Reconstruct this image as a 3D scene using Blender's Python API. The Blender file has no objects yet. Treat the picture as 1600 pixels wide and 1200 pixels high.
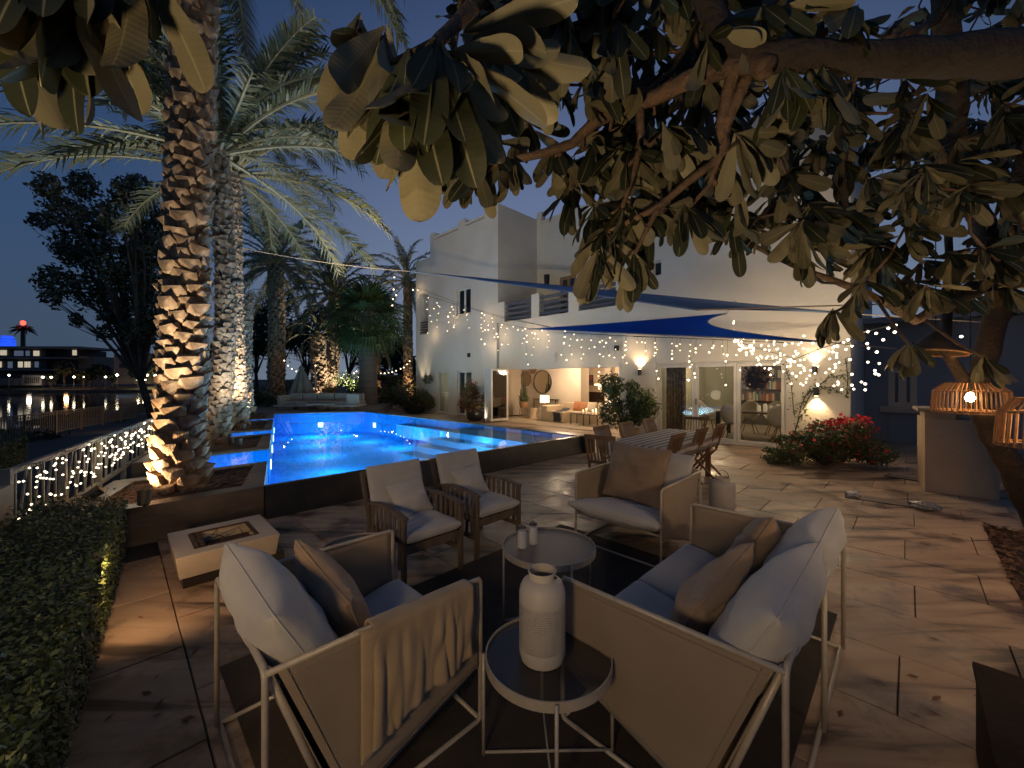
import bpy, bmesh, math, random
import numpy as np
from mathutils import Vector, Matrix, noise
random.seed(7)
rng = np.random.default_rng(7)
SC = bpy.context.scene
COL = SC.collection
PI = math.pi
R = math.radians
# ------------------------------------------------------------------ camera, sky, exposure
F, H, HV = 620.0, 1.7, 592.0
cam_d = bpy.data.cameras.new('camera'); cam = bpy.data.objects.new('camera', cam_d); COL.objects.link(cam)
cam.location = (0, 0, H); cam.rotation_euler = (PI / 2, 0, 0)
cam_d.sensor_width = 36; cam_d.lens = 36 * F / 1600; cam_d.shift_y = -8 / 1600
cam_d.clip_start = .05; cam_d.clip_end = 2000
SC.camera = cam
world = bpy.data.worlds.new('World'); SC.world = world; world.use_nodes = True
wn = world.node_tree; wl = wn.links; bg = wn.nodes['Background']
sk = wn.nodes.new('ShaderNodeTexSky'); sk.sky_type = 'NISHITA'; sk.sun_disc = False
sk.sun_elevation = R(-1); sk.sun_rotation = R(150); sk.ozone_density = 3
tc = wn.nodes.new('ShaderNodeTexCoord'); sp = wn.nodes.new('ShaderNodeSeparateXYZ')
rp = wn.nodes.new('ShaderNodeValToRGB')
wl.new(tc.outputs['Generated'], sp.inputs[0]); wl.new(sp.outputs['Z'], rp.inputs[0])
rp.color_ramp.elements[0].position = 0.0; rp.color_ramp.elements[0].color = (.058, .100, .155, 1)
rp.color_ramp.elements[1].position = .75; rp.color_ramp.elements[1].color = (.022, .048, .125, 1)
e = rp.color_ramp.elements.new(.28); e.color = (.040, .082, .175, 1)
sc_ = wn.nodes.new('ShaderNodeVectorMath'); sc_.operation = 'SCALE'; sc_.inputs['Scale'].default_value = .07
wl.new(sk.outputs[0], sc_.inputs[0])
ad = wn.nodes.new('ShaderNodeVectorMath'); ad.operation = 'ADD'
# dusk: the sky is brighter and greyer towards the afterglow (north of the view axis), deeper blue away from it
rp2 = wn.nodes.new('ShaderNodeValToRGB'); wl.new(sp.outputs['Z'], rp2.inputs[0])
rp2.color_ramp.elements[0].position = 0.0; rp2.color_ramp.elements[0].color = (.25, .31, .40, 1)
rp2.color_ramp.elements[1].position = .8; rp2.color_ramp.elements[1].color = (.05, .08, .185, 1)
e = rp2.color_ramp.elements.new(.40); e.color = (.15, .20, .34, 1)
dt = wn.nodes.new('ShaderNodeVectorMath'); dt.operation = 'DOT_PRODUCT'; dt.inputs[1].default_value = (.18, .98, 0); wl.new(tc.outputs['Generated'], dt.inputs[0])
mr_ = wn.nodes.new('ShaderNodeMapRange'); mr_.interpolation_type = 'SMOOTHSTEP'; mr_.inputs['From Min'].default_value = .50; mr_.inputs['From Max'].default_value = .93; wl.new(dt.outputs['Value'], mr_.inputs[0])
mxs = wn.nodes.new('ShaderNodeMixRGB'); wl.new(mr_.outputs[0], mxs.inputs[0]); wl.new(rp.outputs[0], mxs.inputs[1]); wl.new(rp2.outputs[0], mxs.inputs[2])
wl.new(mxs.outputs[0], ad.inputs[0]); wl.new(sc_.outputs[0], ad.inputs[1])
wl.new(ad.outputs[0], bg.inputs[0]); bg.inputs[1].default_value = 0.68
SC.view_settings.view_transform = 'Standard'; SC.view_settings.look = 'None'
SC.view_settings.gamma = 1; SC.view_settings.exposure = .2; SC.view_settings.use_curve_mapping = False
cy = SC.cycles
SC.render.engine = 'CYCLES'
cy.use_denoising = True; cy.max_bounces = 6; cy.diffuse_bounces = 3; cy.glossy_bounces = 3
cy.transmission_bounces = 4; cy.transparent_max_bounces = 12; cy.sample_clamp_indirect = 2.5
cy.caustics_reflective = False; cy.caustics_refractive = False; cy.blur_glossy = 1.0
try: cy.use_light_tree = True
except Exception: pass

# ------------------------------------------------------------------ geometry helpers
def G(u, v, z=0.0):
    Y = F * (H - z) / (v - HV); return Vector(((u - 800) / F * Y, Y, z))
def P(u, v, Y): return Vector(((u - 800) / F * Y, Y, H - (v - HV) / F * Y))
Q = math.sqrt(.5)
S_ = Vector((Q, -Q, 0)); B_ = Vector((Q, Q, 0)); UP = Vector((0, 0, 1))
HO = Vector((.252, 15.64, 0))
def W(s, n, z=0.0): return HO + S_ * s + B_ * n + UP * z         # house frame: along the facade, inwards, up
def fs(u, n=0.0):
    k = (u - 800) / F; o = HO + B_ * n
    return (k * o.y - o.x) / (Q * (1 + k))
def fz(u, v, n=0.0):
    Y = HO.y + Q * n - Q * fs(u, n); return H - (v - HV) / F * Y
def PF(u, v, n): return W(fs(u, n), n, fz(u, v, n))
def proj(p): return 800 + F * p.x / p.y, HV + F * (H - p.z) / p.y

class MB:
    def __init__(s): s.v = []; s.f = []; s.uv = None; s.mi = []
    def add(s, vs, fs_, m=0):
        o = len(s.v); s.v += [tuple(a) for a in vs]; s.f += [tuple(i + o for i in f) for f in fs_]; s.mi += [m] * len(fs_)
        return s
    def obox(s, c, ax, ay, az, m=0):      # centre and three half vectors
        c = Vector(c); vs = [c + ax * i + ay * j + az * k for k in (-1, 1) for j in (-1, 1) for i in (-1, 1)]
        return s.add(vs, [(0, 2, 3, 1), (4, 5, 7, 6), (0, 1, 5, 4), (2, 6, 7, 3), (0, 4, 6, 2), (1, 3, 7, 5)], m)
    def box(s, c, size, rz=0.0, m=0):
        a = Vector((math.cos(rz), math.sin(rz), 0)); b = Vector((-math.sin(rz), math.cos(rz), 0))
        return s.obox(c, a * size[0] / 2, b * size[1] / 2, UP * size[2] / 2, m)
    def beam(s, p, q, w, h, up=UP, m=0):
        p = Vector(p); q = Vector(q); d = q - p; L = d.length
        if L < 1e-6: return s
        d /= L; x = d.cross(up)
        if x.length < 1e-4: x = d.cross(Vector((1, 0, 0)))
        x.normalize(); y = x.cross(d)
        return s.obox((p + q) / 2, d * L / 2, x * w / 2, y * h / 2, m)
    def wbox(s, s0, s1, n0, n1, z0, z1, m=0):   # box in the house frame
        return s.obox(W((s0 + s1) / 2, (n0 + n1) / 2, (z0 + z1) / 2), S_ * abs(s1 - s0) / 2, B_ * abs(n1 - n0) / 2, UP * abs(z1 - z0) / 2, m)
    def tube(s, pts, r, seg=8, cap=True, m=0):
        pts = [Vector(p) for p in pts]; n = len(pts)
        if not isinstance(r, (list, tuple)): r = [r] * n
        d0 = (pts[1] - pts[0]).normalized(); x = d0.cross(UP)
        if x.length < 1e-3: x = d0.cross(Vector((1, 0, 0)))
        x.normalize(); vs = []; fs_ = []
        for i in range(n):
            if i == 0: d = pts[1] - pts[0]
            elif i == n - 1: d = pts[-1] - pts[-2]
            else: d = (pts[i + 1] - pts[i]).normalized() + (pts[i] - pts[i - 1]).normalized()
            if d.length < 1e-9: d = d0
            d.normalize(); x = (x - d * x.dot(d))
            if x.length < 1e-6: x = d.orthogonal()
            x.normalize(); y = d.cross(x)
            for k in range(seg):
                a = 2 * PI * k / seg; vs.append(pts[i] + (x * math.cos(a) + y * math.sin(a)) * r[i])
        for i in range(n - 1):
            for k in range(seg):
                k2 = (k + 1) % seg
                fs_.append((i * seg + k, i * seg + k2, (i + 1) * seg + k2, (i + 1) * seg + k))
        if cap: fs_.append(tuple(range(seg - 1, -1, -1))); fs_.append(tuple((n - 1) * seg + k for k in range(seg)))
        return s.add(vs, fs_, m)
    def lathe(s, prof, c=(0, 0, 0), seg=24, m=0, cap=False):
        c = Vector(c); vs = []; fs_ = []
        for r, z in prof:
            for k in range(seg):
                a = 2 * PI * k / seg; vs.append(c + Vector((r * math.cos(a), r * math.sin(a), z)))
        for i in range(len(prof) - 1):
            for k in range(seg):
                k2 = (k + 1) % seg; fs_.append((i * seg + k, i * seg + k2, (i + 1) * seg + k2, (i + 1) * seg + k))
        if cap:
            fs_.append(tuple(range(seg - 1, -1, -1))); fs_.append(tuple((len(prof) - 1) * seg + k for k in range(seg)))
        return s.add(vs, fs_, m)
    def prism(s, poly, z0, z1, m=0):       # poly: list of (x,y)
        n = len(poly); vs = [(p[0], p[1], z0) for p in poly] + [(p[0], p[1], z1) for p in poly]
        fs_ = [tuple(range(n - 1, -1, -1)), tuple(range(n, 2 * n))] + [(i, (i + 1) % n, n + (i + 1) % n, n + i) for i in range(n)]
        return s.add(vs, fs_, m)
    def grid(s, fn, nu, nv, m=0, closed=False):
        vs = [fn(i / nu, j / nv) for j in range(nv + 1) for i in range(nu + 1)]
        return s.add(vs, [(j * (nu + 1) + i, j * (nu + 1) + i + 1, (j + 1) * (nu + 1) + i + 1, (j + 1) * (nu + 1) + i) for j in range(nv) for i in range(nu)], m)
    def mesh(s, name, mats, smooth=False):
        me = bpy.data.meshes.new(name); me.from_pydata(s.v, [], s.f)
        if not isinstance(mats, (list, tuple)): mats = [mats]
        for m in mats: me.materials.append(m)
        if len(mats) > 1: me.polygons.foreach_set('material_index', s.mi)
        if smooth is not False:
            me.polygons.foreach_set('use_smooth', [True] * len(me.polygons))
            if smooth is not True:
                try: me.set_sharp_from_angle(angle=R(smooth))
                except Exception: pass
        me.update(); return me
    def build(s, name, mats, parent=None, smooth=False, world=True, bevel=0, solid=0, sub=0, kind=None, fixn=True):
        if parent is not None and world:
            inv = mat_of(parent).inverted(); s.v = [tuple(inv @ Vector(a)) for a in s.v]
        me = s.mesh(name, mats, smooth)
        if fixn and len(me.polygons) < 20000:
            b = bmesh.new(); b.from_mesh(me); bmesh.ops.recalc_face_normals(b, faces=b.faces); b.to_mesh(me); b.free()
        return link(name, me, parent, bevel, solid, sub, kind)
def mat_of(o):
    m = o.matrix_basis.copy()
    while o.parent is not None: o = o.parent; m = o.matrix_basis @ m
    return m
def link(name, me, parent=None, bevel=0, solid=0, sub=0, kind=None):
    o = bpy.data.objects.new(name, me); COL.objects.link(o)
    if parent is not None: o.parent = parent
    if solid: md = o.modifiers.new('s', 'SOLIDIFY'); md.thickness = solid; md.offset = 0
    if sub: md = o.modifiers.new('u', 'SUBSURF'); md.levels = sub; md.render_levels = sub
    if bevel:
        md = o.modifiers.new('b', 'BEVEL'); md.width = bevel; md.segments = 2; md.limit_method = 'ANGLE'; md.angle_limit = R(40)
    if kind: o['kind'] = kind
    return o
def tag(o, label, cat, group=None):
    o['label'] = label; o['category'] = cat
    if group: o['group'] = group
    return o
def thing(name, label, cat, loc=(0, 0, 0), rz=0.0, group=None):
    o = bpy.data.objects.new(name, None); COL.objects.link(o); o.empty_display_size = .1
    o.location = loc; o.rotation_euler = (0, 0, rz)
    o.matrix_basis = Matrix.Translation(Vector(loc)) @ Matrix.Rotation(rz, 4, 'Z')
    return tag(o, label, cat, group)
def structure(o): o['kind'] = 'structure'; return o
KIDS = {}
def dup(root, loc, rz, label, group=None):
    kids = {}
    for o in bpy.data.objects:
        if o.parent is not None: kids.setdefault(o.parent.name, []).append(o)
    r = root.copy(); COL.objects.link(r); r.matrix_basis = Matrix.Translation(Vector(loc)) @ Matrix.Rotation(rz, 4, 'Z')
    r['label'] = label
    if group: r['group'] = group
    for ch in kids.get(root.name, []):
        c = ch.copy(); COL.objects.link(c); c.parent = r
        for g in kids.get(ch.name, []):
            d = g.copy(); COL.objects.link(d); d.parent = c
    return r
def inst(name, me, parent, M, label=None):     # child instance sharing a mesh; M in world space
    o = bpy.data.objects.new(name, me); COL.objects.link(o); o.parent = parent
    o.matrix_basis = (mat_of(parent).inverted() @ M) if parent is not None else M
    return o
def frame(o, x, y, z): # matrix from origin and axes
    return Matrix(((x[0], y[0], z[0], o[0]), (x[1], y[1], z[1], o[1]), (x[2], y[2], z[2], o[2]), (0, 0, 0, 1)))
def look(o, d, scale=1.0, roll=0.0, up=UP):    # local +X along d
    x = Vector(d).normalized(); y = up.cross(x)
    if y.length < 1e-3: y = Vector((0, 1, 0))
    y.normalize(); z = x.cross(y)
    m = frame(o, x, y, z) @ Matrix.Rotation(roll, 4, 'X')
    return m @ Matrix.Scale(scale, 4) if not isinstance(scale, tuple) else m @ Matrix.Diagonal((*scale, 1))

# ------------------------------------------------------------------ materials
def M(name, col, rough=.6, metal=0.0, col2=None, scale=4.0, bump=0.0, bscale=None, detail=5, emis=None, estr=0, sheen=0, spec=.5,
      stretch=None, trans=0, coat=0, contrast=(.35, .65), sampling=None, alpha=None):
    m = bpy.data.materials.new(name); m.use_nodes = True; nt = m.node_tree; L = nt.links; b = nt.nodes['Principled BSDF']
    b.inputs['Base Color'].default_value = (*col, 1); b.inputs['Roughness'].default_value = rough
    b.inputs['Metallic'].default_value = metal; b.inputs['Specular IOR Level'].default_value = spec
    if sheen: b.inputs['Sheen Weight'].default_value = sheen
    if coat: b.inputs['Coat Weight'].default_value = coat; b.inputs['Coat Roughness'].default_value = .08
    if trans: b.inputs['Transmission Weight'].default_value = trans
    if alpha is not None: b.inputs['Alpha'].default_value = alpha
    t = nt.nodes.new('ShaderNodeTexCoord'); vec = t.outputs['Object']
    if stretch:
        mp = nt.nodes.new('ShaderNodeMapping'); L.new(vec, mp.inputs[0])
        mp.inputs['Scale'].default_value = stretch[:3]
        if len(stretch) > 3: mp.inputs['Rotation'].default_value = (0, 0, stretch[3])
        vec = mp.outputs[0]
    if col2 is not None:
        n = nt.nodes.new('ShaderNodeTexNoise'); n.inputs['Scale'].default_value = scale; n.inputs['Detail'].default_value = detail
        L.new(vec, n.inputs['Vector'])
        r = nt.nodes.new('ShaderNodeValToRGB'); L.new(n.outputs['Fac'], r.inputs[0])
        r.color_ramp.elements[0].position = contrast[0]; r.color_ramp.elements[1].position = contrast[1]
        r.color_ramp.elements[0].color = (*col, 1); r.color_ramp.elements[1].color = (*col2, 1)
        L.new(r.outputs[0], b.inputs['Base Color'])
    if bump:
        n2 = nt.nodes.new('ShaderNodeTexNoise'); n2.inputs['Scale'].default_value = bscale or scale * 4; n2.inputs['Detail'].default_value = 4
        L.new(vec, n2.inputs['Vector']); bp = nt.nodes.new('ShaderNodeBump'); bp.inputs['Strength'].default_value = bump
        bp.inputs['Distance'].default_value = .02; L.new(n2.outputs['Fac'], bp.inputs['Height']); L.new(bp.outputs[0], b.inputs['Normal'])
    if emis:
        b.inputs['Emission Color'].default_value = (*emis, 1); b.inputs['Emission Strength'].default_value = estr
    if sampling:
        try: m.cycles.emission_sampling = sampling
        except Exception: pass
    return m
def node(m, kind): return m.node_tree.nodes.new(kind)
def bsdf(m): return m.node_tree.nodes['Principled BSDF']

WALL = M('plaster', (.62, .575, .49), .85, col2=(.54, .50, .42), scale=.7, bump=.25, bscale=14)
WARMW = M('interior_plaster', (.62, .54, .44), .8, col2=(.57, .49, .39), scale=1.1)
WFRAME = M('white_frame', (.6, .58, .53), .45, col2=(.53, .51, .46), scale=3)
DARKM = M('dark_metal', (.03, .03, .035), .4, .6)
LOUV = M('louver_paint', (.10, .10, .12), .5)
CREAMT = M('cream_tube', (.50, .44, .35), .42, .1, col2=(.44, .38, .29), scale=30)
FABR = M('sling_fabric', (.36, .28, .19), .85, col2=(.29, .22, .145), scale=2.2, bump=.35, bscale=320, sheen=.2, contrast=(.3, .7))
CUSH = M('cushion_fabric', (.56, .53, .48), .9, col2=(.49, .46, .41), scale=5, bump=.3, bscale=260, sheen=.3)
TAN = M('tan_linen', (.37, .25, .15), .9, col2=(.31, .205, .12), scale=7, bump=.4, bscale=240, sheen=.3)
THROW = M('throw_cloth', (.44, .32, .18), .9, col2=(.37, .265, .15), scale=8, bump=.15, bscale=300, sheen=.3)
TEAK = M('teak_wood', (.26, .145, .07), .55, col2=(.15, .08, .04), scale=9, bump=.3, bscale=60, stretch=(1, 1, .12))
GTEAK = M('grey_teak', (.17, .125, .09), .65, col2=(.10, .07, .05), scale=9, bump=.3, bscale=60, stretch=(1, 1, .12))
RUGM = M('rug_weave', (.06, .045, .032), .95, col2=(.04, .03, .022), scale=5, bump=.5, bscale=160)
BLACKST = M('black_stone', (.016, .015, .014), .35, col2=(.035, .03, .026), scale=3, bump=.4, bscale=10)
PLANT = M('planter_stone', (.16, .125, .095), .45, col2=(.07, .055, .04), scale=1.8, bump=.3, bscale=9, stretch=(1, 1, 2.4))
SOIL = M('soil', (.10, .055, .03), .95, col2=(.05, .028, .016), scale=10, bump=1, bscale=26)
LEAFD = M('hedge_leaf', (.045, .075, .020), .45, col2=(.085, .105, .032), scale=9, detail=2)
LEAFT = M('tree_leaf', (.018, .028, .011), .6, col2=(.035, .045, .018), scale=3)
BARKD = M('dark_bark', (.07, .05, .035), .85, col2=(.04, .028, .02), scale=8, bump=.6, bscale=20)
BARKF = M('frangipani_bark', (.19, .11, .06), .8, col2=(.08, .05, .03), scale=7, bump=1, bscale=30)
BOOT = M('palm_boot', (.46, .34, .22), .9, col2=(.20, .13, .075), scale=9, bump=.5, bscale=38, stretch=(1, 1, .35))
TRUNK = M('palm_trunk', (.16, .11, .07), .9, col2=(.08, .055, .035), scale=7, bump=1, bscale=26)
FROND = M('palm_frond', (.105, .125, .062), .5, col2=(.15, .155, .085), scale=1.5)
RACH = M('palm_rachis', (.30, .26, .14), .55)
FAN = M('fan_palm_leaf', (.07, .12, .035), .5, col2=(.10, .15, .05), scale=1.5)
BULB = M('bulb_glass', (1, .9, .75), .4, emis=(1, .76, .46), estr=3.2, sampling='NONE')
BULBF = M('fairy_light_glass', (1, .95, .85), .4, emis=(1, .82, .56), estr=3.4, sampling='NONE')
WIRE = M('wire', (.02, .02, .02), .6)
SHADE = M('lamp_shade', (.9, .8, .65), .8, emis=(1, .72, .42), estr=3.2, sampling='NONE')
GLASSM = M('clear_glass', (.9, .92, .92), .03, trans=1)
RED = M('red_bract', (.55, .03, .02), .6, col2=(.40, .02, .02), scale=5)
PINK = M('magenta_bract', (.30, .03, .05), .6, col2=(.20, .02, .03), scale=5)
BLUE = M('sail_blue', (.005, .15, .60), .75, col2=(.005, .13, .54), scale=2)
GREYB = M('sail_grey_blue', (.26, .32, .42), .7, col2=(.23, .28, .37), scale=2)
def see_through(m, col, k=.5):      # cloth that lets the sky glow through
    nt = m.node_tree; o = [n for n in nt.nodes if n.bl_idname == 'ShaderNodeOutputMaterial'][0]; t = nt.nodes.new('ShaderNodeBsdfTranslucent'); t.inputs[0].default_value = (*col, 1)
    x = nt.nodes.new('ShaderNodeMixShader'); x.inputs[0].default_value = k; nt.links.new(bsdf(m).outputs[0], x.inputs[1]); nt.links.new(t.outputs[0], x.inputs[2]); nt.links.new(x.outputs[0], o.inputs[0])
def pane_mat(name, tint=.10, gl=.25, rough=.02):        # thin window pane: mostly see-through, partly mirror
    m = bpy.data.materials.new(name); m.use_nodes = True; nt = m.node_tree; nt.nodes.clear(); L = nt.links
    o = nt.nodes.new('ShaderNodeOutputMaterial'); mx = nt.nodes.new('ShaderNodeMixShader')
    tr = nt.nodes.new('ShaderNodeBsdfTransparent'); g = nt.nodes.new('ShaderNodeBsdfGlossy'); fr = nt.nodes.new('ShaderNodeFresnel')
    fr.inputs[0].default_value = 1.5; a = nt.nodes.new('ShaderNodeMath'); a.operation = 'ADD'; a.inputs[1].default_value = gl; a.use_clamp = True
    tr.inputs[0].default_value = (1 - tint, 1 - tint, 1 - tint, 1); g.inputs['Roughness'].default_value = rough
    gi = nt.nodes.new('ShaderNodeNewGeometry'); iv = nt.nodes.new('ShaderNodeMath'); iv.operation = 'SUBTRACT'; iv.inputs[0].default_value = 1; L.new(gi.outputs['Backfacing'], iv.inputs[1])
    ml = nt.nodes.new('ShaderNodeMath'); ml.operation = 'MULTIPLY'; L.new(a.outputs[0], ml.inputs[0]); L.new(iv.outputs[0], ml.inputs[1])
    L.new(fr.outputs[0], a.inputs[0]); L.new(ml.outputs[0], mx.inputs[0]); L.new(tr.outputs[0], mx.inputs[1]); L.new(g.outputs[0], mx.inputs[2]); L.new(mx.outputs[0], o.inputs[0])
    return m
PANE = pane_mat('window_pane', .08, .05)
DPANE = pane_mat('dark_pane', .5, .10)
TGLASS = pane_mat('table_glass', .40, .04, .4)
# pool water: clear with a rippled mirror skin
WATER = pane_mat('pool_water', .02, .0, .01)
nt = WATER.node_tree
t_ = nt.nodes.new('ShaderNodeTexCoord'); n_ = nt.nodes.new('ShaderNodeTexNoise'); n_.inputs['Scale'].default_value = 3.2; n_.inputs['Detail'].default_value = 2
b_ = nt.nodes.new('ShaderNodeBump'); b_.inputs['Strength'].default_value = .35; b_.inputs['Distance'].default_value = .03
nt.links.new(t_.outputs['Object'], n_.inputs[0]); nt.links.new(n_.outputs['Fac'], b_.inputs['Height'])
for nd in nt.nodes:
    if nd.bl_idname in ('ShaderNodeBsdfGlossy', 'ShaderNodeFresnel'): nt.links.new(b_.outputs[0], nd.inputs['Normal'])
    if nd.bl_idname == 'ShaderNodeFresnel': nd.inputs[0].default_value = 1.33
POOLT = M('pool_tile', (.001, .25, .84), .8, col2=(.001, .265, .86), scale=.3, spec=.1)
STEPT = M('pool_step_tile', (.05, .44, .88), .8, col2=(.04, .41, .86), scale=2, spec=.1)
LAKE = M('lake_water', (.010, .016, .026), .06, bump=.12, bscale=1.6, spec=.8)
GRASS = M('ground_soil', (.035, .032, .020), .95, col2=(.022, .022, .014), scale=.8, bump=.5, bscale=8)
PATHM = M('path_paving', (.045, .036, .027), .8, col2=(.033, .027, .02), scale=2)
GROUT = M('grout', (.035, .026, .018), .9)
# travertine: beige with long dark veins and worn wet patches, running along the facade direction
def stone(name, ca, cb, vein=.55):
    m = M(name, ca, .5); nt = m.node_tree; L = nt.links; b = bsdf(m)
    t = node(m, 'ShaderNodeNewGeometry'); rnd = node(m, 'ShaderNodeObjectInfo')
    mp = node(m, 'ShaderNodeMapping'); mp.inputs['Rotation'].default_value = (0, 0, R(45)); mp.inputs['Scale'].default_value = (.55, 4.2, 1)
    L.new(t.outputs['Position'], mp.inputs[0])
    n1 = node(m, 'ShaderNodeTexNoise'); n1.inputs['Scale'].default_value = 1.5; n1.inputs['Detail'].default_value = 8; n1.inputs['Distortion'].default_value = .6
    L.new(mp.outputs[0], n1.inputs['Vector'])
    r1 = node(m, 'ShaderNodeValToRGB'); L.new(n1.outputs['Fac'], r1.inputs[0])
    r1.color_ramp.elements[0].position = .34; r1.color_ramp.elements[0].color = (*[c * .18 for c in ca], 1)
    r1.color_ramp.elements[1].position = .62; r1.color_ramp.elements[1].color = (*cb, 1)
    e = r1.color_ramp.elements.new(.44); e.color = (*ca, 1)
    n2 = node(m, 'ShaderNodeTexNoise'); n2.inputs['Scale'].default_value = 2.3; n2.inputs['Detail'].default_value = 6; n2.inputs['Roughness'].default_value = .65
    L.new(t.outputs['Position'], n2.inputs['Vector'])
    r2 = node(m, 'ShaderNodeValToRGB'); L.new(n2.outputs['Fac'], r2.inputs[0])
    r2.color_ramp.elements[0].position = .37; r2.color_ramp.elements[0].color = (.28, .25, .23, 1); r2.color_ramp.elements[1].position = .49; r2.color_ramp.elements[1].color = (1, 1, 1, 1)
    mx = node(m, 'ShaderNodeMixRGB'); mx.blend_type = 'MULTIPLY'; mx.inputs[0].default_value = vein
    L.new(r1.outputs[0], mx.inputs[1]); L.new(r2.outputs[0], mx.inputs[2])
    hs = node(m, 'ShaderNodeHueSaturation'); L.new(mx.outputs[0], hs.inputs['Color'])
    mr = node(m, 'ShaderNodeMapRange'); mr.inputs['To Min'].default_value = .75; mr.inputs['To Max'].default_value = 1.12
    L.new(rnd.outputs['Random'], mr.inputs[0]); L.new(mr.outputs[0], hs.inputs['Value']); L.new(hs.outputs[0], b.inputs['Base Color'])
    mr2 = node(m, 'ShaderNodeMapRange'); mr2.inputs['From Min'].default_value = .35; mr2.inputs['From Max'].default_value = .6; mr2.inputs['To Min'].default_value = .28; mr2.inputs['To Max'].default_value = .62
    L.new(n2.outputs['Fac'], mr2.inputs[0]); L.new(mr2.outputs[0], b.inputs['Roughness'])
    bp = node(m, 'ShaderNodeBump'); bp.inputs['Strength'].default_value = .5; bp.inputs['Distance'].default_value = .012
    L.new(n1.outputs['Fac'], bp.inputs['Height']); L.new(bp.outputs[0], b.inputs['Normal'])
    return m
STONE = stone('travertine', (.37, .255, .165), (.47, .345, .225), .9)
# frangipani leaf with midrib and side veins from the UV map, paler underside
def leaf_mat():
    m = M('frangipani_leaf', (.03, .045, .02), .6, spec=.3); nt = m.node_tree; L = nt.links; b = bsdf(m)
    uv = node(m, 'ShaderNodeUVMap'); sx = node(m, 'ShaderNodeSeparateXYZ'); L.new(uv.outputs[0], sx.inputs[0])
    ab = node(m, 'ShaderNodeMath'); ab.operation = 'ABSOLUTE'; L.new(sx.outputs['Y'], ab.inputs[0])
    # veins: sin((u*k - |v|*c))
    m1 = node(m, 'ShaderNodeMath'); m1.operation = 'MULTIPLY'; m1.inputs[1].default_value = 120; L.new(sx.outputs['X'], m1.inputs[0])
    m2 = node(m, 'ShaderNodeMath'); m2.operation = 'MULTIPLY'; m2.inputs[1].default_value = 7; L.new(ab.outputs[0], m2.inputs[0])
    m3 = node(m, 'ShaderNodeMath'); m3.operation = 'SUBTRACT'; L.new(m1.outputs[0], m3.inputs[0]); L.new(m2.outputs[0], m3.inputs[1])
    m4 = node(m, 'ShaderNodeMath'); m4.operation = 'SINE'; L.new(m3.outputs[0], m4.inputs[0])
    mid = node(m, 'ShaderNodeMapRange'); mid.inputs['From Max'].default_value = .09; mid.inputs['To Min'].default_value = 1; mid.inputs['To Max'].default_value = 0; L.new(ab.outputs[0], mid.inputs[0])
    gi = node(m, 'ShaderNodeNewGeometry')
    mxa = node(m, 'ShaderNodeMixRGB'); mxa.inputs[1].default_value = (.045, .050, .020, 1); mxa.inputs[2].default_value = (.27, .235, .13, 1); L.new(gi.outputs['Backfacing'], mxa.inputs[0])
    rnd = node(m, 'ShaderNodeObjectInfo'); hs = node(m, 'ShaderNodeHueSaturation'); L.new(mxa.outputs[0], hs.inputs['Color'])
    mr = node(m, 'ShaderNodeMapRange'); mr.inputs['To Min'].default_value = .55; mr.inputs['To Max'].default_value = 1.25; L.new(rnd.outputs['Random'], mr.inputs[0]); L.new(mr.outputs[0], hs.inputs['Value'])
    mxb = node(m, 'ShaderNodeMixRGB'); mxb.inputs[2].default_value = (.30, .27, .15, 1); L.new(hs.outputs[0], mxb.inputs[1])
    mm = node(m, 'ShaderNodeMath'); mm.operation = 'MULTIPLY'; mm.inputs[1].default_value = .7; L.new(mid.outputs[0], mm.inputs[0]); L.new(mm.outputs[0], mxb.inputs[0])
    L.new(mxb.outputs[0], b.inputs['Base Color'])
    bp = node(m, 'ShaderNodeBump'); bp.inputs['Strength'].default_value = .18; bp.inputs['Distance'].default_value = .0005
    L.new(m4.outputs[0], bp.inputs['Height']); L.new(bp.outputs[0], b.inputs['Normal'])
    return m
FLEAF = leaf_mat()
BARKDK = M('shaded_frangipani_bark', (.055, .038, .026), .9, col2=(.035, .025, .018), scale=6, bump=1, bscale=30)  # naturally darker thick bark, deepened further to paint limb shade

def lamp(name, kind, loc, power, col=(1, .72, .42), radius=.05, aim=None, angle=70, blend=.5, parent=None):
    d = bpy.data.lights.new(name, kind); d.energy = power; d.color = col
    if kind in ('POINT', 'SPOT'): d.shadow_soft_size = radius
    if kind == 'SPOT': d.spot_size = R(angle); d.spot_blend = blend
    if kind == 'AREA': d.size = radius
    o = bpy.data.objects.new(name, d); COL.objects.link(o)
    if aim is not None:
        q = (Vector(aim) - Vector(loc)).to_track_quat('-Z', 'Y'); m = Matrix.Translation(Vector(loc)) @ q.to_matrix().to_4x4()
    else: m = Matrix.Translation(Vector(loc))
    if parent is not None: o.parent = parent; o.matrix_basis = mat_of(parent).inverted() @ m
    else: o.matrix_basis = m
    return o
WARM = (1, .66, .36)

see_through(GREYB, (.30, .38, .52), .5); see_through(BLUE, (.01, .20, .75), .55)
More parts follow.
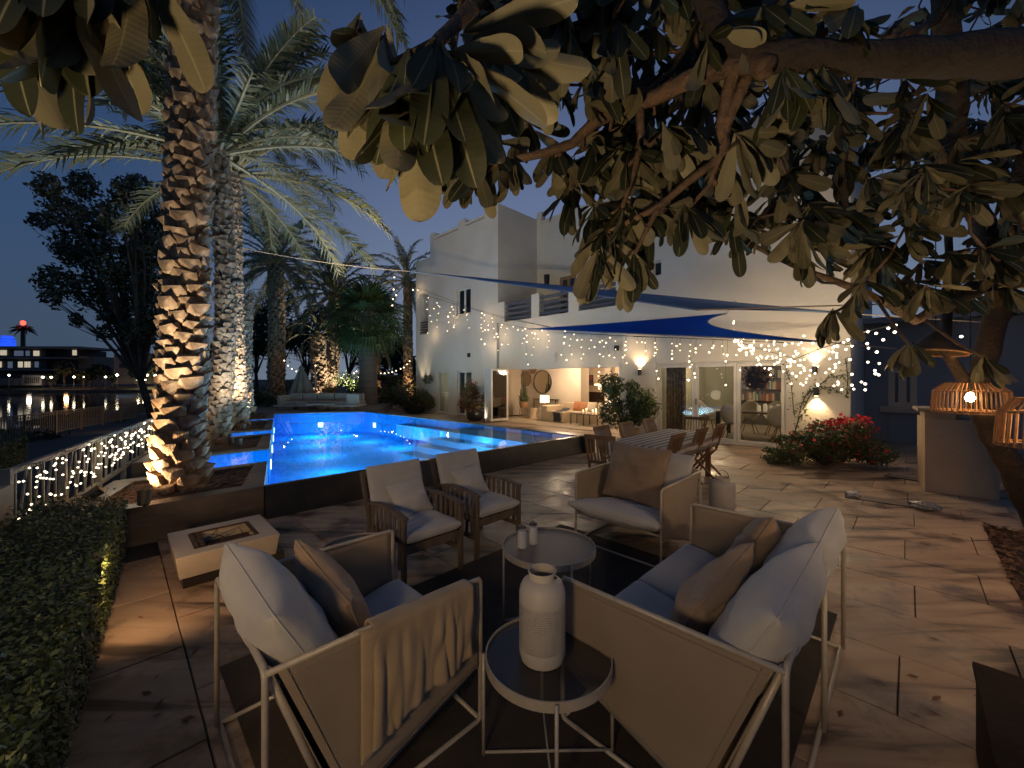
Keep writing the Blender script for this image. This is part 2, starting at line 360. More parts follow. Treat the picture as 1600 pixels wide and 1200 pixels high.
# ================================================================== THE GROUND
FL0 = Vector((-4.2, 3.3, 0)); FLd = Vector((-.534, .845, 0)).normalized(); FLn = Vector((-FLd.y, FLd.x, 0))   # white fence line, normal to the left
if FLn.x > 0: FLn = -FLn
def gz(x, y):
    d = (Vector((x, y, 0)) - FL0).dot(FLn)
    if y > 121 and x < -5:
        t = min(1, (y - 121) / 9); return -2.9 + 2.2 * t * t * (3 - 2 * t)
    if d < .1: return -.07
    if d < 2.2: t = (d - .1) / 2.1; return -.07 - 1.0 * t * t * (3 - 2 * t)
    if d < 9: return -1.07
    if d < 16: t = (d - 9) / 7; return -1.07 - 2.0 * t
    return -3.07
xs = [-900, -400, -200, -120, -90, -75] + [-60 + 1.5 * i for i in range(60)] + [32, 45, 70, 120, 300, 900]
ys = [-60, -20, -8] + [-4 + 1.4 * i for i in range(50)] + [70, 80, 90, 100, 110, 118, 121, 122.5, 124, 126, 128, 130, 134, 150, 200, 400, 1500]
b = MB()
p0 = FL0 + FLn * 2.4 - FLd * 12; p1 = FL0 + FLn * 2.4 + FLd * 55; wv = FLn * 4.2
b.add([p0 + UP * -1.055, p1 + UP * -1.055, p1 + wv + UP * -1.055, p0 + wv + UP * -1.055], [(0, 1, 2, 3)])
structure(b.build('path', PATHM))
b = MB(); b.add([(-900, 8, -2.2), (60, 8, -2.2), (60, 123.5, -2.2), (-900, 123.5, -2.2)], [(0, 1, 2, 3)])
structure(b.build('water', LAKE))
b = MB()
for k in range(60):
    x0 = -260 + k * 4.6; b.box((x0, 120.6 + .3 * math.sin(k), -1.95), (4.6, .6 + .2 * math.sin(k * 2.1), .62))
structure(b.build('far_bank', M('bank_sand', (.16, .11, .07), .9, col2=(.09, .07, .05), scale=.4)))

# ------------------------------------------------------------------ pool geometry (rim at z = RZ)
RZ = .38
NR = Vector((1.56, 9.20, 0)); NL = Vector((-3.06, 4.90, 0)); FR_ = Vector((-5.95, 16.0, 0)); FLc = Vector((-9.05, 15.1, 0))
ed = (FLc - NL).normalized()
def E_(t, w=0.0, z=0.0): return NL + ed * t - B_ * w + UP * z       # along the left pool edge; w outwards
LT = (FLc - NL).length
notches = [(1.75, 3.05, .95), (5.55, 6.35, .95), (9.4, 9.8, .9)]
def at_z(p, z): return Vector((p.x, p.y, z))
poolpoly = [NR, FR_, FLc]
for a, c, w in reversed(notches): poolpoly += [E_(c), E_(c, w), E_(a, w), E_(a)]
poolpoly += [NL]
def inpoly(p, poly):
    c = False; n = len(poly); j = n - 1
    for i in range(n):
        a, b_ = poly[i], poly[j]
        if (a.y > p.y) != (b_.y > p.y) and p.x < (b_.x - a.x) * (p.y - a.y) / (b_.y - a.y) + a.x: c = not c
        j = i
    return c

from mathutils.geometry import tessellate_polygon
def near_pool(x0, x1, y0, y1):
    for a in range(7):
        for c in range(7):
            if inpoly(Vector((x0 + (x1 - x0) * a / 6, y0 + (y1 - y0) * c / 6, 0)), poolpoly): return True
    return False
cut = set()
for j in range(len(ys) - 1):
    for i in range(len(xs) - 1):
        if -14 < xs[i] < 4 and 2 < ys[j] < 18 and near_pool(xs[i], xs[i + 1], ys[j], ys[j + 1]):
            for dj in (-1, 0, 1):
                for di in (-1, 0, 1): cut.add((j + dj, i + di))
b = MB(); nx = len(xs)
b.add([(x, y, gz(x, y)) for y in ys for x in xs], [(j * nx + i, j * nx + i + 1, (j + 1) * nx + i + 1, (j + 1) * nx + i) for j in range(len(ys) - 1) for i in range(nx - 1) if (j, i) not in cut])
nxt = {}
for (j, i) in cut:
    for (p_, q_, nb_) in (((j, i), (j, i + 1), (j - 1, i)), ((j, i + 1), (j + 1, i + 1), (j, i + 1)), ((j + 1, i + 1), (j + 1, i), (j + 1, i)), ((j + 1, i), (j, i), (j, i - 1))):
        if nb_ not in cut: nxt[p_] = q_
st = next(iter(nxt)); loop = [st]; k = nxt[st]
while k != st: loop.append(k); k = nxt[k]
outer = [Vector((xs[i], ys[j], gz(xs[i], ys[j]))) for j, i in loop]; hole = [at for at in [Vector((p.x, p.y, -.07)) for p in poolpoly]]
tri = tessellate_polygon([[Vector((p.x, p.y, 0)) for p in outer], [Vector((p.x, p.y, 0)) for p in hole]])
b.add(outer + hole, [tuple(t_) for t_ in tri])
structure(b.build('ground', GRASS, smooth=True))
EDG = [(NL, NR), (NR, FR_), (FR_, FLc)]
def clip_out(poly):
    """keep the part of a convex polygon that lies outside the pool; None when nothing is left"""
    def dist(p, e): d = (e[1] - e[0]).normalized(); return (p - e[0]).dot(Vector((d.y, -d.x, 0)))   # > 0 outside
    c = sum(poly, Vector((0, 0, 0))) / len(poly)
    if dist(c, EDG[0]) < .6 and (c - NL).dot(Vector((-ed.y, ed.x, 0))) > -.2: 
        if all(dist(p, EDG[0]) <= 0 for p in poly): return None
        e = EDG[0]
    else:
        ds = [(max(dist(p, e) for p in poly), e) for e in EDG]; 
        if all(min(dist(p, e) for p in poly) < 0 for e in EDG): m_, e = max(ds, key=lambda q: q[0])
        else: return poly
        if m_ <= 0.01: return None
    out = []
    for a, c2 in zip(poly, poly[1:] + poly[:1]):
        da, dc = dist(a, e), dist(c2, e)
        if da >= 0: out.append(a)
        if (da > 0) != (dc > 0) and abs(da - dc) > 1e-9: out.append(a.lerp(c2, da / (da - dc)))
    return out if len(out) > 2 else None
# ------------------------------------------------------------------ patio with separate stone slabs
# grout bed and far plain paving, then slabs in rows along the facade direction
bedc = Vector((5.48, 4.62, 0))
def in_bed(p, m=0.0):
    q = p - bedc; return q.dot(S_) > m and q.dot(B_) < -m
HEDGE0 = Vector((-2.05, 1.95, 0)); HEDGEd = Vector((-1.45, 1.71, 0)).normalized(); HEDGEn = Vector((-HEDGEd.y, HEDGEd.x, 0))
if HEDGEn.x > 0: HEDGEn = -HEDGEn
def in_hedge(p): return (p - HEDGE0).dot(HEDGEn) > .12
b = MB()
def cell(s, bb): return S_ * s + B_ * bb
ts, tb = .92, .62
big = [cell(-14, -3), cell(20, -3), cell(20, 19), cell(-14, 19)]
# grout bed cut around the mulch bed and the hedge: laid out as small quads
for i in range(-46, 60):
    for j in range(-8, 62):
        c = cell(i * .5 + .25, j * .5 + .25)
        if in_bed(c, .25) or (in_hedge(c) and (c - HEDGE0).dot(HEDGEn) > .5): continue
        if -30 < c.x < 25 and -4 < c.y < 27:
            o = c - S_ * .25 - B_ * .25; z = -.018
            pl = clip_out([o, o + S_ * .5, o + S_ * .5 + B_ * .5, o + B_ * .5])
            if pl: b.add([p + UP * z for p in pl], [tuple(range(len(pl)))])
patio = structure(b.build('patio', GROUT))
tiles = []
hx, hy = ts / 2 - .003, tb / 2 - .003
for j in range(-6, 46):
    off = (.46 if j % 2 else 0) + random.uniform(-.05, .05)
    for i in range(-26, 30):
        c = cell(i * ts + off, j * tb)
        if c.y < .45 or in_bed(c, ts / 2) or in_hedge(c) or (c - FL0).dot(FLn) > .2: continue
        w = (c - HO); n = w.dot(B_); s_ = w.dot(S_)
        if n > .30 and s_ > -7.7 and s_ < 10.0: continue
        if n > 4: continue
        full = [c - S_ * hx - B_ * hy, c + S_ * hx - B_ * hy, c + S_ * hx + B_ * hy, c - S_ * hx + B_ * hy]; pl = clip_out(full)
        if not pl: continue
        qb = c - bedc
        if qb.dot(B_) < 0 and abs(qb.dot(S_)) < ts / 2:      # cut along the planting bed
            k_ = -qb.dot(S_)
            if k_ < -hx + .03: continue
            if k_ < hx: full = pl = [c - S_ * hx - B_ * hy, c + S_ * k_ - B_ * hy, c + S_ * k_ + B_ * hy, c - S_ * hx + B_ * hy]; full = None
        u, v = proj(c)
        if u < -900 or u > 2500 or v > 3200 or (u < -100 or u > 1700) and c.y > 3.2: continue
        tiles.append((ts * tb / (c.y * c.y * c.y), c, None if pl is full else pl))
tiles.sort(key=lambda t: -t[0])
hx, hy = ts / 2 - .003, tb / 2 - .003
def tile_mb(mb, c, dz=0, jx=0, m=0):
    e = .004; vs = []
    for z, g in ((-.03, 0), (-.004, 0), (0, e)):
        for a, bb in ((-1, -1), (1, -1), (1, 1), (-1, 1)): vs.append(c + S_ * a * (hx - g) + B_ * bb * (hy - g) + UP * (z + dz))
    f = [(8, 9, 10, 11)]
    for k in range(2):
        for q in range(4): f.append((k * 4 + q, k * 4 + (q + 1) % 4, k * 4 + 4 + (q + 1) % 4, k * 4 + 4 + q))
    return mb.add(vs, f)
tme = tile_mb(MB(), Vector((0, 0, 0))).mesh('tile', STONE)
def cut_tile(mb, pl, z=0):
    n = len(pl); cc = sum(pl, Vector((0, 0, 0))) / n; vs = [p + UP * (z - .03) for p in pl] + [p + UP * (z - .004) for p in pl] + [p + (cc - p).normalized() * .005 + UP * z for p in pl]
    return mb.add(vs, [tuple(range(2 * n, 3 * n))] + [(k * n + q, k * n + (q + 1) % n, k * n + n + (q + 1) % n, k * n + n + q) for k in range(2) for q in range(n)])
for k, (a, c, pl) in enumerate(tiles[:298]):
    if pl: cut_tile(MB(), pl).build('tile', STONE, patio, fixn=False); continue
    inst('tile', tme, patio, Matrix.Translation(c + UP * random.uniform(-.0015, .0015)) @ Matrix.Rotation(random.uniform(-.004, .004), 4, 'X') @ Matrix.Rotation(random.uniform(-.003, .003), 4, 'Y'))
b = MB()
for a, c, pl in tiles[298:]: cut_tile(b, pl, random.uniform(-.0015, .0015)) if pl else tile_mb(b, c, random.uniform(-.0015, .0015))
o = b.build('distant_tile', STONE, patio, fixn=False, kind='stuff')
# drain hatches let into the paving
for (u0, v0, u1, v1, wd, lab) in ((1322, 778, 1425, 793, .30, 'long recessed steel hatch in the paving, a crumpled wrapper at its corner'), (1382, 744, 1434, 752, .30, 'smaller recessed hatch in the paving nearer the blue-shadowed wall')):
    a = G(u0, v0); c = G(u1, v1); L = (c - a).length; d = (c - a).normalized(); nrm = Vector((-d.y, d.x, 0))
    t = thing('floor_hatch', lab, 'hatch', a, 0, 'hatches in the paving')
    m = MB(); mid = (a + c) / 2 + nrm * wd / 2
    m.obox(mid + UP * .002, d * L / 2, nrm * wd / 2, UP * .002); m.build('cover', M('hatch_cover', (.27, .20, .14), .45, col2=(.2, .15, .1), scale=5), t)
    m = MB()
    m.obox((a + c) / 2 + UP * .004, d * L / 2, nrm * .012, UP * .004); m.obox(a + nrm * wd / 2 + UP * .004, d * .012, nrm * wd / 2, UP * .004); m.obox(c + nrm * wd / 2 + UP * .004, d * .016, nrm * wd / 2, UP * .004)
    m.build('slot', DARKM, t)
def crumple(name, c, r, mat_, lab, cat, sq=.5, seed=0):
    b2 = bmesh.new(); bmesh.ops.create_icosphere(b2, subdivisions=3, radius=r)
    for v in b2.verts:
        k = noise.noise(v.co * (2.2 / r) + Vector((seed, 0, 0))); v.co *= 1 + .55 * k; v.co.z = max(-r * .45, v.co.z * sq)
    me = bpy.data.meshes.new(name); b2.to_mesh(me); b2.free(); me.materials.append(mat_)
    o = link(name, me); o.location = Vector(c) + UP * r * .45; return tag(o, lab, cat)
crumple('foil_wrapper', G(1334, 776), .07, M('foil', (.6, .58, .52), .3, .3), 'crumpled pale foil wrapper lying at the corner of the long floor hatch', 'litter', .7, 3)
crumple('plastic_bag', G(1447, 797), .13, M('plastic_film', (.5, .48, .45), .25, 0, trans=.5), 'clear crumpled plastic bag on the paving beside the long floor hatch', 'bag', .35, 9)
# mulch bed right of the patio
b = MB(); b.grid(lambda a, c: bedc + S_ * (a * 6) - B_ * (c * 6) + UP * (-.02 + .03 * noise.noise(Vector((a * 14, c * 14, 0)))), 40, 40)
structure(b.build('planting_bed', SOIL, smooth=True))
b = MB()
for k in range(2600):
    p = bedc + S_ * (random.random() ** 1.5 * 3) - B_ * (random.random() ** 1.2 * 3.6) + UP * random.uniform(0, .035)
    a = random.uniform(0, PI); d = Vector((math.cos(a), math.sin(a), random.uniform(-.4, .4))); n = Vector((-d.y, d.x, random.uniform(-.5, .5))); l = random.uniform(.02, .055); w = random.uniform(.008, .02)
    b.add([p - d * l, p + n * w + UP * .004, p + d * l, p - n * w], [(0, 1, 2, 3)])
o = b.build('leaf_litter', M('dry_leaf', (.20, .10, .05), .8, col2=(.10, .05, .025), scale=6), kind='stuff', fixn=False)
tag(o, 'dry brown leaves and bark chips covering the planting bed by the patio', 'leaf litter'); 

# ------------------------------------------------------------------ pool
pool = thing('swimming_pool', 'raised infinity pool with glowing blue water and dark stone edge', 'pool', (NL + NR) / 2)
WZ = RZ - .012; DEEP = -.42
def ring_wall(mb, poly, z0, z1):
    n = len(poly)
    for i in range(n):
        a, c = poly[i], poly[(i + 1) % n]; mb.add([at_z(a, z0), at_z(c, z0), at_z(c, z1), at_z(a, z1)], [(0, 1, 2, 3)])
b = MB(); ring_wall(b, poolpoly, DEEP, WZ - .01)
mainp = [NR, FR_, FLc, NL]
b.add([at_z(p, DEEP) for p in mainp], [(0, 1, 2, 3)])
for a, c, w in notches: b.add([E_(c, 0, -.15), E_(c, w, -.15), E_(a, w, -.15), E_(a, 0, -.15)], [(0, 1, 2, 3)])
b.build('basin', POOLT, pool, fixn=False)
b = MB(); b.add([at_z(p, WZ) for p in mainp], [(0, 1, 2, 3)])
for a, c, w in notches: b.add([E_(c, 0, WZ), E_(c, w, WZ), E_(a, w, WZ), E_(a, 0, WZ)], [(0, 1, 2, 3)])
b.build('water_surface', WATER, pool, fixn=False)
# near black spill wall, with a thin wet lip
wd = .14
b = MB(); d = (NR - NL).normalized(); nrm = Vector((d.y, -d.x, 0))
b.add([NL + nrm * wd, NR + nrm * wd + d * .14, NR + d * .14, NL, at_z(NL + nrm * .06, RZ), at_z(NR + nrm * .06 + d * .1, RZ), at_z(NR + d * .1, RZ), at_z(NL, RZ)],
      [(0, 1, 5, 4), (1, 2, 6, 5), (2, 3, 7, 6), (3, 0, 4, 7), (4, 5, 6, 7)])
b.build('spill_wall', BLACKST, pool)
LIP = M('wet_lip_stone', (.07, .055, .04), .12, col2=(.03, .025, .02), scale=6, bump=.4, bscale=14)
b = MB(); b.obox((NL + NR) / 2 + d * .05 + nrm * .03 + UP * (RZ + .003), d * ((NR - NL).length / 2 + .05), nrm * .035, UP * .004); b.build('spill_lip', LIP, pool)
b = MB(); d2 = (FR_ - NR).normalized(); n2 = Vector((d2.y, -d2.x, 0))
b.obox((FR_ + NR) / 2 + n2 * .14 + UP * (RZ / 2 + .002), d2 * ((FR_ - NR).length / 2 + .25), n2 * .138, UP * (RZ / 2)); b.build('side_wall', BLACKST, pool)
b = MB(); b.obox((FR_ + FLc) / 2 + Vector((0, .35, RZ / 2)), (FR_ - FLc) / 2 * 1.25, Vector((0, .33, 0)), UP * RZ / 2); b.build('end_coping', PLANT, pool)
# deck beyond the far end
b = MB(); b.obox(Vector((-10.6, 18.9, .175)), Vector((4.4, .5, 0)), Vector((-.6, 3.2, 0)), UP * .175); structure(b.build('deck', M('deck_stone', (.22, .18, .13), .6, col2=(.17, .14, .1), scale=2)))
# steps in the corner towards the house
for k in range(4):
    z = WZ - .10 - .15 * k; w = 1.05 + .42 * k
    corner = NR + (FR_ - NR).normalized() * (2.1)
    b = MB(); dd = (FR_ - NR).normalized(); b.obox(NR - B_ * (w / 2 + .02) + dd * 1.9 + UP * (z - .11), dd * 1.85, B_ * w / 2, UP * .11); b.build('step', STEPT, pool)
b = MB(); dd = (FR_ - NR).normalized(); b.obox(NR - B_ * .24 + dd * 5.4 + UP * (WZ - .42), dd * 1.6, B_ * .22, UP * .2); b.build('bench', STEPT, pool)
LENS = M('pool_lamp_lens', (.7, .9, 1), .3, emis=(.5, .85, 1), estr=4, sampling='NONE')
def pool_lamp(p, nrm, pw):
    t = MB(); t.obox(p + nrm * .01, Vector((-nrm.y, nrm.x, 0)) * .09, UP * .09, nrm * .012); t.build('underwater_lamp', LENS, pool)
    lamp('underwater_light', 'POINT', p + nrm * 1.2 + UP * .16, pw, (.40, .80, 1), .3, parent=pool)
NB = -1
for (a, c, ks, pw) in ((FR_, NR, (.08, .26, .44, .62, .80), 46), (FLc, NL, (.12, .30, .48, .66, .86), 40), (NL, NR, (.18, .42, .64, .86), 42), (FLc, FR_, (.5,), 40)):
    dd = (c - a).normalized(); nn = Vector((-dd.y, dd.x, 0)); cen = (NR + NL + FR_ + FLc) / 4
    if (cen - a).dot(nn) < 0: nn = -nn
    for k in ks: pool_lamp(a + (c - a) * k + UP * (-.10), nn, pw)
for a, c, w in notches: lamp('underwater_light', 'POINT', E_((a + c) / 2, w * .5, .18), 7, (.55, .85, 1), .06, parent=pool)

# ------------------------------------------------------------------ palm planters between the water notches
def planter(t0, t1, w, lab, rim=.22, z=RZ):
    P0, P1, P2, P3 = E_(t0), E_(t1), E_(t1, w), E_(t0, w)
    t = thing('palm_planter', lab, 'planter', (P0 + P2) / 2, 0, 'stone planters along the pool')
    def inn(k): 
        c = (P0 + P2) / 2; return [p + (c - p).normalized() * k for p in (P0, P1, P2, P3)]
    I = inn(rim * 1.5); O = [P0, P1, P2, P3]; b = MB()
    vs = [at_z(p, -.05) for p in O] + [at_z(p, z) for p in O] + [at_z(p, z) for p in I] + [at_z(p, z - .12) for p in I]; f = []
    for k in range(3):
        for q in range(4): f.append((k * 4 + q, k * 4 + (q + 1) % 4, k * 4 + 4 + (q + 1) % 4, k * 4 + 4 + q))
    b.add(vs, f); b.build('wall', PLANT, t, bevel=.008)
    b = MB(); b.grid(lambda a, c: (I[0] * (1 - a) + I[1] * a) * (1 - c) + (I[3] * (1 - a) + I[2] * a) * c + UP * (z - .05 + .05 * noise.noise(Vector((a * 5 + t0, c * 5, 0)))), 12, 12)
    b.build('soil', SOIL, t, smooth=True); b = MB()
    for k in range(170):
        a, c = random.random(), random.random(); p = (I[0] * (1 - a) + I[1] * a) * (1 - c) + (I[3] * (1 - a) + I[2] * a) * c + UP * (z + random.uniform(-.03, .03))
        an = random.uniform(0, PI); dv = Vector((math.cos(an), math.sin(an), random.uniform(-.15, .25))) * random.uniform(.04, .16); b.tube([p, p + dv], .004, 3, False)
    b.build('dry_straw', M('straw', (.34, .20, .11), .8, col2=(.2, .1, .05), scale=5), t, kind='stuff', fixn=False); return t
planter(-.02, 1.72, 1.75, 'nearest stone planter with pale rim, holding the large uplit palm', .20)
planter(3.08, 5.52, 1.9, 'second stone planter from the front, between two blue water notches')
planter(6.38, 9.37, 1.9, 'third stone planter from the front along the pool edge')
planter(9.83, LT, 1.9, 'farthest stone planter beside the far end of the pool')

# ================================================================== THE HOUSE
house = thing('house', 'two storey white plastered villa with roof terrace and lit open living room', 'house', HO + B_ * 3)
def wall(*boxes, name='wall', mat_=WALL, bevel=0):
    for q in boxes: b = MB(); b.wbox(*q); o = b.build(name, mat_, house, bevel=bevel)
    return o
T = .28
s_l, s_t, s_r, s_w, s_e = -7.53, -6.19, -1.18, 4.6, 10.0
ztop = 9.0; zb = 4.03
d1a, d1b = fs(682.5), fs(701.5); d2a, d2b = fs(713.5), fs(737); lv0, lv1 = fs(764), fs(967)
dz = 2.08; lz = 2.13
# ground storey
wall((s_l, d1a, 0, T, 0, dz), (d1b, d2a, 0, T, 0, dz), (d2b, lv0, 0, T, 0, dz), (lv1, s_w, 0, T, 0, dz))
wall((s_l, s_w, .002, T, dz, zb - .6))
# tower face with its window and the open slot near the end
w0, w1 = fs(713), fs(735.5); wz0, wz1 = 4.62, 5.86
k0, k1 = fs(654), fs(669); kz0, kz1 = 4.0, 6.1
wall((s_l, k0, 0, T, zb - .6, 7.85), (k0, k1, 0, T, zb - .6, kz0), (k0, k1, 0, T, kz1, 7.85), (k1, w0, 0, T, zb - .6, 7.85), (w0, w1, 0, T, zb - .6, wz0), (w0, w1, 0, T, wz1, 7.85), (w1, s_r, 0, T, zb - .6, 7.85))
wall((s_t, s_r, 0, T, 7.85, 8.62))
# parapet crown of the tower: solid end block, pillars and a lower coping between
wall((fs(757), s_r, 0, T, 8.62, ztop), name='parapet')
for a, c in ((s_t, s_t + .38), (fs(716), fs(726))): wall((a, c, 0, T, 8.62, ztop), name='parapet_pillar')
wall((s_t + .38, fs(716), .05, T - .05, 8.70, 8.82), (fs(726), fs(757), .05, T - .05, 8.70, 8.82), name='parapet_rail')
wall((s_l, s_l + T, T, 6, 0, 7.85), name='end_wall'); wall((s_t, s_t + T, T, 6, 7.85, ztop), name='end_wall')
wall((s_r - T, s_r, T, 8, 3.4, ztop), name='tower_side_wall')
wall((s_l + T, s_r - T, 5.7, 6, 0, 7.85), name='rear_wall'); wall((s_l + T, s_r - T, T, 5.7, 7.55, 7.8), (s_t + T, s_r - T, T, 8, 8.3, 8.5), name='roof')
wall((s_l + T, s_r - T, T, 5.7, 3.5, 3.7), name='ceiling_slab')
# set-back upper wall behind the balcony
dn = 2.44; q0, q1 = fs(875, dn), fs(900, dn)
wall((s_r, q0, dn, dn + T, 3.7, ztop - .5), (q0, q1, dn, dn + T, 6.1, ztop - .5), (q1, s_w, dn, dn + T, 3.7, ztop - .5), name='upper_wall')
wall((s_r, s_w, dn, 7.5, ztop - .5, ztop - .3), name='roof')
wall((s_r, fs(846, dn), dn, dn + T, ztop - .3, ztop + .3), name='parapet'); wall((fs(846, dn), s_w, dn + .05, dn + T - .05, ztop - .28, ztop - .1), name='parapet_rail')
wall((s_r - .001, s_w, .003, dn, 3.43, 3.75), name='balcony_floor')
# balcony front
bs = [s_r, fs(788), fs(830), fs(842), fs(888), fs(904), fs(962), s_w]
wall((s_r, s_w, 0, T, 3.75, zb), name='balcony_parapet')
for i in (0, 2, 4, 6): wall((bs[i] + .001, bs[i + 1], -.003, T, zb, 4.92 if i else 4.86), name='balcony_pillar', bevel=.01)
for i in (1, 3, 5):
    for k in range(4):
        b = MB(); zc = zb + .12 + k * .20
        b.obox(W((bs[i] + bs[i + 1]) / 2, .10, zc), S_ * (bs[i + 1] - bs[i]) / 2, (B_ * .8 - UP * .6) * .055, (UP * .8 + B_ * .6) * .022); b.build('louver_slat', LOUV, house)
# corner slot slats
for k in range(5):
    b = MB(); b.obox(W((k0 + k1) / 2, .14, kz0 + .12 + .13 * k), S_ * (k1 - k0) / 2, B_ * .05, UP * .02); b.build('louver_slat', LOUV, house)
wall((s_l, s_l + .02, 0, .02, 0, .02), name='threshold')
# tower window
def window(name, a, c, z0, z1, n, leaves, mat_=PANE, fr=.06, parent=house, fmat=WFRAME, deep=.06):
    f = MB(); fm = f
    fm.wbox(a, c, n, n + deep, z1 - fr, z1); fm.wbox(a, c, n, n + deep, z0, z0 + fr); fm.wbox(a, a + fr, n, n + deep, z0 + fr, z1 - fr); fm.wbox(c - fr, c, n, n + deep, z0 + fr, z1 - fr)
    st = (c - a) / leaves
    for i in range(1, leaves): fm.wbox(a + st * i - fr * .6, a + st * i + fr * .6, n - .004, n + deep, z0 + fr, z1 - fr)
    fo = f.build(name, fmat, parent)
    for i in range(leaves):
        p = MB(); p.wbox(a + st * i + fr * .5, a + st * (i + 1) - fr * .5, n + deep * .45, n + deep * .5, z0 + fr * .5, z1 - fr * .5); p.build('pane', mat_, fo)
    return fo
window('window', w0 + .02, w1 - .02, wz0, wz1, .10, 2, DPANE, .09)
wall((w0 - .06, w1 + .06, -.05, .1, wz0 - .07, wz0), name='sill')
window('terrace_door', d1a + .02, d1b - .02, .03, dz, .05, 1, PANE, .09); window('terrace_door', d2a + .02, d2b - .02, .03, dz, .08, 2, PANE, .09)
window('balcony_door', q0, q1, 3.76, 6.1, dn + .06, 2, DPANE, .12, fmat=M('door_wood', (.25, .16, .1), .5))
# small lit utility room behind the first terrace door
wall((s_l + T, d1b + .4, 1.5, 1.6, 0, dz + .3), (d1b + .3, d1b + .4, T, 1.5, 0, dz + .3), (s_l + T, d1b + .3, T, 1.5, dz + .3, dz + .4), name='utility_wall', mat_=M('utility_plaster', (.6, .62, .55), .7))
wall((s_l + T, d1b + .3, T, 1.5, -.02, .01), name='utility_floor', mat_=STONE)
wall((d1b + .4, lv0 - .6, 2.0, 2.1, 0, dz + .3), (d1b + .4, lv0 - .6, T, 2.0, dz + .3, dz + .4), name='hall_wall')
# living room shell
rw = fs(967) + .25
rl = -2.2; nb = 2.5; nb2 = 5.2
wall((rl - .15, rl, T, nb + .15, 0, lz + .25), (rl, 1.05, nb, nb + .15, 0, lz + .25), (1.05, 1.2, nb, nb + .6, 0, lz + .25), (-.2, rw, nb2, nb2 + .15, 0, lz + .25), (rw, rw + .15, T, nb2, 0, lz + .25), name='room_wall', mat_=WARMW)
wall((rl, rw, T + .001, nb2, lz + .25, lz + .35), name='ceiling', mat_=WARMW)
wall((lv0, rw, -.28, nb2, -.03, .006), name='room_floor', mat_=M('room_tile', (.42, .35, .26), .35, col2=(.36, .3, .22), scale=2))
wall((1.9, 2.2, 3.2, 3.5, 0, lz + .25), (2.35, 2.5, 3.6, 4.2, 0, lz + .25), name='column', mat_=WARMW)
b = MB(); b.wbox(lv0, lv1, -.25, -.22, .007, .012); b.build('door_track', DARKM, house)
b = MB(); b.wbox(lv0, lv1, -.01, T + .01, dz + .005, lz - .0); b.build('lintel_frame', WFRAME, house)
# ------------------------------------------------------------------ right wing
nw = -.12; g0, g1 = fs(1027), fs(1231); gzt = 2.15
wall((s_w, g0, nw, T, 0, gzt), (g1, s_e, nw, T, 0, gzt)); u0, u1 = fs(1021), fs(1036); uz0, uz1 = fz(1028, 432), fz(1028, 408)
wall((s_w, s_e, nw + .002, T, gzt, 4.2)); wall((s_w, u0, nw, T, 4.2, 8.1), (u0, u1, nw, T, 4.2, uz0), (u0, u1, nw, T, uz1, 8.1), (u1, s_e, nw, T, 4.2, 8.1))
wall((s_e - T, s_e, T, 7, 0, 8.1), name='end_wall'); wall((s_w, s_w + T, T, 7, 3.7, 8.1), name='wing_side_wall'); wall((s_w + T, s_e - T, T, 7, 7.8, 8.0), name='roof')
window('window', u0, u1, uz0, uz1, 0, 1, DPANE, .05)
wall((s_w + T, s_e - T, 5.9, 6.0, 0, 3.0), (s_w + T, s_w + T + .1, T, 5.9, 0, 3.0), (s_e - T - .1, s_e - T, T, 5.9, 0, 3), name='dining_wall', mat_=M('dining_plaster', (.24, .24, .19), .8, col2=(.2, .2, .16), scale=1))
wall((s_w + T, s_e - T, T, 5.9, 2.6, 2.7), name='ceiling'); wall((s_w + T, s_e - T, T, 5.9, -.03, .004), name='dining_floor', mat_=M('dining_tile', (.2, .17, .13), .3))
# three leaf glass door
gf = window('glass_door', g0, g1, .02, gzt, -.02, 1, PANE, .05)
for i in range(3):
    a = g0 + .05 + (g1 - g0 - .1) * i / 3; c = g0 + .05 + (g1 - g0 - .1) * (i + 1) / 3
    f = MB(); n0, n1 = .0, .07; z0, z1 = .07, gzt - .055; fr = .075
    f.wbox(a + .005, c - .005, n0 - .03, n1, z1 - fr, z1); f.wbox(a + .005, c - .005, n0 - .03, n1, z0, z0 + fr); f.wbox(a + .005, a + fr, n0 - .03, n1, z0 + fr, z1 - fr); f.wbox(c - fr, c - .005, n0 - .03, n1, z0 + fr, z1 - fr)
    fo = f.build('door_leaf', WFRAME, house, bevel=.006)
    if i == 1:
        m = MB(); m.tube([W(a + .04, -.07, 1.0), W(a + .04, -.07, 1.16)], .012, 6); m.build('handle', DARKM, fo)
# folded stack of glass door leaves at the left of the living room opening
for i in range(6):
    st_ = (fs(768, -.97) - fs(757, -.97)) / 6; s0 = fs(757, -.97) + st_ * i; f = MB(); a, c, z0, z1, fr = -.97, -.04, .05, lz - .03, .085
    def bx(n0, n1, za, zc): f.wbox(s0, s0 + st_ * .62, n0, n1, za, zc)
    bx(a, c, z0, z0 + fr); bx(a, c, z1 - fr, z1); bx(a, a + fr, z0 + fr, z1 - fr); bx(c - fr, c, z0 + fr, z1 - fr)
    fo = f.build('folding_leaf', M('leaf_aluminium', (.55, .58, .58), .35, .2) if i == 0 else WFRAME, house)
    p = MB(); p.wbox(s0 + st_ * .28, s0 + st_ * .36, a + fr, c - fr, z0 + fr, z1 - fr); p.build('pane', DPANE, fo)
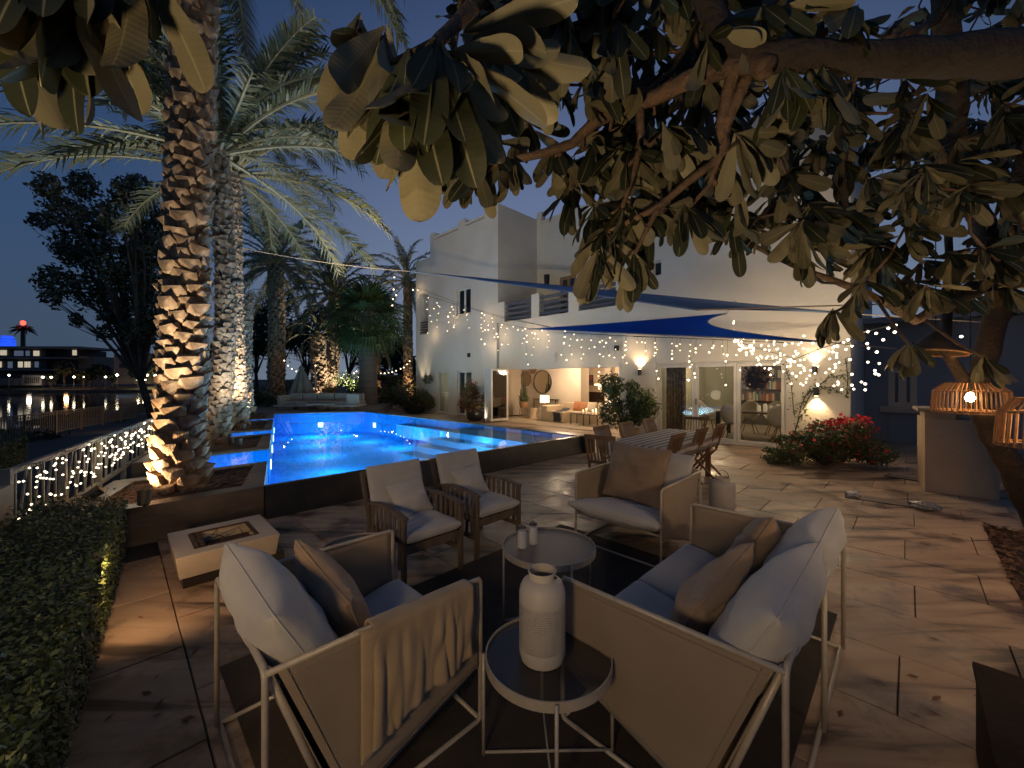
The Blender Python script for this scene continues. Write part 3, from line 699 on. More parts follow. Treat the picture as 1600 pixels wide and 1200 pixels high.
# drain pipe, outdoor tap panel, small boxes
b = MB(); b.tube([W(s_r + .02, -.05, 0), W(s_r + .02, -.05, 4.0)], .04, 8); b.build('drain_pipe', M('pipe', (.3, .3, .28), .6), house)
b = MB(); b.wbox(fs(866), fs(869), -.05, 0, fz(867, 551), fz(867, 558)); c = PF(867, 554, -.06)
b.tube([PF(864, 546, -.06), PF(869, 549, -.06), PF(869, 564, -.06), PF(865, 567, -.06)], .014, 6); b.build('wall_bracket', WFRAME, house)
b = MB(); b.wbox(fs(732), fs(735), -.08, 0, fz(734, 558), fz(734, 552)); b.build('vent', DARKM, house)
b = MB(); b.wbox(fs(962), fs(967), -.1, 0, fz(965, 548), fz(965, 540)); b.build('sensor', DARKM, house)
# second building set back at the far right, with its own window
side = thing('side_building', 'dark shaded low wing set back behind the outdoor counter, one pale framed window', 'building', W(14, 4))
WB = M('shaded_plaster', (.22, .25, .30), .85, col2=(.19, .215, .26), scale=1)  # evening shade is mixed into this dull blue plaster colour
b = MB(); NN = 3.6
wa, wc = fs(1388, NN), fs(1433, NN); z0, z1 = fz(1410, 636, NN), fz(1410, 575, NN)
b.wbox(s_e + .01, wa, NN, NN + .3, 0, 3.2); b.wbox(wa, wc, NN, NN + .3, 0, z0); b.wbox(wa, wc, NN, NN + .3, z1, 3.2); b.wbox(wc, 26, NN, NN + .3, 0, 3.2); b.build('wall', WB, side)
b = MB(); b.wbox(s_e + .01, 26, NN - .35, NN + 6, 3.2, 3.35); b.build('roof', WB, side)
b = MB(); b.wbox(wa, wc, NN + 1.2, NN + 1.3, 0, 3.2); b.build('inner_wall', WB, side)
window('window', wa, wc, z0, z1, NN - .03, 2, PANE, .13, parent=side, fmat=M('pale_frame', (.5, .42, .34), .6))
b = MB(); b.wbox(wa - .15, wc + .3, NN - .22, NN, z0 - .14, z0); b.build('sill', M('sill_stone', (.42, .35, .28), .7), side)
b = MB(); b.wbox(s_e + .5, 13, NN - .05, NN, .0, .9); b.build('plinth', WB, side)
# ================================================================== FENCES, LAKE SHORE
def uplight(loc, aim, pw, lab, col=WARM, angle=75, r=.04, vis=True, size=1.0, cat='spotlight', group='garden spotlights'):
    t = thing('garden_spotlight', lab, cat, loc, 0, group); d = (Vector(aim) - Vector(loc)).normalized()
    if vis:
        m = MB(); m.tube([Vector(loc) - UP * .1, Vector(loc)], .012, 6); m.build('stake', DARKM, t)
        m = MB(); x = d.orthogonal().normalized(); y = d.cross(x); L = Vector(loc); ring = []
        prof = [(-.09, .03), (-.08, .05), (.05, .06), (.06, .062), (.05, .05), (.03, .045)]
        vs = [L + (d * a + (x * math.cos(2 * PI * k / 14) + y * math.sin(2 * PI * k / 14)) * r_) * size for a, r_ in prof for k in range(14)]
        m.add(vs, [(i * 14 + k, i * 14 + (k + 1) % 14, (i + 1) * 14 + (k + 1) % 14, (i + 1) * 14 + k) for i in range(5) for k in range(14)]); m.build('housing', M('lamp_housing', (.10, .085, .06), .5, .4), t, smooth=40)
    lamp('spot_light', 'SPOT', Vector(loc) + d * .07, pw, col, r, aim, angle, .7, t); return t
# white lattice fence with fairy lights
wf = thing('white_fence', 'low white timber fence draped with fairy lights beside the hedge', 'fence', FL0)
WT = M('white_timber', (.34, .29, .22), .7, col2=(.27, .23, .17), scale=5)
def fp(t, z, off=0): return FL0 + FLd * t + FLn * off + UP * z
T0, T1 = .0, 8.8
for z in (.92, .34):
    b = MB(); b.beam(fp(T0, z), fp(T1, z), .05, .045); b.build('rail', WT, wf)
k = T0
while k < T1 + .1:
    b = MB(); b.obox(fp(k, .44), FLd * .028, FLn * .028, UP * .51); b.build('post', WT, wf); k += 1.1
k = T0 + .1; n = 0
while k < T1:
    b = MB(); b.beam(fp(k, .34, .02 if n % 2 else -.01), fp(k + (.16 if n % 2 else -.0), .92, .02 if n % 2 else -.01), .022, .014, FLn); b.build('slat', WT, wf); k += .13; n += 1
b = MB(); b.obox(fp(-.35, .38), FLd * .3, FLn * .05, UP * .45); b.build('gate_panel', WT, wf)
def bulb_mesh(r, mat_, seg=6):
    m = MB(); m.lathe([(.001, -r), (r * .8, -r * .55), (r, 0), (r * .8, r * .55), (.001, r)], seg=seg); return m.mesh('bulb', mat_, True)
BM_S, BM_M, BM_L = bulb_mesh(.0115, BULBF), bulb_mesh(.022, BULB), bulb_mesh(.036, BULB)
fl = thing('fairy_lights', 'cluster of small star bright fairy lights hung along the low white fence', 'string lights', fp(4, .9))
random.seed(3); ppts = []
pts = [fp(T0 + (T1 - T0) * i / 60, .93 + .02 * math.sin(i * 1.3), -.04) for i in range(61)]
m = MB(); m.tube(pts, .004, 4)
for i in range(285):
    t = T0 + (T1 - T0) * (random.random() ** 1.05); z = random.uniform(.5, .93); p = fp(t, z, -.06)
    sc = .75 + .12 * t; inst('bulb', BM_S, fl, Matrix.Translation(p) @ Matrix.Scale(sc, 4)); 
    if i % 3 == 0: m.tube([p, fp(t + random.uniform(-.05, .05), .93, -.04)], .002, 3, False)
m.build('wire', WIRE, fl, fixn=False)
for t in (2.0, 5.0, 8.0): lamp('fairy_glow', 'POINT', fp(t, .85, -.3), 5.0, (1, .86, .62), .25, parent=fl)
# tall metal railing across the path
rf = thing('metal_railing', 'long dark metal railing between the sunken path and the lake', 'fence', (-21.3, 16.5, -1.07))
RM = M('railing_paint', (.20, .15, .095), .6, .2)
a0 = Vector((-21.3, 16.5, 0)); ad_ = (Vector((-27.5, 31, 0)) - a0).normalized()
def rp_(t, z): return a0 + ad_ * t + UP * z
for z in (.07, -.92, -.05):
    b = MB(); b.beam(rp_(-7, z), rp_(24, z), .05, .05 if z > 0 else .03); b.build('rail', RM, rf)
pm = MB().obox((0, 0, 0), ad_ * .04, Vector((-ad_.y, ad_.x, 0)) * .04, UP * .6).mesh('post', RM)
smh = MB().obox((0, 0, 0), ad_ * .017, Vector((-ad_.y, ad_.x, 0)) * .012, UP * .49).mesh('slat', RM)
k = -7
while k < 24: inst('post', pm, rf, Matrix.Translation(rp_(k, -.49))); k += 2.1
k = -6.9
while k < 24: inst('slat', smh, rf, Matrix.Translation(rp_(k, -.45))); k += .155
uplight(rp_(6, -.9) + Vector((4.2, -1.0, 0)), rp_(6, -.3), 120, 'low path light shining on the metal railing', angle=150)
# bushes by the railing, kept as one mass of leaves
def leafcloud(name, pts, nrm, size, mat_, kind='stuff', parent=None, aspect=.5, jitter=.9):
    n = len(pts); pts = np.asarray(pts, float); nrm = np.asarray(nrm, float)
    nr = nrm + rng.normal(0, jitter, (n, 3)); nr /= np.linalg.norm(nr, axis=1)[:, None] + 1e-9
    t = rng.normal(0, 1, (n, 3)); t -= nr * (t * nr).sum(1)[:, None]; t /= np.linalg.norm(t, axis=1)[:, None] + 1e-9
    s = np.cross(nr, t); L = (np.asarray(size) * rng.uniform(.6, 1.3, n))[:, None]
    v = np.stack([pts - t * L, pts + s * L * aspect + nr * L * .15, pts + t * L, pts - s * L * aspect + nr * L * .15], 1).reshape(-1, 3)
    me = bpy.data.meshes.new(name); me.vertices.add(4 * n); me.vertices.foreach_set('co', v.ravel())
    me.loops.add(4 * n); me.loops.foreach_set('vertex_index', np.arange(4 * n)); me.polygons.add(n)
    me.polygons.foreach_set('loop_start', np.arange(0, 4 * n, 4)); me.polygons.foreach_set('loop_total', np.full(n, 4)); me.materials.append(mat_)
    me.update(calc_edges=True); o = bpy.data.objects.new(name, me); COL.objects.link(o)
    if kind: o['kind'] = kind
    if parent is not None: o.parent = parent; o.matrix_parent_inverse = mat_of(parent).inverted()
    return o
def blob_pts(cs, n):       # random points in a set of ellipsoids (centre, radius xyz), denser near the skin
    out = []; nn = []
    cs = list(cs); w = np.array([c[1][0] * c[1][1] + c[1][0] * c[1][2] for c in cs]); w = w / w.sum()
    idx = rng.choice(len(cs), n, p=w)
    d = rng.normal(0, 1, (n, 3)); d /= np.linalg.norm(d, axis=1)[:, None]; r = rng.uniform(.35, 1, n) ** .5 * rng.lognormal(0, .16, n)
    c = np.array([list(cs[i][0]) for i in idx]); R_ = np.array([list(cs[i][1]) for i in idx])
    return c + d * R_ * r[:, None], d
def bush(name, lab, c, rad, n, size, mat_=LEAFT, k=6, cat='bush', group=None, seed=0, flowers=None, stem=True, loc=None):
    rs = random.Random(seed); c = Vector(c); cs = []
    for i in range(int(k * 1.5)): a_ = rs.uniform(.22, .5); cs.append((c + Vector((rs.uniform(-1, 1) * rad[0] * .85, rs.uniform(-1, 1) * rad[1] * .8, rs.uniform(-.7, .9) * rad[2])), tuple(r * a_ for r in rad)))
    t = thing(name, lab, cat, (c.x, c.y, c.z - rad[2]), 0, group)
    p, d = blob_pts(cs, n); o = leafcloud('foliage', p, d, size, mat_, None, t)
    if stem:
        m = MB()
        for q in cs: m.tube([Vector((c.x, c.y, c.z - rad[2])), (Vector(q[0]) + c) / 2 - UP * rad[2] * .3, q[0]], [.02, .014, .005], 5)
        m.build('stem', BARKD, t)
    if flowers:
        fm, nf, fs_ = flowers; p, d = blob_pts(cs, nf); p = p[np.argsort(rng.random(nf))]; leafcloud('blossoms', p, d, fs_, fm, 'stuff', t, .8)
    return t
BUSHW = ['nearest', 'second', 'third', 'fourth', 'fifth', 'sixth', 'seventh', 'eighth', 'farthest']
for i in range(9):
    p = rp_(1 + i * 3.0, 0) + Vector((-2.2 - (i % 3) * .6, 0, -1.35)); bush('shore_bush', f'{BUSHW[i]} of nine low dark bushes on the lake bank behind the railing', p, (2.3, 1.6, .55), 900, .12, LEAFT, 5, 'bush', 'bushes along the lake bank', i, stem=False)

# ------------------------------------------------------------------ far shore
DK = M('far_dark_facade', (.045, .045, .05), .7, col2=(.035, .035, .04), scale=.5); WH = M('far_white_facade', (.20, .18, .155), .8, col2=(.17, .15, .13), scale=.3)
LITW = M('lit_window', (.7, .65, .55), .5, emis=(1, .85, .62), estr=.42, sampling='NONE'); BLW = M('dim_window', (.05, .07, .1), .2, emis=(.5, .65, 1), estr=.10, sampling='NONE')
def X_(u, Y): return (u - 800) / F * Y
def Z_(v, Y): return H - (v - HV) / F * Y
def fbox(mb, u0, u1, v0, v1, Y, dep): mb.box(((X_(u0, Y) + X_(u1, Y)) / 2, Y + dep / 2, (Z_(v0, Y) + Z_(v1, Y)) / 2), (X_(u1, Y) - X_(u0, Y), dep, abs(Z_(v0, Y) - Z_(v1, Y))))
t = thing('lake_building', 'long dark three storey modern building with lit windows across the lake', 'building', (X_(55, 138), 145, -1))
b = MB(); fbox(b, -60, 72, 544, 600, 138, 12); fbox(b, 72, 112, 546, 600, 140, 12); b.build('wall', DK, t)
for (v0, v1) in ((541, 544.5), (558, 560.5), (577, 579)):
    b = MB(); fbox(b, -62, 122 if v0 < 550 else 100, v0, v1, 135, 14); b.build('floor_slab', M('slab_edge', (.16, .15, .14), .7), t)
for (u0, u1, v0, v1, mt) in ((0, 9, 547, 555, LITW), (22, 35, 548, 556, BLW), (40, 45, 548, 556, BLW), (52, 60, 548, 556, LITW), (111, 119, 547, 555, LITW), (12, 18, 565, 575, BLW), (28, 34, 565, 574, LITW), (38, 41, 565, 574, LITW), (43, 46, 565, 574, LITW), (54, 59, 565, 574, BLW), (-6, 1, 565, 574, LITW)):
    b = MB(); fbox(b, u0, u1, v0, v1, 137.6 if u0 < 72 else 139.6, .3); b.build('window', mt, t)
b = MB(); fbox(b, 109, 111, 545, 558, 136, .4); fbox(b, 120, 122, 545, 558, 136, .4); b.build('column', DK, t)
t = thing('boathouse', 'small white lakeside pavilion with barred windows at the far waterline', 'building', (X_(60, 128), 129, -1))
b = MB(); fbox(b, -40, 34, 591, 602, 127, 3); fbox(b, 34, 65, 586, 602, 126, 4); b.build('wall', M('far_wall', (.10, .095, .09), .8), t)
for i in range(8): b = MB(); fbox(b, 38 + i * 3, 39.6 + i * 3, 590, 599, 125.9, .3); b.build('window', DARKM, t)
t = thing('lake_house', 'pale flat roofed house across the lake left of the uplit palm', 'building', (X_(205, 130), 135, -1))
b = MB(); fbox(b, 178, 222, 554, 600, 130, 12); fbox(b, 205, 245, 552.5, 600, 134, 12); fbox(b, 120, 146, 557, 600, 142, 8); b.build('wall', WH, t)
for (u0, u1, v0, v1) in ((186, 197, 568, 575), (226, 232, 578, 590)): b = MB(); fbox(b, u0, u1, v0, v1, 129.7, .3); b.build('window', DARKM, t)
t = thing('lit_tower', 'distant tower glowing blue above the dark building roof', 'tower', (X_(4, 300), 300, 0))
TB = M('tower_blue_light', (.02, .05, .5), .5, emis=(.02, .10, 1), estr=.9, sampling='NONE')
for (u0, u1, v0, v1) in ((-6, 10, 534, 541), (-4, 9, 530, 533), (-1, 8, 526.5, 529), (2, 6, 524, 525.8)): b = MB(); fbox(b, u0, u1, v0, v1, 300, 6); b.build('lit_tier', TB, t)
b = MB(); fbox(b, -4, 8, 527, 600, 303, 6); b.build('shaft', DK, t)
t = thing('palm_mast', 'tall palm shaped mast with a red warning light on top', 'mast', (X_(36, 170), 170, -1))
b = MB(); b.tube([(X_(36, 170), 170, -1), (X_(36, 170), 170, Z_(513, 170))], [.9, .7], 8); b.build('pole', DARKM, t)
b = MB(); o = Vector((X_(36, 170), 170, Z_(514, 170)))
for i in range(18):
    a = i * 2.4; el = R(60 - 75 * (i / 18)); L = 4.4; pts = []
    for k in range(5): q = k / 4; pts.append(o + Vector((math.cos(a) * L * q * math.cos(el), math.sin(a) * L * q * math.cos(el), L * q * math.sin(el) - 2.4 * q * q)))
    b.tube(pts, [.3, .42, .38, .25, .05], 4, False)
b.build('crown', LEAFT, t); b = MB(); b.lathe([(.01, 0), (.75, .4), (.75, 1.6), (.01, 2.0)], o + UP * 1.6, 8); b.build('warning_light', M('red_beacon', (1, .05, .02), .5, emis=(1, .04, .02), estr=6, sampling='NONE'), t)
def tree(name, lab, base, top, blobs, n, size, mat_=LEAFT, rt=.14, group=None, cat='tree', bark=BARKD):
    t = thing(name, lab, cat, base, 0, group); base = Vector(base)
    m = MB(); fork = base.lerp(Vector(top), .45); m.tube([base, base.lerp(fork, .5) + Vector((rt * .4, 0, 0)), fork], [rt, rt * .8, rt * .65], 8); m.build('trunk', bark, t, smooth=True)
    m = MB()
    for c, r in blobs:
        c = Vector(c); md = fork.lerp(c, .5) + Vector((random.uniform(-.2, .2), 0, .12 * (c - fork).length)); m.tube([fork, md, c], [rt * .5, rt * .25, rt * .06], 5)
        for k in range(3): m.tube([md, c + Vector((random.uniform(-1, 1) * r[0], random.uniform(-1, 1) * r[1], random.uniform(-1, 1) * r[2])) * .9], [rt * .15, rt * .04], 4)
    m.build('limb', bark, t)
    p, d = blob_pts(blobs, n); leafcloud('crown', p, d, size, mat_, None, t); return t
random.seed(11)
SHTR = [(100, 575, 14, 22), (130, 585, 10, 16), (158, 578, 13, 20), (175, 588, 8, 12), (215, 585, 10, 14), (243, 578, 12, 20), (80, 590, 8, 10), (140, 590, 8, 8)]
for i, (u, v, rw_, rh) in enumerate(SHTR):
    Y = 126 + (i % 3) * 2; c = Vector((X_(u, Y), Y, Z_(v, Y))); r = rw_ * Y / F; rz = rh * Y / F * .6
    bl = [(c + Vector((random.uniform(-.6, .6) * r, 0, random.uniform(-.5, .5) * rz)), (r * .6, r * .5, rz * .6)) for _ in range(4)]
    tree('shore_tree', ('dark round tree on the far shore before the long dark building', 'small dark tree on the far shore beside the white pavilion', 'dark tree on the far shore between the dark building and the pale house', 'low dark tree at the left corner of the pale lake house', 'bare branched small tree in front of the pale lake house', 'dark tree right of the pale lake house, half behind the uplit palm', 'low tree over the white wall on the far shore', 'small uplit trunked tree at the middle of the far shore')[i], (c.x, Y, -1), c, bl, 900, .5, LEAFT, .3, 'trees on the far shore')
SHL = M('shore_lamp_globe', (1, .9, .7), .4, emis=(1, .86, .56), estr=14, sampling='NONE')
for i, (u, v, r) in enumerate(((67, 589.5, .36), (80, 589.5, .33), (115.5, 589, .33), (131, 589, .2), (165, 589, .3), (183, 586, .4), (217, 589, .36), (225.5, 589, .36), (216, 593.5, .42), (226, 593.5, .36), (230, 586, .4), (243, 587, .42), (14, 586.5, .3))):
    Y = 124.0; c = Vector((X_(u, Y), Y, Z_(v, Y)))
    t = thing('shore_lamp', f"{['second', 'third', 'fourth', 'fifth', 'sixth', 'seventh', 'eighth upper', 'ninth upper', 'eighth lower', 'ninth lower', 'tenth', 'last', 'first'][i]} glowing garden lamp from the left on the far lake shore", 'lamp', (c.x, Y, -.9), 0, 'garden lamps on the far lake shore')
    m = MB(); m.tube([(c.x, Y, -.9), c], .06, 5); m.build('post', DARKM, t); m = MB(); m.lathe([(.01, -r), (r, 0), (.01, r)], c, 8); m.build('globe', SHL, t)
lamp('shore_glow', 'POINT', (X_(112, 124), 122.5, .2), 500, (1, .5, .2), .5); lamp('shore_glow', 'POINT', (X_(235, 128), 126, 1.2), 900, (1, .75, .4), .5); lamp('shore_glow', 'POINT', (X_(70, 128), 123.8, .6), 260, (1, .8, .6), .5)

# ================================================================== HEDGE
def hz_(t, w):     # clipped hedge height
    return .56 + .05 * noise.noise(Vector((t * 1.3, w * 1.3, 0))) + .04 * noise.noise(Vector((t * 4, w * 4, 3)))
def hp(t, w, z): return HEDGE0 + HEDGEd * t + HEDGEn * w + UP * z
hedge = thing('hedge', 'broad clipped dark green hedge filling the bed left of the paving', 'hedge', hp(2.5, 1, 0))
def hw(t): return 1.45 + .10 * t      # width up to the white fence
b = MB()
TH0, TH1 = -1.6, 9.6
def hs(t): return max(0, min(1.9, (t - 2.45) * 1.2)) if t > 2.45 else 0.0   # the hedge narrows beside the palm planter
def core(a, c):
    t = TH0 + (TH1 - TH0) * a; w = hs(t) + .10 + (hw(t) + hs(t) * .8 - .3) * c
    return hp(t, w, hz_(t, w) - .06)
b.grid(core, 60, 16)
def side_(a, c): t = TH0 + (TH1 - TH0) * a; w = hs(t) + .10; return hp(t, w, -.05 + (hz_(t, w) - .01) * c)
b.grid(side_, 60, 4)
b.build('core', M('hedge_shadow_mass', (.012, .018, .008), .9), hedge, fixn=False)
n = 90000; tt = TH0 + (TH1 - TH0) * rng.random(n) ** 1.35; ww = rng.random(n); side = rng.random(n) < .30
pts = []; nn_ = []; sz = []
hn = np.array(HEDGEn)
for i in range(n):
    t = tt[i]; w0 = hs(t)
    if side[i]: w = w0 + .05 + .08 * rng.random(); z = .02 + .55 * rng.random(); p = hp(t, w, z); nn_.append(-hn + np.array([0, 0, .5]))
    else: w = w0 + .03 + (hw(t) + w0 * .8) * ww[i]; p = hp(t, w, hz_(t, w) + .05 * rng.normal() - .02); nn_.append((0, 0, 1))
    pts.append(p); sz.append(.013 + .004 * rng.random())
leafcloud('leaves', pts, nn_, sz, LEAFD, 'stuff', hedge, .55, .55)

# ================================================================== PALMS
def frond_mesh(el0, L=2.4, droop=1.3, n=62, seed=0, wl=.30, mat2=FROND, twist=.5):
    rs = random.Random(seed); m = MB(); pts = []; p = Vector((0, 0, 0)); N = 16; dirs = []
    for i in range(N + 1):
        q = i / N; el = el0 - droop * q ** 1.4; d = Vector((math.cos(el), 0, math.sin(el))); pts.append(p.copy()); dirs.append(d); p = p + d * L / N
    m.tube(pts, [.028 * (1 - .85 * i / N) for i in range(N + 1)], 5, False, 1)
    for i in range(n):
        q = .16 + .84 * i / n; f = q * N; k = min(N - 1, int(f)); o = pts[k].lerp(pts[k + 1], f - k); d = dirs[k]; nrm = Vector((-d.z, 0, d.x))
        ll = wl * (math.sin(min(1, (q - .1) * 1.6) * PI / 2) * (1 - .55 * max(0, q - .5) * 2 * .8)) * rs.uniform(.8, 1.15)
        for sgn in (-1, 1):
            sd = Vector((0, sgn, 0)) * (.72 + .15 * rs.random()) + d * (.55 + .4 * q) + nrm * rs.uniform(-.15, .55); sd.normalize(); w = nrm.cross(sd).normalized() if rs.random() < .5 else d
            w = (d * .8 + nrm * rs.uniform(-.6, .6)).normalized() * .016
            tip = o + sd * ll + UP * (-.16 * ll - .05 * rs.random()); mid = o + sd * ll * .5
            m.add([o - w, o + w, mid + w * .9, tip, mid - w * .9], [(0, 1, 2, 4), (4, 2, 3)], 0)
    return m.mesh('frond', [mat2, RACH])
FR = {}
def palm_crown(t, c, L, count, seed, els=(80, 62, 42, 20, 0, -25), fmat=FROND, wl=.34, droops=None, cut=None):
    rs = random.Random(seed); key = (fmat.name, wl)
    if key not in FR:
        FR[key] = [[frond_mesh(R(e), 2.4, dr, 62, i * 7 + j, wl, fmat) for j in range(2)] for i, (e, dr) in enumerate(zip(els, droops or (1.5, 1.7, 1.7, 1.5, 1.2, .9)))]
    for i in range(count):
        band = min(len(els) - 1, int(i / count * len(els))); az = i * 2.39996 + rs.uniform(-.2, .2)
        M_ = Matrix.Translation(Vector(c)) @ Matrix.Rotation(az, 4, 'Z') @ Matrix.Rotation(rs.uniform(-.14, .14), 4, 'Y') @ Matrix.Rotation(rs.uniform(-.3, .3), 4, 'X') @ Matrix.Scale(L / 2.4 * rs.uniform(.88, 1.1), 4)
        if cut and not cut(az): continue
        inst('frond', FR[key][band][rs.randrange(2)], t, M_)
def boot_mesh(w=.24, h=.17, out=.075):
    m = MB()   # local: +X outward from the trunk, Z up; a shovel shaped stub overlapping upward
    vs = [(-.04, -w * .30, -h * .55), (-.04, w * .30, -h * .55), (.012, w * .16, -h * .5), (.012, -w * .16, -h * .5),
          (out * .55, -w * .50, h * .22), (out * .55, w * .50, h * .22), (out * .85, w * .24, h * .02), (out * 1.0, 0, -h * .08), (out * .85, -w * .24, h * .02),
          (-.03, -w * .42, h * .50), (-.03, w * .42, h * .50), (out * 1.05, w * .42, h * .46), (out * .95, 0, h * .24), (out * 1.05, -w * .42, h * .46)]
    f = [(3, 2, 6, 7), (3, 7, 8), (2, 1, 5, 6), (0, 3, 8, 4), (6, 5, 11), (6, 11, 12, 7), (7, 12, 13, 8), (8, 13, 4), (4, 13, 9, 0), (5, 1, 10, 11), (11, 10, 9, 13), (11, 13, 12)]
    m.add(vs, f); return m
def palm(name, lab, base, top, r, boots='stuff', bw=.2, rows=None, L=3.0, fronds=34, seed=0, group='date palms', crown=True, bmat=BOOT, els=None, wl=.30, fmat=FROND, bh=.17, bout=.075, zmax=99, cut=None, per=8):
    base = Vector(base); top = Vector(top); t = thing(name, lab, 'palm tree', base, 0, group); N = 14; rs = random.Random(seed)
    ctl = []; side_v = Vector((rs.uniform(-1, 1), rs.uniform(-1, 1), 0)) * .12
    for i in range(N + 1): q = i / N; ctl.append(base.lerp(top, q) + side_v * math.sin(q * PI))
    rad = [r * (1.18 if i == 0 else 1.0) * (1 - .16 * i / N) for i in range(N + 1)]; rad[-1] *= 1.15
    m = MB(); m.tube(ctl, rad, 18); m.build('trunk', TRUNK, t, smooth=True)
    if boots:
        hgt = (top - base).length; rh = bh * .98; nrow = int(hgt / rh); bm_ = boot_mesh(bw, bh * 1.35, bout)
        me = [ ]
        for k in range(3):
            mm = MB(); mm.v = [(x * rs.uniform(.8, 1.2), y * rs.uniform(.9, 1.1), z + rs.uniform(-.008, .008)) for x, y, z in bm_.v]; mm.f = bm_.f; mm.mi = bm_.mi; me.append(mm)
        mes = [q.mesh('leaf_base', bmat) for q in me]; joint = MB(); cnt = 0
        for ii in range(nrow * per):
            q = (ii + .5) / (nrow * per); f = q * N; k = min(N - 1, int(f)); c = ctl[k].lerp(ctl[k + 1], f - k); rr_ = rad[k]
            if c.z > zmax: break
            for a in range(1):
                an = ii * 2.39996 + rs.uniform(-.07, .07)
                if rs.random() < .03: continue
                sc = rs.uniform(.8, 1.22); M_ = Matrix.Translation(c + Vector((math.cos(an), math.sin(an), 0)) * rr_ * .96 + UP * rs.uniform(-.02, .02)) @ Matrix.Rotation(an, 4, 'Z') @ Matrix.Rotation(rs.uniform(-.12, .28), 4, 'Y') @ Matrix.Rotation(rs.uniform(-.2, .2), 4, 'X') @ Matrix.Scale(sc, 4)
                vi = rs.randrange(3)
                if boots == 'parts' and cnt < 299: inst('leaf_base', mes[vi], t, M_); cnt += 1
                else: joint.add([M_ @ Vector(v) for v in me[vi].v], me[vi].f)
        if joint.v: joint.build('leaf_bases', bmat, t, kind='stuff', fixn=False)
    if crown: palm_crown(t, top, L, fronds, seed, els=els or (80, 62, 42, 20, 0, -25), fmat=fmat, wl=wl, cut=cut)
    return t
# foreground palm: its stubs are the biggest thing lit in the picture
palm('date_palm', 'nearest date palm with huge uplit scaly trunk in the front planter', (-4.18, 5.0, RZ - .08), (-3.97, 5.1, 9.3), .18, 'parts', .225, seed=1, L=3.2, fronds=30, bh=.155, bout=.085, per=7, zmax=8.6)
palm('date_palm', 'second date palm, trunk washed pale blue, just behind the nearest one', (-6.22, 8.35, RZ - .08), (-6.3, 8.5, 6.5), .165, 'stuff', .15, seed=2, L=4.1, fronds=26, wl=.36, els=(85, 75, 62, 45, 25, 0), bh=.14, bout=.05, per=9)
palm('date_palm', 'third date palm with full silver green crown arching over the pool', (-7.75, 11.1, RZ - .08), (-7.75, 10.9, 7.3), .27, 'stuff', .20, seed=3, L=4.7, fronds=58, wl=.36, els=(85, 75, 62, 45, 25, 0), bh=.14, bout=.06, per=10)
palm('date_palm', 'short brightly uplit palm trunk with a cropped top at the pool corner', (-9.75, 14.4, RZ - .08), (-9.7, 14.4, 4.75), .30, 'stuff', .20, seed=4, L=.8, fronds=16, bh=.15, bout=.08, per=9)
palm('date_palm', 'tall date palm behind the far left end of the pool', (-13.0, 21.8, 0), (-13.1, 22.0, 8.0), .40, 'stuff', .24, seed=5, L=3.6, fronds=70, bh=.2, bout=.07, per=9)
palm('date_palm', 'date palm leaning behind the outdoor sofa with dense dark crown', (-11.6, 25, 0), (-11.1, 25, 7.0), .38, 'stuff', .24, seed=6, L=4.0, fronds=66, bh=.2, bout=.07, per=9)
palm('date_palm', 'short brightly uplit palm trunk right of the folded parasol', (-11.6, 24.0, 0), (-11.9, 24.3, 4.3), .42, 'stuff', .26, seed=8, L=2.0, fronds=20, bh=.2, bout=.09, per=9)
palm('date_palm', 'slim tall palm with upright crown beside the tower wall', (-6.3, 24.2, 0), (-6.35, 24.2, 7.6), .26, 'stuff', .18, seed=9, L=2.8, fronds=46, bh=.17, bout=.05, per=8)
palm('date_palm', 'small palm between the fan palm and the slim tall palm', (-9.2, 27, 0), (-9.2, 27, 4.2), .22, 'stuff', .18, seed=10, L=2.4, fronds=26, bh=.17, bout=.05, per=8)
# fan palm
def fan_mesh(seed):
    rs = random.Random(seed); m = MB(); pts = [Vector((0, 0, 0)), Vector((.45, 0, .10)), Vector((.9, 0, .05))]; m.tube(pts, [.025, .018, .012], 5, False, 1); o = pts[-1]
    for i in range(26):
        a = R(-125 + 250 * i / 25); d = Vector((math.cos(a), math.sin(a), 0)); L = .75 * (1 - .2 * abs(a) / 2.2) * rs.uniform(.9, 1.1); n = Vector((-d.y, d.x, 0)) * .032
        p1 = o + d * L * .55 + UP * rs.uniform(-.04, .06); p2 = o + d * L * .85 - UP * .12; p3 = o + d * L * 1.1 - UP * (.34 + .1 * rs.random())
        m.add([o - n * .2, o + n * .2, p1 + n, p1 - n, p2 + n * .5, p2 - n * .5, p3], [(0, 1, 2, 3), (3, 2, 4, 5), (5, 4, 6)], 0)
    return m.mesh('fan_leaf', [FAN, RACH])
FM = [fan_mesh(i) for i in range(3)]
t = thing('fan_palm', 'stout fan palm with smooth pale column trunk behind the pool corner', 'palm tree', (-7.65, 21.0, 0)); random.seed(21)
m = MB(); m.tube([(-7.65, 21, 0), (-7.65, 21, .3), (-7.62, 21, 2.2), (-7.65, 21, 3.6), (-7.65, 21, 4.2)], [.62, .52, .44, .40, .36], 16); m.build('trunk', M('fan_palm_trunk', (.27, .20, .14), .85, col2=(.2, .14, .1), scale=2, bump=.5, bscale=7, stretch=(.4, .4, 5)), t, smooth=True)
for i in range(54):
    el = R(75 - 130 * (i / 54)); az = i * 2.4
    M_ = Matrix.Translation((-7.65, 21, 4.7)) @ Matrix.Rotation(az, 4, 'Z') @ Matrix.Rotation(-el, 4, 'Y') @ Matrix.Rotation(random.uniform(-.5, .5), 4, 'X') @ Matrix.Scale(random.uniform(1.25, 1.6), 4); inst('fan_leaf', FM[i % 3], t, M_)
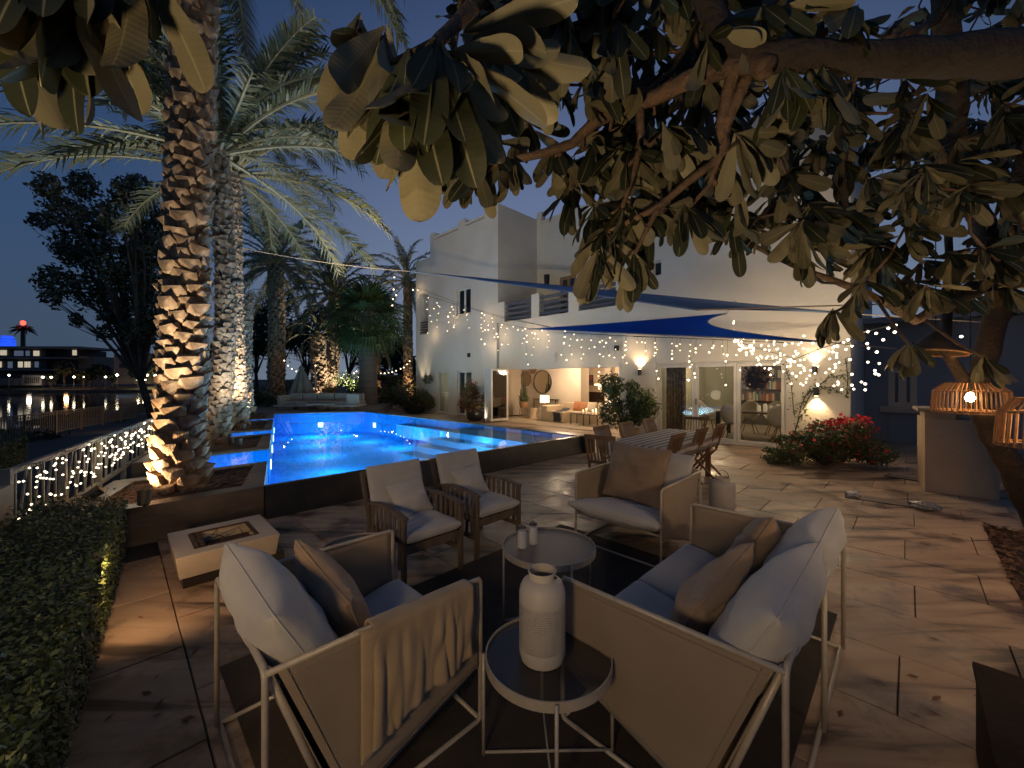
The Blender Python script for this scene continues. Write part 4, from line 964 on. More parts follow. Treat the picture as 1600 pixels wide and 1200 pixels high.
# broad dark tree on the left and the tree mass behind the pool
def PB(u, v, Y, r): rr = r * Y / F; return (P(u, v, Y), (rr, rr * .8, rr))
Y = 15.0
tree('broadleaf_tree', 'large loose crowned dark tree left of the nearest palm, over the path', (-13.4, Y, -.9), P(190, 470, Y),
     [PB(u, v, Y + random.uniform(-1.2, 1.2), r) for u, v, r in ((75, 290, 20), (100, 330, 26), (130, 290, 22), (62, 345, 14), (115, 385, 30), (90, 440, 26), (80, 465, 15), (150, 350, 30), (170, 410, 34), (140, 455, 26), (190, 340, 30), (215, 300, 26), (240, 350, 34), (210, 450, 34), (240, 420, 36), (180, 490, 24), (215, 520, 22), (250, 490, 30), (165, 520, 12), (270, 380, 30), (120, 500, 10), (270, 540, 26), (225, 395, 30), (190, 300, 18))], 14000, .10, M('pale_tree_leaf', (.06, .065, .034), .6, col2=(.10, .10, .06), scale=2), .16)
random.seed(5)
for i, (u, v, Y, rr, lab) in enumerate(((400, 520, 34, 38, 'dark round tree between the uplit trunks and the tall palm'), (440, 500, 40, 45, 'tall dark tree behind the tall date palm'), (480, 530, 36, 42, 'dark tree behind the folded parasol'), (545, 530, 38, 46, 'dark tree behind the fan palm crown'), (610, 555, 36, 30, 'low bushy tree behind the slim palm'), (640, 575, 32, 18, 'small shrub like tree near the tower corner'), (350, 560, 40, 34, 'dark tree between the planter palms and the lake'))):
    bl = [PB(u + random.uniform(-1, 1) * rr * .8, v + random.uniform(-1, 1) * rr * .8, Y, rr * random.uniform(.35, .6)) for _ in range(8)]
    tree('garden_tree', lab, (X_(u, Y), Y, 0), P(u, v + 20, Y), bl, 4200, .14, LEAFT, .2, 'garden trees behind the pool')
# low garden wall, clipped hedges beyond the pool
t = MB(); t.box((X_(620, 30), 30, 1.0), (3.6, .3, 2.0)); tag(t.build('garden_wall', M('orange_render', (.34, .2, .11), .85)), 'low terracotta coloured wall lit between palms beyond the pool', 'wall')
for i, (u, v, Y, rad, n, lab) in enumerate(((610, 622, 22.5, (2.4, .8, .55), 3500, 'low clipped dark hedge between the fan palm and the red bougainvillea'), (400, 628, 20, (1.6, .8, .4), 2200, 'low shrubs left of the outdoor sofa'), (432, 612, 24, (2.2, 1, .8), 2500, 'bushes behind the left end of the outdoor sofa'), (545, 606, 25, (2.0, .8, .9), 2500, 'bushes behind the right end of the outdoor sofa'), (625, 600, 25, (1.9, .8, .8), 2600, 'rounded bush in front of the terracotta wall'))):
    bush('shrub', lab, P(u, v, Y), rad, n, .07, LEAFD, 8, 'shrub', 'shrubs beyond the pool', i + 40, stem=False)
# uplights on the palms
uplight((-4.65, 4.42, RZ + .05), (-4.12, 5.0, .95), 230, 'round garden spotlight lighting the nearest palm trunk from the planter', angle=95)
uplight((-3.75, 4.05, RZ + .12), (-4.1, 5.05, 4.0), 420, 'spotlight hidden in the planter aimed high up the nearest trunk', col=(1, .80, .56), angle=52)
uplight((-6.4, 7.6, RZ + .05), (-6.1, 8.4, 2.6), 14, 'spotlight at the foot of the second palm', col=(1, .85, .7))
uplight((-5.6, 7.9, RZ + .1), (-5.95, 8.5, 6.0), 70, 'pale blue spotlight washing the second palm', col=(.45, .8, 1), angle=50)
uplight((-6.9, 10.2, RZ + .1), (-7.2, 11.3, 8.2), 760, 'spotlight under the third palm lighting its crown', col=(1, .86, .66), angle=110)
uplight((-5.3, 7.7, RZ + .1), (-5.6, 8.6, 7.4), 190, 'spotlight under the second palm lighting its fronds', col=(1, .88, .70), angle=110)
uplight((-9.4, 13.9, RZ + .05), (-9.75, 14.4, 1.9), 160, 'spotlight lighting the cropped palm trunk', angle=90)
uplight((-11.5, 23.3, .1), (-11.7, 24.1, 2.2), 150, 'spotlight lighting the short trunk by the parasol', col=(1, .78, .55), angle=90)
uplight((-12.4, 20.6, .1), (-12.8, 22, 7.5), 2000, 'spotlight below the tall palm behind the pool', angle=80)
uplight((-8.7, 26.2, .1), (-9.1, 27, 1.6), 80, 'spotlight lighting the small palm behind the fan palm', angle=80)
uplight((-7.0, 19.6, .1), (-7.6, 21, 5.0), 900, 'spotlight below the fan palm', angle=80)
uplight((-10.0, 24.0, .1), (-10.9, 25.2, 7.5), 1100, 'spotlight under the leaning palm behind the outdoor sofa', col=(1, .86, .66), angle=90)
uplight((-6.2, 23.4, .1), (-6.3, 24.2, 3.0), 260, 'spotlight lighting the foot of the slim tall palm', angle=80)
# ================================================================== OUTDOOR FURNITURE
def pillow(w, d, t, pinch=.07, seed=0, wr=.012, n=30, ex=2.4, p=.42, sag=0):
    m = MB(); N = n + 1
    def sh(sgn):
        def fn(a, c):
            x, y = math.sin((a - .5) * PI), math.sin((c - .5) * PI)
            ax, ay = abs(x), abs(y)
            k = max(0, (1 - ax ** ex) * (1 - ay ** ex)) ** p
            X = x * w / 2 * (1 - pinch * math.cos(y * PI / 2)); Yy = y * d / 2 * (1 - pinch * math.cos(x * PI / 2))
            nz = noise.noise(Vector((X * 7 + seed * 3.1, Yy * 7, sgn))) * wr * 1.3 + noise.noise(Vector((X * 3 * (1 + .5 * math.sin(seed)), Yy * 22, seed))) * wr
            edge = wr * .8 * noise.noise(Vector((x * 9, y * 9, seed + 5))) * max(ax, ay) ** 6
            crease = -wr * 1.6 * abs(math.sin(x * 5 + y * 3 + seed)) * max(0, ax - .55) * max(0, ay - .3) * 3
            return Vector((X, Yy, sgn * (k * (t / 2 + nz + crease) + .004) - sag * (1 - x * x) * .5 + edge))
        return fn
    m.grid(sh(1), n, n); o = len(m.v); m.grid(sh(-1), n, n)
    # close the seam
    def rim(off):
        r = [off + i for i in range(n + 1)] + [off + j * N + n for j in range(1, n + 1)] + [off + n * N + i for i in range(n - 1, -1, -1)] + [off + j * N for j in range(n - 1, 0, -1)]
        return r
    a, b_ = rim(0), rim(o); L = len(a)
    for i in range(L): m.f.append((a[i], b_[i], b_[(i + 1) % L], a[(i + 1) % L])); m.mi.append(0)
    return m
def add_piping(m, w, d, pinch, r=.006):
    pts = []
    for k in range(4 * 14):
        s = k / 14; e, q = int(s), s - int(s); x, y = ((-1 + 2 * q, -1), (1, -1 + 2 * q), (1 - 2 * q, 1), (-1, 1 - 2 * q))[e]
        pts.append((x * w / 2 * (1 - pinch * math.cos(y * PI / 2)), y * d / 2 * (1 - pinch * math.cos(x * PI / 2)), 0))
    pts.append(pts[0]); m.tube(pts, r, 5, False)
def cushion(name, lab, cat, M_, w, d, t, mat_, pinch=.07, seed=0, wr=.012, p=.42, ex=2.4, group=None, parent=None, sag=0, pipe=False):
    m = pillow(w, d, t, pinch, seed, wr, p=p, ex=ex, sag=sag); me = m.mesh(name, mat_, True)
    b2 = bmesh.new(); b2.from_mesh(me); bmesh.ops.recalc_face_normals(b2, faces=b2.faces); b2.to_mesh(me); b2.free()
    o = link(name, me); o.matrix_basis = M_
    if lab: tag(o, lab, cat, group)
    if mat_ is CUSH or pipe: q = MB(); add_piping(q, w, d, pinch, .006 if pipe else .004); c = link('piping', q.mesh('piping', mat_, True), o)
    return o
def bentube(pts, r, fil=.03):       # round the inner corners
    out = [Vector(pts[0])]
    for i in range(1, len(pts) - 1):
        a, b_, c = Vector(pts[i - 1]), Vector(pts[i]), Vector(pts[i + 1]); d1 = (a - b_).normalized(); d2 = (c - b_).normalized(); f = min(fil, (a - b_).length * .45, (c - b_).length * .45)
        for k in range(5): q = k / 4; out.append((b_ + d1 * f) * (1 - q) ** 2 + b_ * 2 * q * (1 - q) + (b_ + d2 * f) * q * q)
    out.append(Vector(pts[-1])); return out
DP = .93; HB, HF = .735, .712
def sling_seat(lab, origin, xdir, ydir, Wd, seats=1, group=None):
    """tube framed outdoor seat with fabric side slings; origin = back corner on the floor, x along the back, y towards the front"""
    xd, yd = Vector(xdir), Vector(ydir); O = Vector(origin)
    t = thing('outdoor_armchair' if seats == 1 else 'outdoor_sofa', lab, 'armchair' if seats == 1 else 'sofa', O + xd * Wd / 2 + yd * DP / 2, 0, group)
    def q(x, y, z): return O + xd * x + yd * y + UP * z
    r = .0115
    m = MB(); m.tube(bentube([q(0, 0, .012), q(0, 0, HB), q(Wd, 0, HB), q(Wd, 0, .012)], r, .045), r, 8); m.build('back_frame', CREAMT, t, smooth=True)
    for x in (0, Wd):
        m = MB(); m.tube(bentube([q(x, 0, HB - .012), q(x, DP, HF), q(x, DP, .012), q(x, .0, .012)], r, .03), r, 8); m.build('side_frame', CREAMT, t, smooth=True)
        sx = .012 if x == 0 else -.012
        m = MB(); m.tube([q(x + sx * 2, .01, HB - .01), q(x + sx * 2, .24, .05)], r * 1.1, 8); m.build('slanted_tube', CREAMT, t, smooth=True)
        # side sling: quadrilateral, slightly bellied and seamed
        A, Bq, C, D = (.035, HB - .018), (DP - .004, HF - .006), (DP - .004, .285), (.285, .075)
        m = MB()
        def fn(a, c):
            top = (A[0] + (Bq[0] - A[0]) * a, A[1] + (Bq[1] - A[1]) * a); bot = (D[0] + (C[0] - D[0]) * a, D[1] + (C[1] - D[1]) * a)
            y = top[0] + (bot[0] - top[0]) * c; z = top[1] + (bot[1] - top[1]) * c; be = .016 * math.sin(a * PI) * math.sin(c * PI) + .004 * math.sin(a * 19 + c * 6) * math.sin(c * PI)
            return q(x + (be if x else -be), y, z)
        m.grid(fn, 18, 10); m.build('side_sling', FABR, t, smooth=True, solid=.006, fixn=False)
        sg = .007 if x else -.007
        m = MB()
        for c_ in (.045, .955): m.tube([fn(k / 16, c_) + xd * sg for k in range(17)], .0022, 4)
        for a_ in (.03, .965): m.tube([fn(a_, k / 12) + xd * sg for k in range(13)], .0022, 4)
        m.build('seam', FABR, t, smooth=True)
        m = MB(); m.tube([q(x, A[0], A[1] + .006), q(x, Bq[0], Bq[1] + .008)], .0075, 6); m.tube([q(x, Bq[0] + .003, Bq[1]), q(x, C[0] + .003, C[1])], .0075, 6); m.build('hem', FABR, t, smooth=True)
    for k in range(1, seats):
        x = Wd * k / seats; m = MB(); m.tube(bentube([q(x, -.004, .012), q(x, -.004, HB - .02)], r), r, 8); m.tube([q(x, .012, HB - .02), q(x, .24, .05)], r, 8); m.build('middle_leg', CREAMT, t, smooth=True)
    m = MB(); m.tube([q(0, DP, .30), q(Wd, DP, .30)], r, 8); m.tube([q(0, .012, .012), q(Wd, .012, .012)], r, 8); m.build('cross_rail', CREAMT, t, smooth=True)
    m = MB(); m.tube([q(0, DP, .012), q(Wd, DP, .012)], r, 8); m.build('floor_rail', CREAMT, t, smooth=True)
    m = MB(); m.tube([q(0, .24, .06), q(Wd, .24, .06)], r, 8); m.build('low_rail', CREAMT, t, smooth=True)
    def seat(a, c): return q(Wd * a, .255 + (DP - .255) * c, .075 + .235 * c - .02 * math.sin(a * PI) * math.sin(c * PI))
    m = MB(); m.grid(seat, 10, 10); m.build('seat_sling', FABR, t, smooth=True, solid=.005, fixn=False)
    def back(a, c): return q(Wd * a, .02 + .235 * c, HB - .02 - (HB - .10) * c)
    m = MB(); m.grid(back, 10, 8); m.build('back_sling', FABR, t, smooth=True, solid=.005, fixn=False)
    return t, q, xd, yd
def cush_on(q, xd, yd, x, y, z, tilt, w, d, t, roll=0.0, yaw=0.0):
    """matrix for a cushion standing with its face towards yd, leaning back by tilt"""
    a = math.cos(tilt); s_ = math.sin(tilt); up = UP * a - yd * s_; fwd = yd * a + UP * s_; xx = xd
    m = frame(q(x, y, z), xx, up, fwd if xx.cross(up).dot(fwd) > 0 else -fwd)
    return m @ Matrix.Rotation(yaw, 4, 'Y') @ Matrix.Rotation(roll, 4, 'Z')
def seat_cush(q, xd, yd, x, y, z, slope):
    f = (yd * math.cos(slope) + UP * math.sin(slope)); n = xd.cross(f)
    if n.z < 0: n = -n
    return frame(q(x, y, z), xd, f if xd.cross(f).dot(n) > 0 else f, xd.cross(f))
# --- left foreground armchair (back to the pool wall side)
oL = Vector((-.815, 1.31, 0)); A_ = -S_
tL, qL, xL, yL = sling_seat('left foreground armchair seen from behind, a throw over its near arm', oL, A_, B_, .88)
cushion('seat_cushion', 'pale seat cushion on the left foreground armchair', 'cushion', seat_cush(qL, xL, yL, .44, .60, .29, .26), .84, .74, .16, CUSH, .02, 3, .006, .32, 4)
cushion('back_cushion', 'fat pale back cushion on the left foreground armchair', 'cushion', cush_on(qL, xL, yL, .43, .16, .66, .50, 1, 1, 1), .84, .54, .245, CUSH, .03, 4, .013, .40, 2.6)
cushion('throw_pillow', 'tan linen pillow slumped on the left foreground armchair', 'pillow', cush_on(qL, xL, yL, .50, .42, .60, .42, 1, 1, 1, .30), .52, .50, .19, TAN, .08, 5, .020, pipe=True)
# throw draped over the near arm: two folds hanging outside
def throw(a, c):
    y = .36 + .49 * a; cc = c
    zt = HB - .01 - (HB - HF) * y / DP + .012
    if cc < .22: h = (.22 - cc) / .22; return qL(.045 + .012 * math.sin(a * 9), y, zt - .16 * h)
    if cc < .32: k = (cc - .22) / .10; return qL(.045 - .085 * k + 0, y, zt + .010 * math.sin(k * PI))
    k = (cc - .32) / .68; L = .44 - .14 * a + .012 * math.sin(a * 9)
    wv = (.020 * noise.noise(Vector((a * 5.5, k * .9, 2))) + .012 * noise.noise(Vector((a * 13, k * 1.5, 7)))) * min(1, k * 2.5) * 1.6
    return qL(-.040 - .006 * k - abs(wv) * 1.2, y + .01 * math.sin(a * 12) * k - .02 * k, zt - L * k)
m = MB(); m.grid(throw, 60, 34)
tag(m.build('throw_blanket', THROW, smooth=True, solid=.009, fixn=False), 'mustard beige throw hanging in folds over the near arm of the left armchair', 'blanket')
def throw2(a, c):
    y = .31 + .10 * a; zt = HB - (HB - HF) * y / DP + .006
    if c < .15: return qL(.035, y, zt - .08 * (1 - c / .15))
    k = (c - .15) / .85; return qL(-.030 - .012 * math.sin(a * PI), y, zt - (.50 - .05 * a) * k)
m = MB(); m.grid(throw2, 8, 20); tag(m.build('throw_blanket', THROW, smooth=True, solid=.012, fixn=False), 'narrow folded edge of a second beige throw left of the mustard one', 'blanket')
# --- right foreground sofa
oR = Vector((.91, 1.32, 0))
tR, qR, xR, yR = sling_seat('two seat outdoor sofa on the right seen over its near arm', oR, B_, A_, 1.645, 2)
for i, x in enumerate((.42, 1.22)):
    cushion('seat_cushion', ('pale seat cushion on the near half of the right sofa', 'pale seat cushion on the far half of the right sofa')[i], 'cushion', seat_cush(qR, xR, yR, x, .60, .29, .26), .79, .74, .16, CUSH, .02, 8 + i, .006, .32, 4)
    cushion('back_cushion', ('fat pale back cushion on the near half of the right sofa', 'fat pale back cushion on the far half of the right sofa')[i], 'cushion', cush_on(qR, xR, yR, x - .02, .15, .66, .50, 1, 1, 1, .03 * (1 - 2 * i)), .80, .56, .25, CUSH, .03, 11 + i, .013, .40, 2.6)
cushion('throw_pillow', 'tan linen pillow on the near half of the right sofa', 'pillow', cush_on(qR, xR, yR, .50, .42, .60, .52, 1, 1, 1, .28), .54, .50, .18, TAN, .08, 15, .020, pipe=True)
cushion('throw_pillow', 'tan linen pillow on the far half of the right sofa', 'pillow', cush_on(qR, xR, yR, 1.20, .40, .63, .48, 1, 1, 1, -.35), .50, .50, .18, TAN, .08, 16, .020, pipe=True)
# --- armchair across the round tables
oC = Vector((1.98, 4.18, 0))
tC, qC, xC, yC = sling_seat('armchair facing the camera beyond the round tables, big tan pillow on it', oC, A_, -B_, .92)
cushion('seat_cushion', 'plump pale seat cushion on the armchair facing the camera', 'cushion', seat_cush(qC, xC, yC, .46, .66, .335, .20), .94, .80, .20, CUSH, .03, 21, .013, .38, 3)
cushion('back_cushion', 'pale back cushion half hidden behind the big tan pillow', 'cushion', cush_on(qC, xC, yC, .44, .20, .66, .45, 1, 1, 1), .84, .52, .22, CUSH, .03, 22, .007)
cushion('throw_pillow', 'big square tan pillow on the armchair facing the camera', 'pillow', cush_on(qC, xC, yC, .50, .44, .70, .36, 1, 1, 1, .04), .66, .60, .20, TAN, .07, 23, .022, pipe=True)
# --- round tray tables
RIB = M('ribbed_tray', (.24, .205, .16), .45, .1, bump=.25, bscale=1)
nt = RIB.node_tree; w_ = nt.nodes.new('ShaderNodeTexWave'); w_.inputs['Scale'].default_value = 26; w_.inputs['Distortion'].default_value = .4
tcx = nt.nodes.new('ShaderNodeTexCoord'); nt.links.new(tcx.outputs['Object'], w_.inputs[0])
for nd in nt.nodes:
    if nd.bl_idname == 'ShaderNodeBump': nt.links.new(w_.outputs['Fac'], nd.inputs['Height']); nd.inputs['Distance'].default_value = .004
def round_table(lab, c, r, h, a0, glass=True, tw=.008, rimh=.042):
    t = thing('round_table', lab, 'table', c, 0, 'round tray tables')
    m = MB(); m.lathe([(r - .004, h - rimh), (r, h - rimh), (r, h), (r - .006, h), (r - .006, h - .012), (r - .004, h - rimh)], c, 64); m.build('rim', CREAMT, t, smooth=35)
    m = MB(); m.lathe([(.001, h - .012), (r - .006, h - .012), (r - .006, h - .018), (.001, h - .018)], c, 64); m.build('tabletop', TGLASS if glass else RIB, t, smooth=35)
    for k in range(4):
        a = a0 + k * PI / 2; d = Vector((math.cos(a), math.sin(a), 0)); C = Vector(c)
        m = MB(); m.tube([C + d * (r + tw) + UP * .006, C + d * (r + tw) + UP * (h - .004)], tw, 8); m.build('leg', CREAMT, t, smooth=True)
    for k in range(2):
        a = a0 + k * PI / 2; d = Vector((math.cos(a), math.sin(a), 0)); C = Vector(c); m = MB(); m.tube([C + d * (r + tw) + UP * (.008 + k * .014), C - d * (r + tw) + UP * (.008 + k * .014)], tw * .8, 6); m.build('foot_bar', CREAMT, t, smooth=True)
    return t
round_table('near round tray table with dark ribbed glass top carrying the tall lantern', (.163, 1.79, 0), .283, .47, -PI / 2 + .02)
round_table('low round coffee table in the middle, two glass jars on it', (.265, 2.87, 0), .335, .505, -PI / 2 + .35, False)
round_table('small round table almost hidden behind the left armchair arm', (-1.13, 2.92, 0), .26, .47, .2)
round_table('small round table behind the right sofa with an amber candle on it', (1.74, 3.35, 0), .22, .42, .6)
# perforated lantern
LANT = M('perforated_enamel', (.62, .55, .45), .5, col2=(.56, .5, .4), scale=6); nt = LANT.node_tree
LANS = M('lantern_enamel', (.62, .55, .45), .5, col2=(.56, .5, .4), scale=6)
g = nt.nodes.new('ShaderNodeTexCoord'); sxyz = nt.nodes.new('ShaderNodeSeparateXYZ'); nt.links.new(g.outputs['Object'], sxyz.inputs[0])
def mth(op, a, b=None, v=None):
    n = nt.nodes.new('ShaderNodeMath'); n.operation = op
    nt.links.new(a, n.inputs[0]) if not isinstance(a, (int, float)) else setattr(n.inputs[0], 'default_value', a)
    if b is not None: nt.links.new(b, n.inputs[1]) if not isinstance(b, (int, float)) else setattr(n.inputs[1], 'default_value', b)
    return n.outputs[0]
ang = mth('ARCTAN2', sxyz.outputs['Y'], sxyz.outputs['X']); row = mth('MULTIPLY', sxyz.outputs['Z'], 100.0); rown = mth('FLOOR', row); par = mth('MULTIPLY', mth('MODULO', rown, 2.0), .5)
uu = mth('SUBTRACT', mth('FRACT', mth('ADD', mth('MULTIPLY', ang, 62 / (2 * PI)), par)), .5); vv = mth('SUBTRACT', mth('FRACT', row), .5)
dd = mth('SQRT', mth('ADD', mth('MULTIPLY', uu, uu), mth('MULTIPLY', vv, vv))); hole = mth('LESS_THAN', dd, .30)
mxr = nt.nodes.new('ShaderNodeMixShader'); trn = nt.nodes.new('ShaderNodeBsdfTransparent'); outn = [n for n in nt.nodes if n.bl_idname == 'ShaderNodeOutputMaterial'][0]
nt.links.new(hole, mxr.inputs[0]); nt.links.new(bsdf(LANT).outputs[0], mxr.inputs[1]); nt.links.new(trn.outputs[0], mxr.inputs[2]); nt.links.new(mxr.outputs[0], outn.inputs[0])
def lantern(lab, c, r, h, perf=True, handle=False):
    t = thing('lantern', lab, 'lantern', c, 0, None)
    m = MB(); m.lathe([(.001, .008), (r * .93, .008), (r * .93, .0), (r * .95, .012), (r, .03), (r, .06)], c, 40); m.build('base', LANS, t, smooth=35)
    m = MB(); m.lathe([(r, .06), (r, h * .66)], c, 64); m.build('perforated_wall', LANT if perf else LANS, t, smooth=True)
    m = MB(); m.lathe([(r, h * .66), (r, h * .74), (r * .96, h * .80), (r * .86, h * .86), (r * .66, h * .905), (r * .58, h * .915), (r * .58, h), (r * .62, h), (r * .62, h * .985), (r * .56, h * .985), (r * .56, h * .90), (r * .8, h * .84), (r * .95, h * .74)], c, 40); m.build('shoulder', LANS, t, smooth=35)
    m = MB(); m.lathe([(.001, .012), (r * .42, .012), (r * .42, h * .3), (.001, h * .3)], c, 20); m.build('candle', M('wax', (.55, .48, .38), .6), t, smooth=35)
    if handle:
        C = Vector(c); m = MB(); m.tube([C + Vector((math.cos(a) * r * .55, 0, h + math.sin(a) * r * .6)) for a in [PI * k / 10 for k in range(11)]], .005, 6); m.build('handle', CREAMT, t, smooth=True)
    else:
        C = Vector(c); m = MB()
        for a in (2.6, 5.7): m.tube([C + Vector((math.cos(a) * r * .60, math.sin(a) * r * .60, h * .95)), C + Vector((math.cos(a) * r * .68, math.sin(a) * r * .68, h * .95))], .006, 8)
        m.build('rivet', DARKM, t)
    return t
lantern('tall cream perforated metal lantern standing on the near round table', (.135, 1.775, .462), .103, .385)
lantern('cream lantern with a wire handle on the paving beyond the right sofa', (2.78, 5.25, 0), .155, .40, False, True)
# glass jars with frosted filling and metal lids
for i, (u, v, lab) in enumerate(((816, 857, 'left glass jar of white candle sand on the coffee table'), (833, 851, 'right glass jar behind the left one on the coffee table'))):
    c = G(u, v, .495); c.z = .495; r = .038; t = thing('glass_jar', lab, 'jar', c)
    m = MB(); m.lathe([(.001, .004), (r * .95, .004), (r, .012), (r, .11), (r * .86, .135), (r * .72, .142), (r * .72, .15)], c, 24); m.build('glass', pane_mat('jar_glass', .03, .03, .05), t, smooth=35)
    m = MB(); m.lathe([(.001, .012), (r * .9, .012), (r * .92, .10), (r * .7, .128), (.001, .13)], c, 20); m.build('filling', M('frosted_filling', (.72, .70, .66), .7), t, smooth=35)
    m = MB(); m.lathe([(r * .74, .146), (r * .78, .15), (r * .78, .162), (r * .3, .168), (r * .2, .175), (.001, .176)], c, 20); m.build('lid', M('jar_lid', (.2, .18, .16), .4, .6), t, smooth=35)
c = Vector((1.66, 3.36, .408)); t = thing('tea_light', 'small glowing amber candle on the little table behind the right sofa', 'candle', c)
m = MB(); m.lathe([(.001, 0), (.035, 0), (.04, .05), (.037, .05), (.033, .005)], c, 16); m.build('glass_cup', M('amber_glass', (.8, .35, .1), .2, emis=(1, .42, .12), estr=1.5, sampling='NONE'), t, smooth=35)
m = MB(); m.lathe([(.001, .008), (.008, .018), (.001, .04)], c, 8); m.build('flame', M('flame', (1, .6, .2), .5, emis=(1, .6, .2), estr=12, sampling='NONE'), t)
# rug
rc = Vector((-1.72, 2.33, 0)); t = MB()
t.obox(rc + B_ * 1.62 + S_ * 1.25 + UP * .006, B_ * 1.62, S_ * 1.25, UP * .005)
tag(t.build('rug', RUGM, bevel=.003), 'dark brown flat woven outdoor rug under the seating group', 'rug')
# teak slatted armchairs
def teak_chair(lab, FLc_, first=None):
    if first is not None: return dup(first, FLc_, 0, lab, 'slatted teak armchairs')
    O = Vector(FLc_); t = thing('teak_armchair', lab, 'armchair', O, 0, 'slatted teak armchairs')
    x, y = B_, -S_    # x across, y towards the back
    def q(a, b_, z): return O + x * a + y * b_ + UP * z
    Wd, D = .56, .60
    for a in (0, Wd):
        for b_ in (0, D):
            m = MB(); m.obox(q(a, b_, .30), x * .016, y * .024, UP * .30); m.build('leg', GTEAK, t, bevel=.004)
        # arched arm rail
        m = MB(); N = 9
        for k in range(N):
            y0, y1 = -.03 + (D + .06) * k / N, -.03 + (D + .06) * (k + 1) / N; zf = lambda v: .585 + .045 * math.sin((v + .03) / (D + .06) * PI * .9 + .25)
            m.beam(q(a, y0, zf(y0)), q(a, y1 + .004, zf(y1)), .05, .020)
        m.build('armrest', GTEAK, t)
        for z in (.20, .36): m = MB(); m.beam(q(a, .02, z), q(a, D - .02, z), .022, .04); m.build('side_rail', GTEAK, t)
        for k in range(7):
            yy = .07 + k * .077; m = MB(); m.obox(q(a, yy, .395), x * .006, y * .017, UP * .21); m.build('slat', GTEAK, t)
    for b_ in (0, D): m = MB(); m.beam(q(0, b_, .34), q(Wd, b_, .34), .022, .07); m.build('seat_rail', GTEAK, t)
    for k in range(6): m = MB(); m.beam(q(0, .06 + k * .09, .372), q(Wd, .06 + k * .09, .372), .06, .014); m.build('seat_slat', GTEAK, t)
    for a in (.0, Wd): m = MB(); m.beam(q(a, D - .03, .36), q(a, D + .16, .84), .04, .025, x); m.build('back_post', GTEAK, t)
    m = MB(); m.beam(q(0, D + .15, .82), q(Wd, D + .15, .82), .03, .05); m.build('back_rail', GTEAK, t)
    for k in range(6): a = .07 + k * .083; m = MB(); m.beam(q(a, D - .01, .40), q(a, D + .145, .80), .03, .012, x); m.build('back_slat', GTEAK, t)
    return t
c1 = teak_chair('slatted teak armchair left of its pair, in front of the pool wall', (-.85, 3.12, 0))
c2 = teak_chair('slatted teak armchair right of its pair, nearer the dining table', (-.33, 3.72, 0), c1)
for i, O in enumerate((Vector((-.85, 3.12, 0)), Vector((-.33, 3.72, 0)))):
    side_n = ('left', 'right')[i]
    ql = lambda a, b_, z, O=O: O + B_ * a - S_ * b_ + UP * z
    cushion('seat_cushion', f'cream box seat cushion on the {side_n} teak armchair', 'cushion', frame(ql(.28, .27, .425), B_, A_, UP), .53, .60, .09, CUSH, .01, 31 + i, .005, .28, 8)
    up = (UP * .95 + A_ * .32).normalized(); cushion('back_cushion', f'cream tall back cushion on the {side_n} teak armchair', 'cushion', frame(ql(.28, .60, .66), B_, up, B_.cross(up)), .54, .50, .08, CUSH, .01, 33 + i, .005, .28, 8)
    up = (UP * .86 + A_ * .5 + B_ * .05).normalized(); xx = (B_ + UP * .12).normalized(); zz = xx.cross(up).normalized()
    cushion('throw_pillow', f'small cream pillow leaning on the {side_n} teak armchair back', 'pillow', frame(ql(.33 - i * .03, .47, .60), xx, zz.cross(xx), zz), .36, .34, .12, CUSH, .07, 35 + i, .012, pipe=True)
# fire pit / raised planter box
fc = Vector((-2.66, 3.66, 0)); t = thing('fire_pit', 'low square concrete fire pit with open rusty metal insert', 'fire pit', fc)
CONC = M('cast_concrete', (.50, .43, .34), .75, col2=(.42, .36, .28), scale=3, bump=.2, bscale=20)
a, i_ = .37, .235; bxd = B_ * 1.0; m = MB(); zt, z0 = .275, .09
def ring(h, z): return [fc + B_ * h * x + S_ * h * y + UP * z for x, y in ((-1, -1), (1, -1), (1, 1), (-1, 1))]
vs = ring(a * .93, z0) + ring(a, zt) + ring(i_, zt) + ring(i_, zt - .12); f = []
for k in range(3):
    for q in range(4): f.append((k * 4 + q, k * 4 + (q + 1) % 4, k * 4 + 4 + (q + 1) % 4, k * 4 + 4 + q))
m.add(vs, f); m.build('bowl', CONC, t, bevel=.008)
m = MB(); m.obox(fc + UP * .045 + B_ * .05, B_ * (a - .0), S_ * (a - .05), UP * .045); m.build('plinth', BLACKST, t, bevel=.004)
RUST = M('rusty_insert', (.12, .065, .03), .7, .4, col2=(.05, .03, .02), scale=12)
m = MB()
for s1 in (-1, 1): m.obox(fc + B_ * i_ * .93 * s1 + UP * (zt - .006), B_ * .016, S_ * i_ * .93, UP * .005); m.obox(fc + S_ * i_ * .93 * s1 + UP * (zt - .006), B_ * i_ * .93, S_ * .012, UP * .005)
m.build('insert_frame', RUST, t)
for k in range(7): m = MB(); m.obox(fc + S_ * (-i_ * .8 + k * i_ * .27) - B_ * i_ * .74 + UP * (zt - .010), B_ * .02, S_ * .012, UP * .004); m.build('vent_bar', RUST, t)
m = MB(); m.obox(fc + UP * (zt - .115), B_ * i_, S_ * i_, UP * .004); m.build('ash_tray', SOIL, t)
random.seed(9); m = MB()
for k in range(14):
    p = fc + B_ * random.uniform(-.2, .2) + S_ * random.uniform(-.2, .2) + UP * (zt - .08); an = random.uniform(0, PI * 2); d = Vector((math.cos(an), math.sin(an), random.uniform(.1, .5))) * random.uniform(.12, .32); m.tube([p, p + d * .5 + UP * .01, p + d], [.005, .004, .002], 4)
m.build('twigs', BARKD, t, kind='stuff')
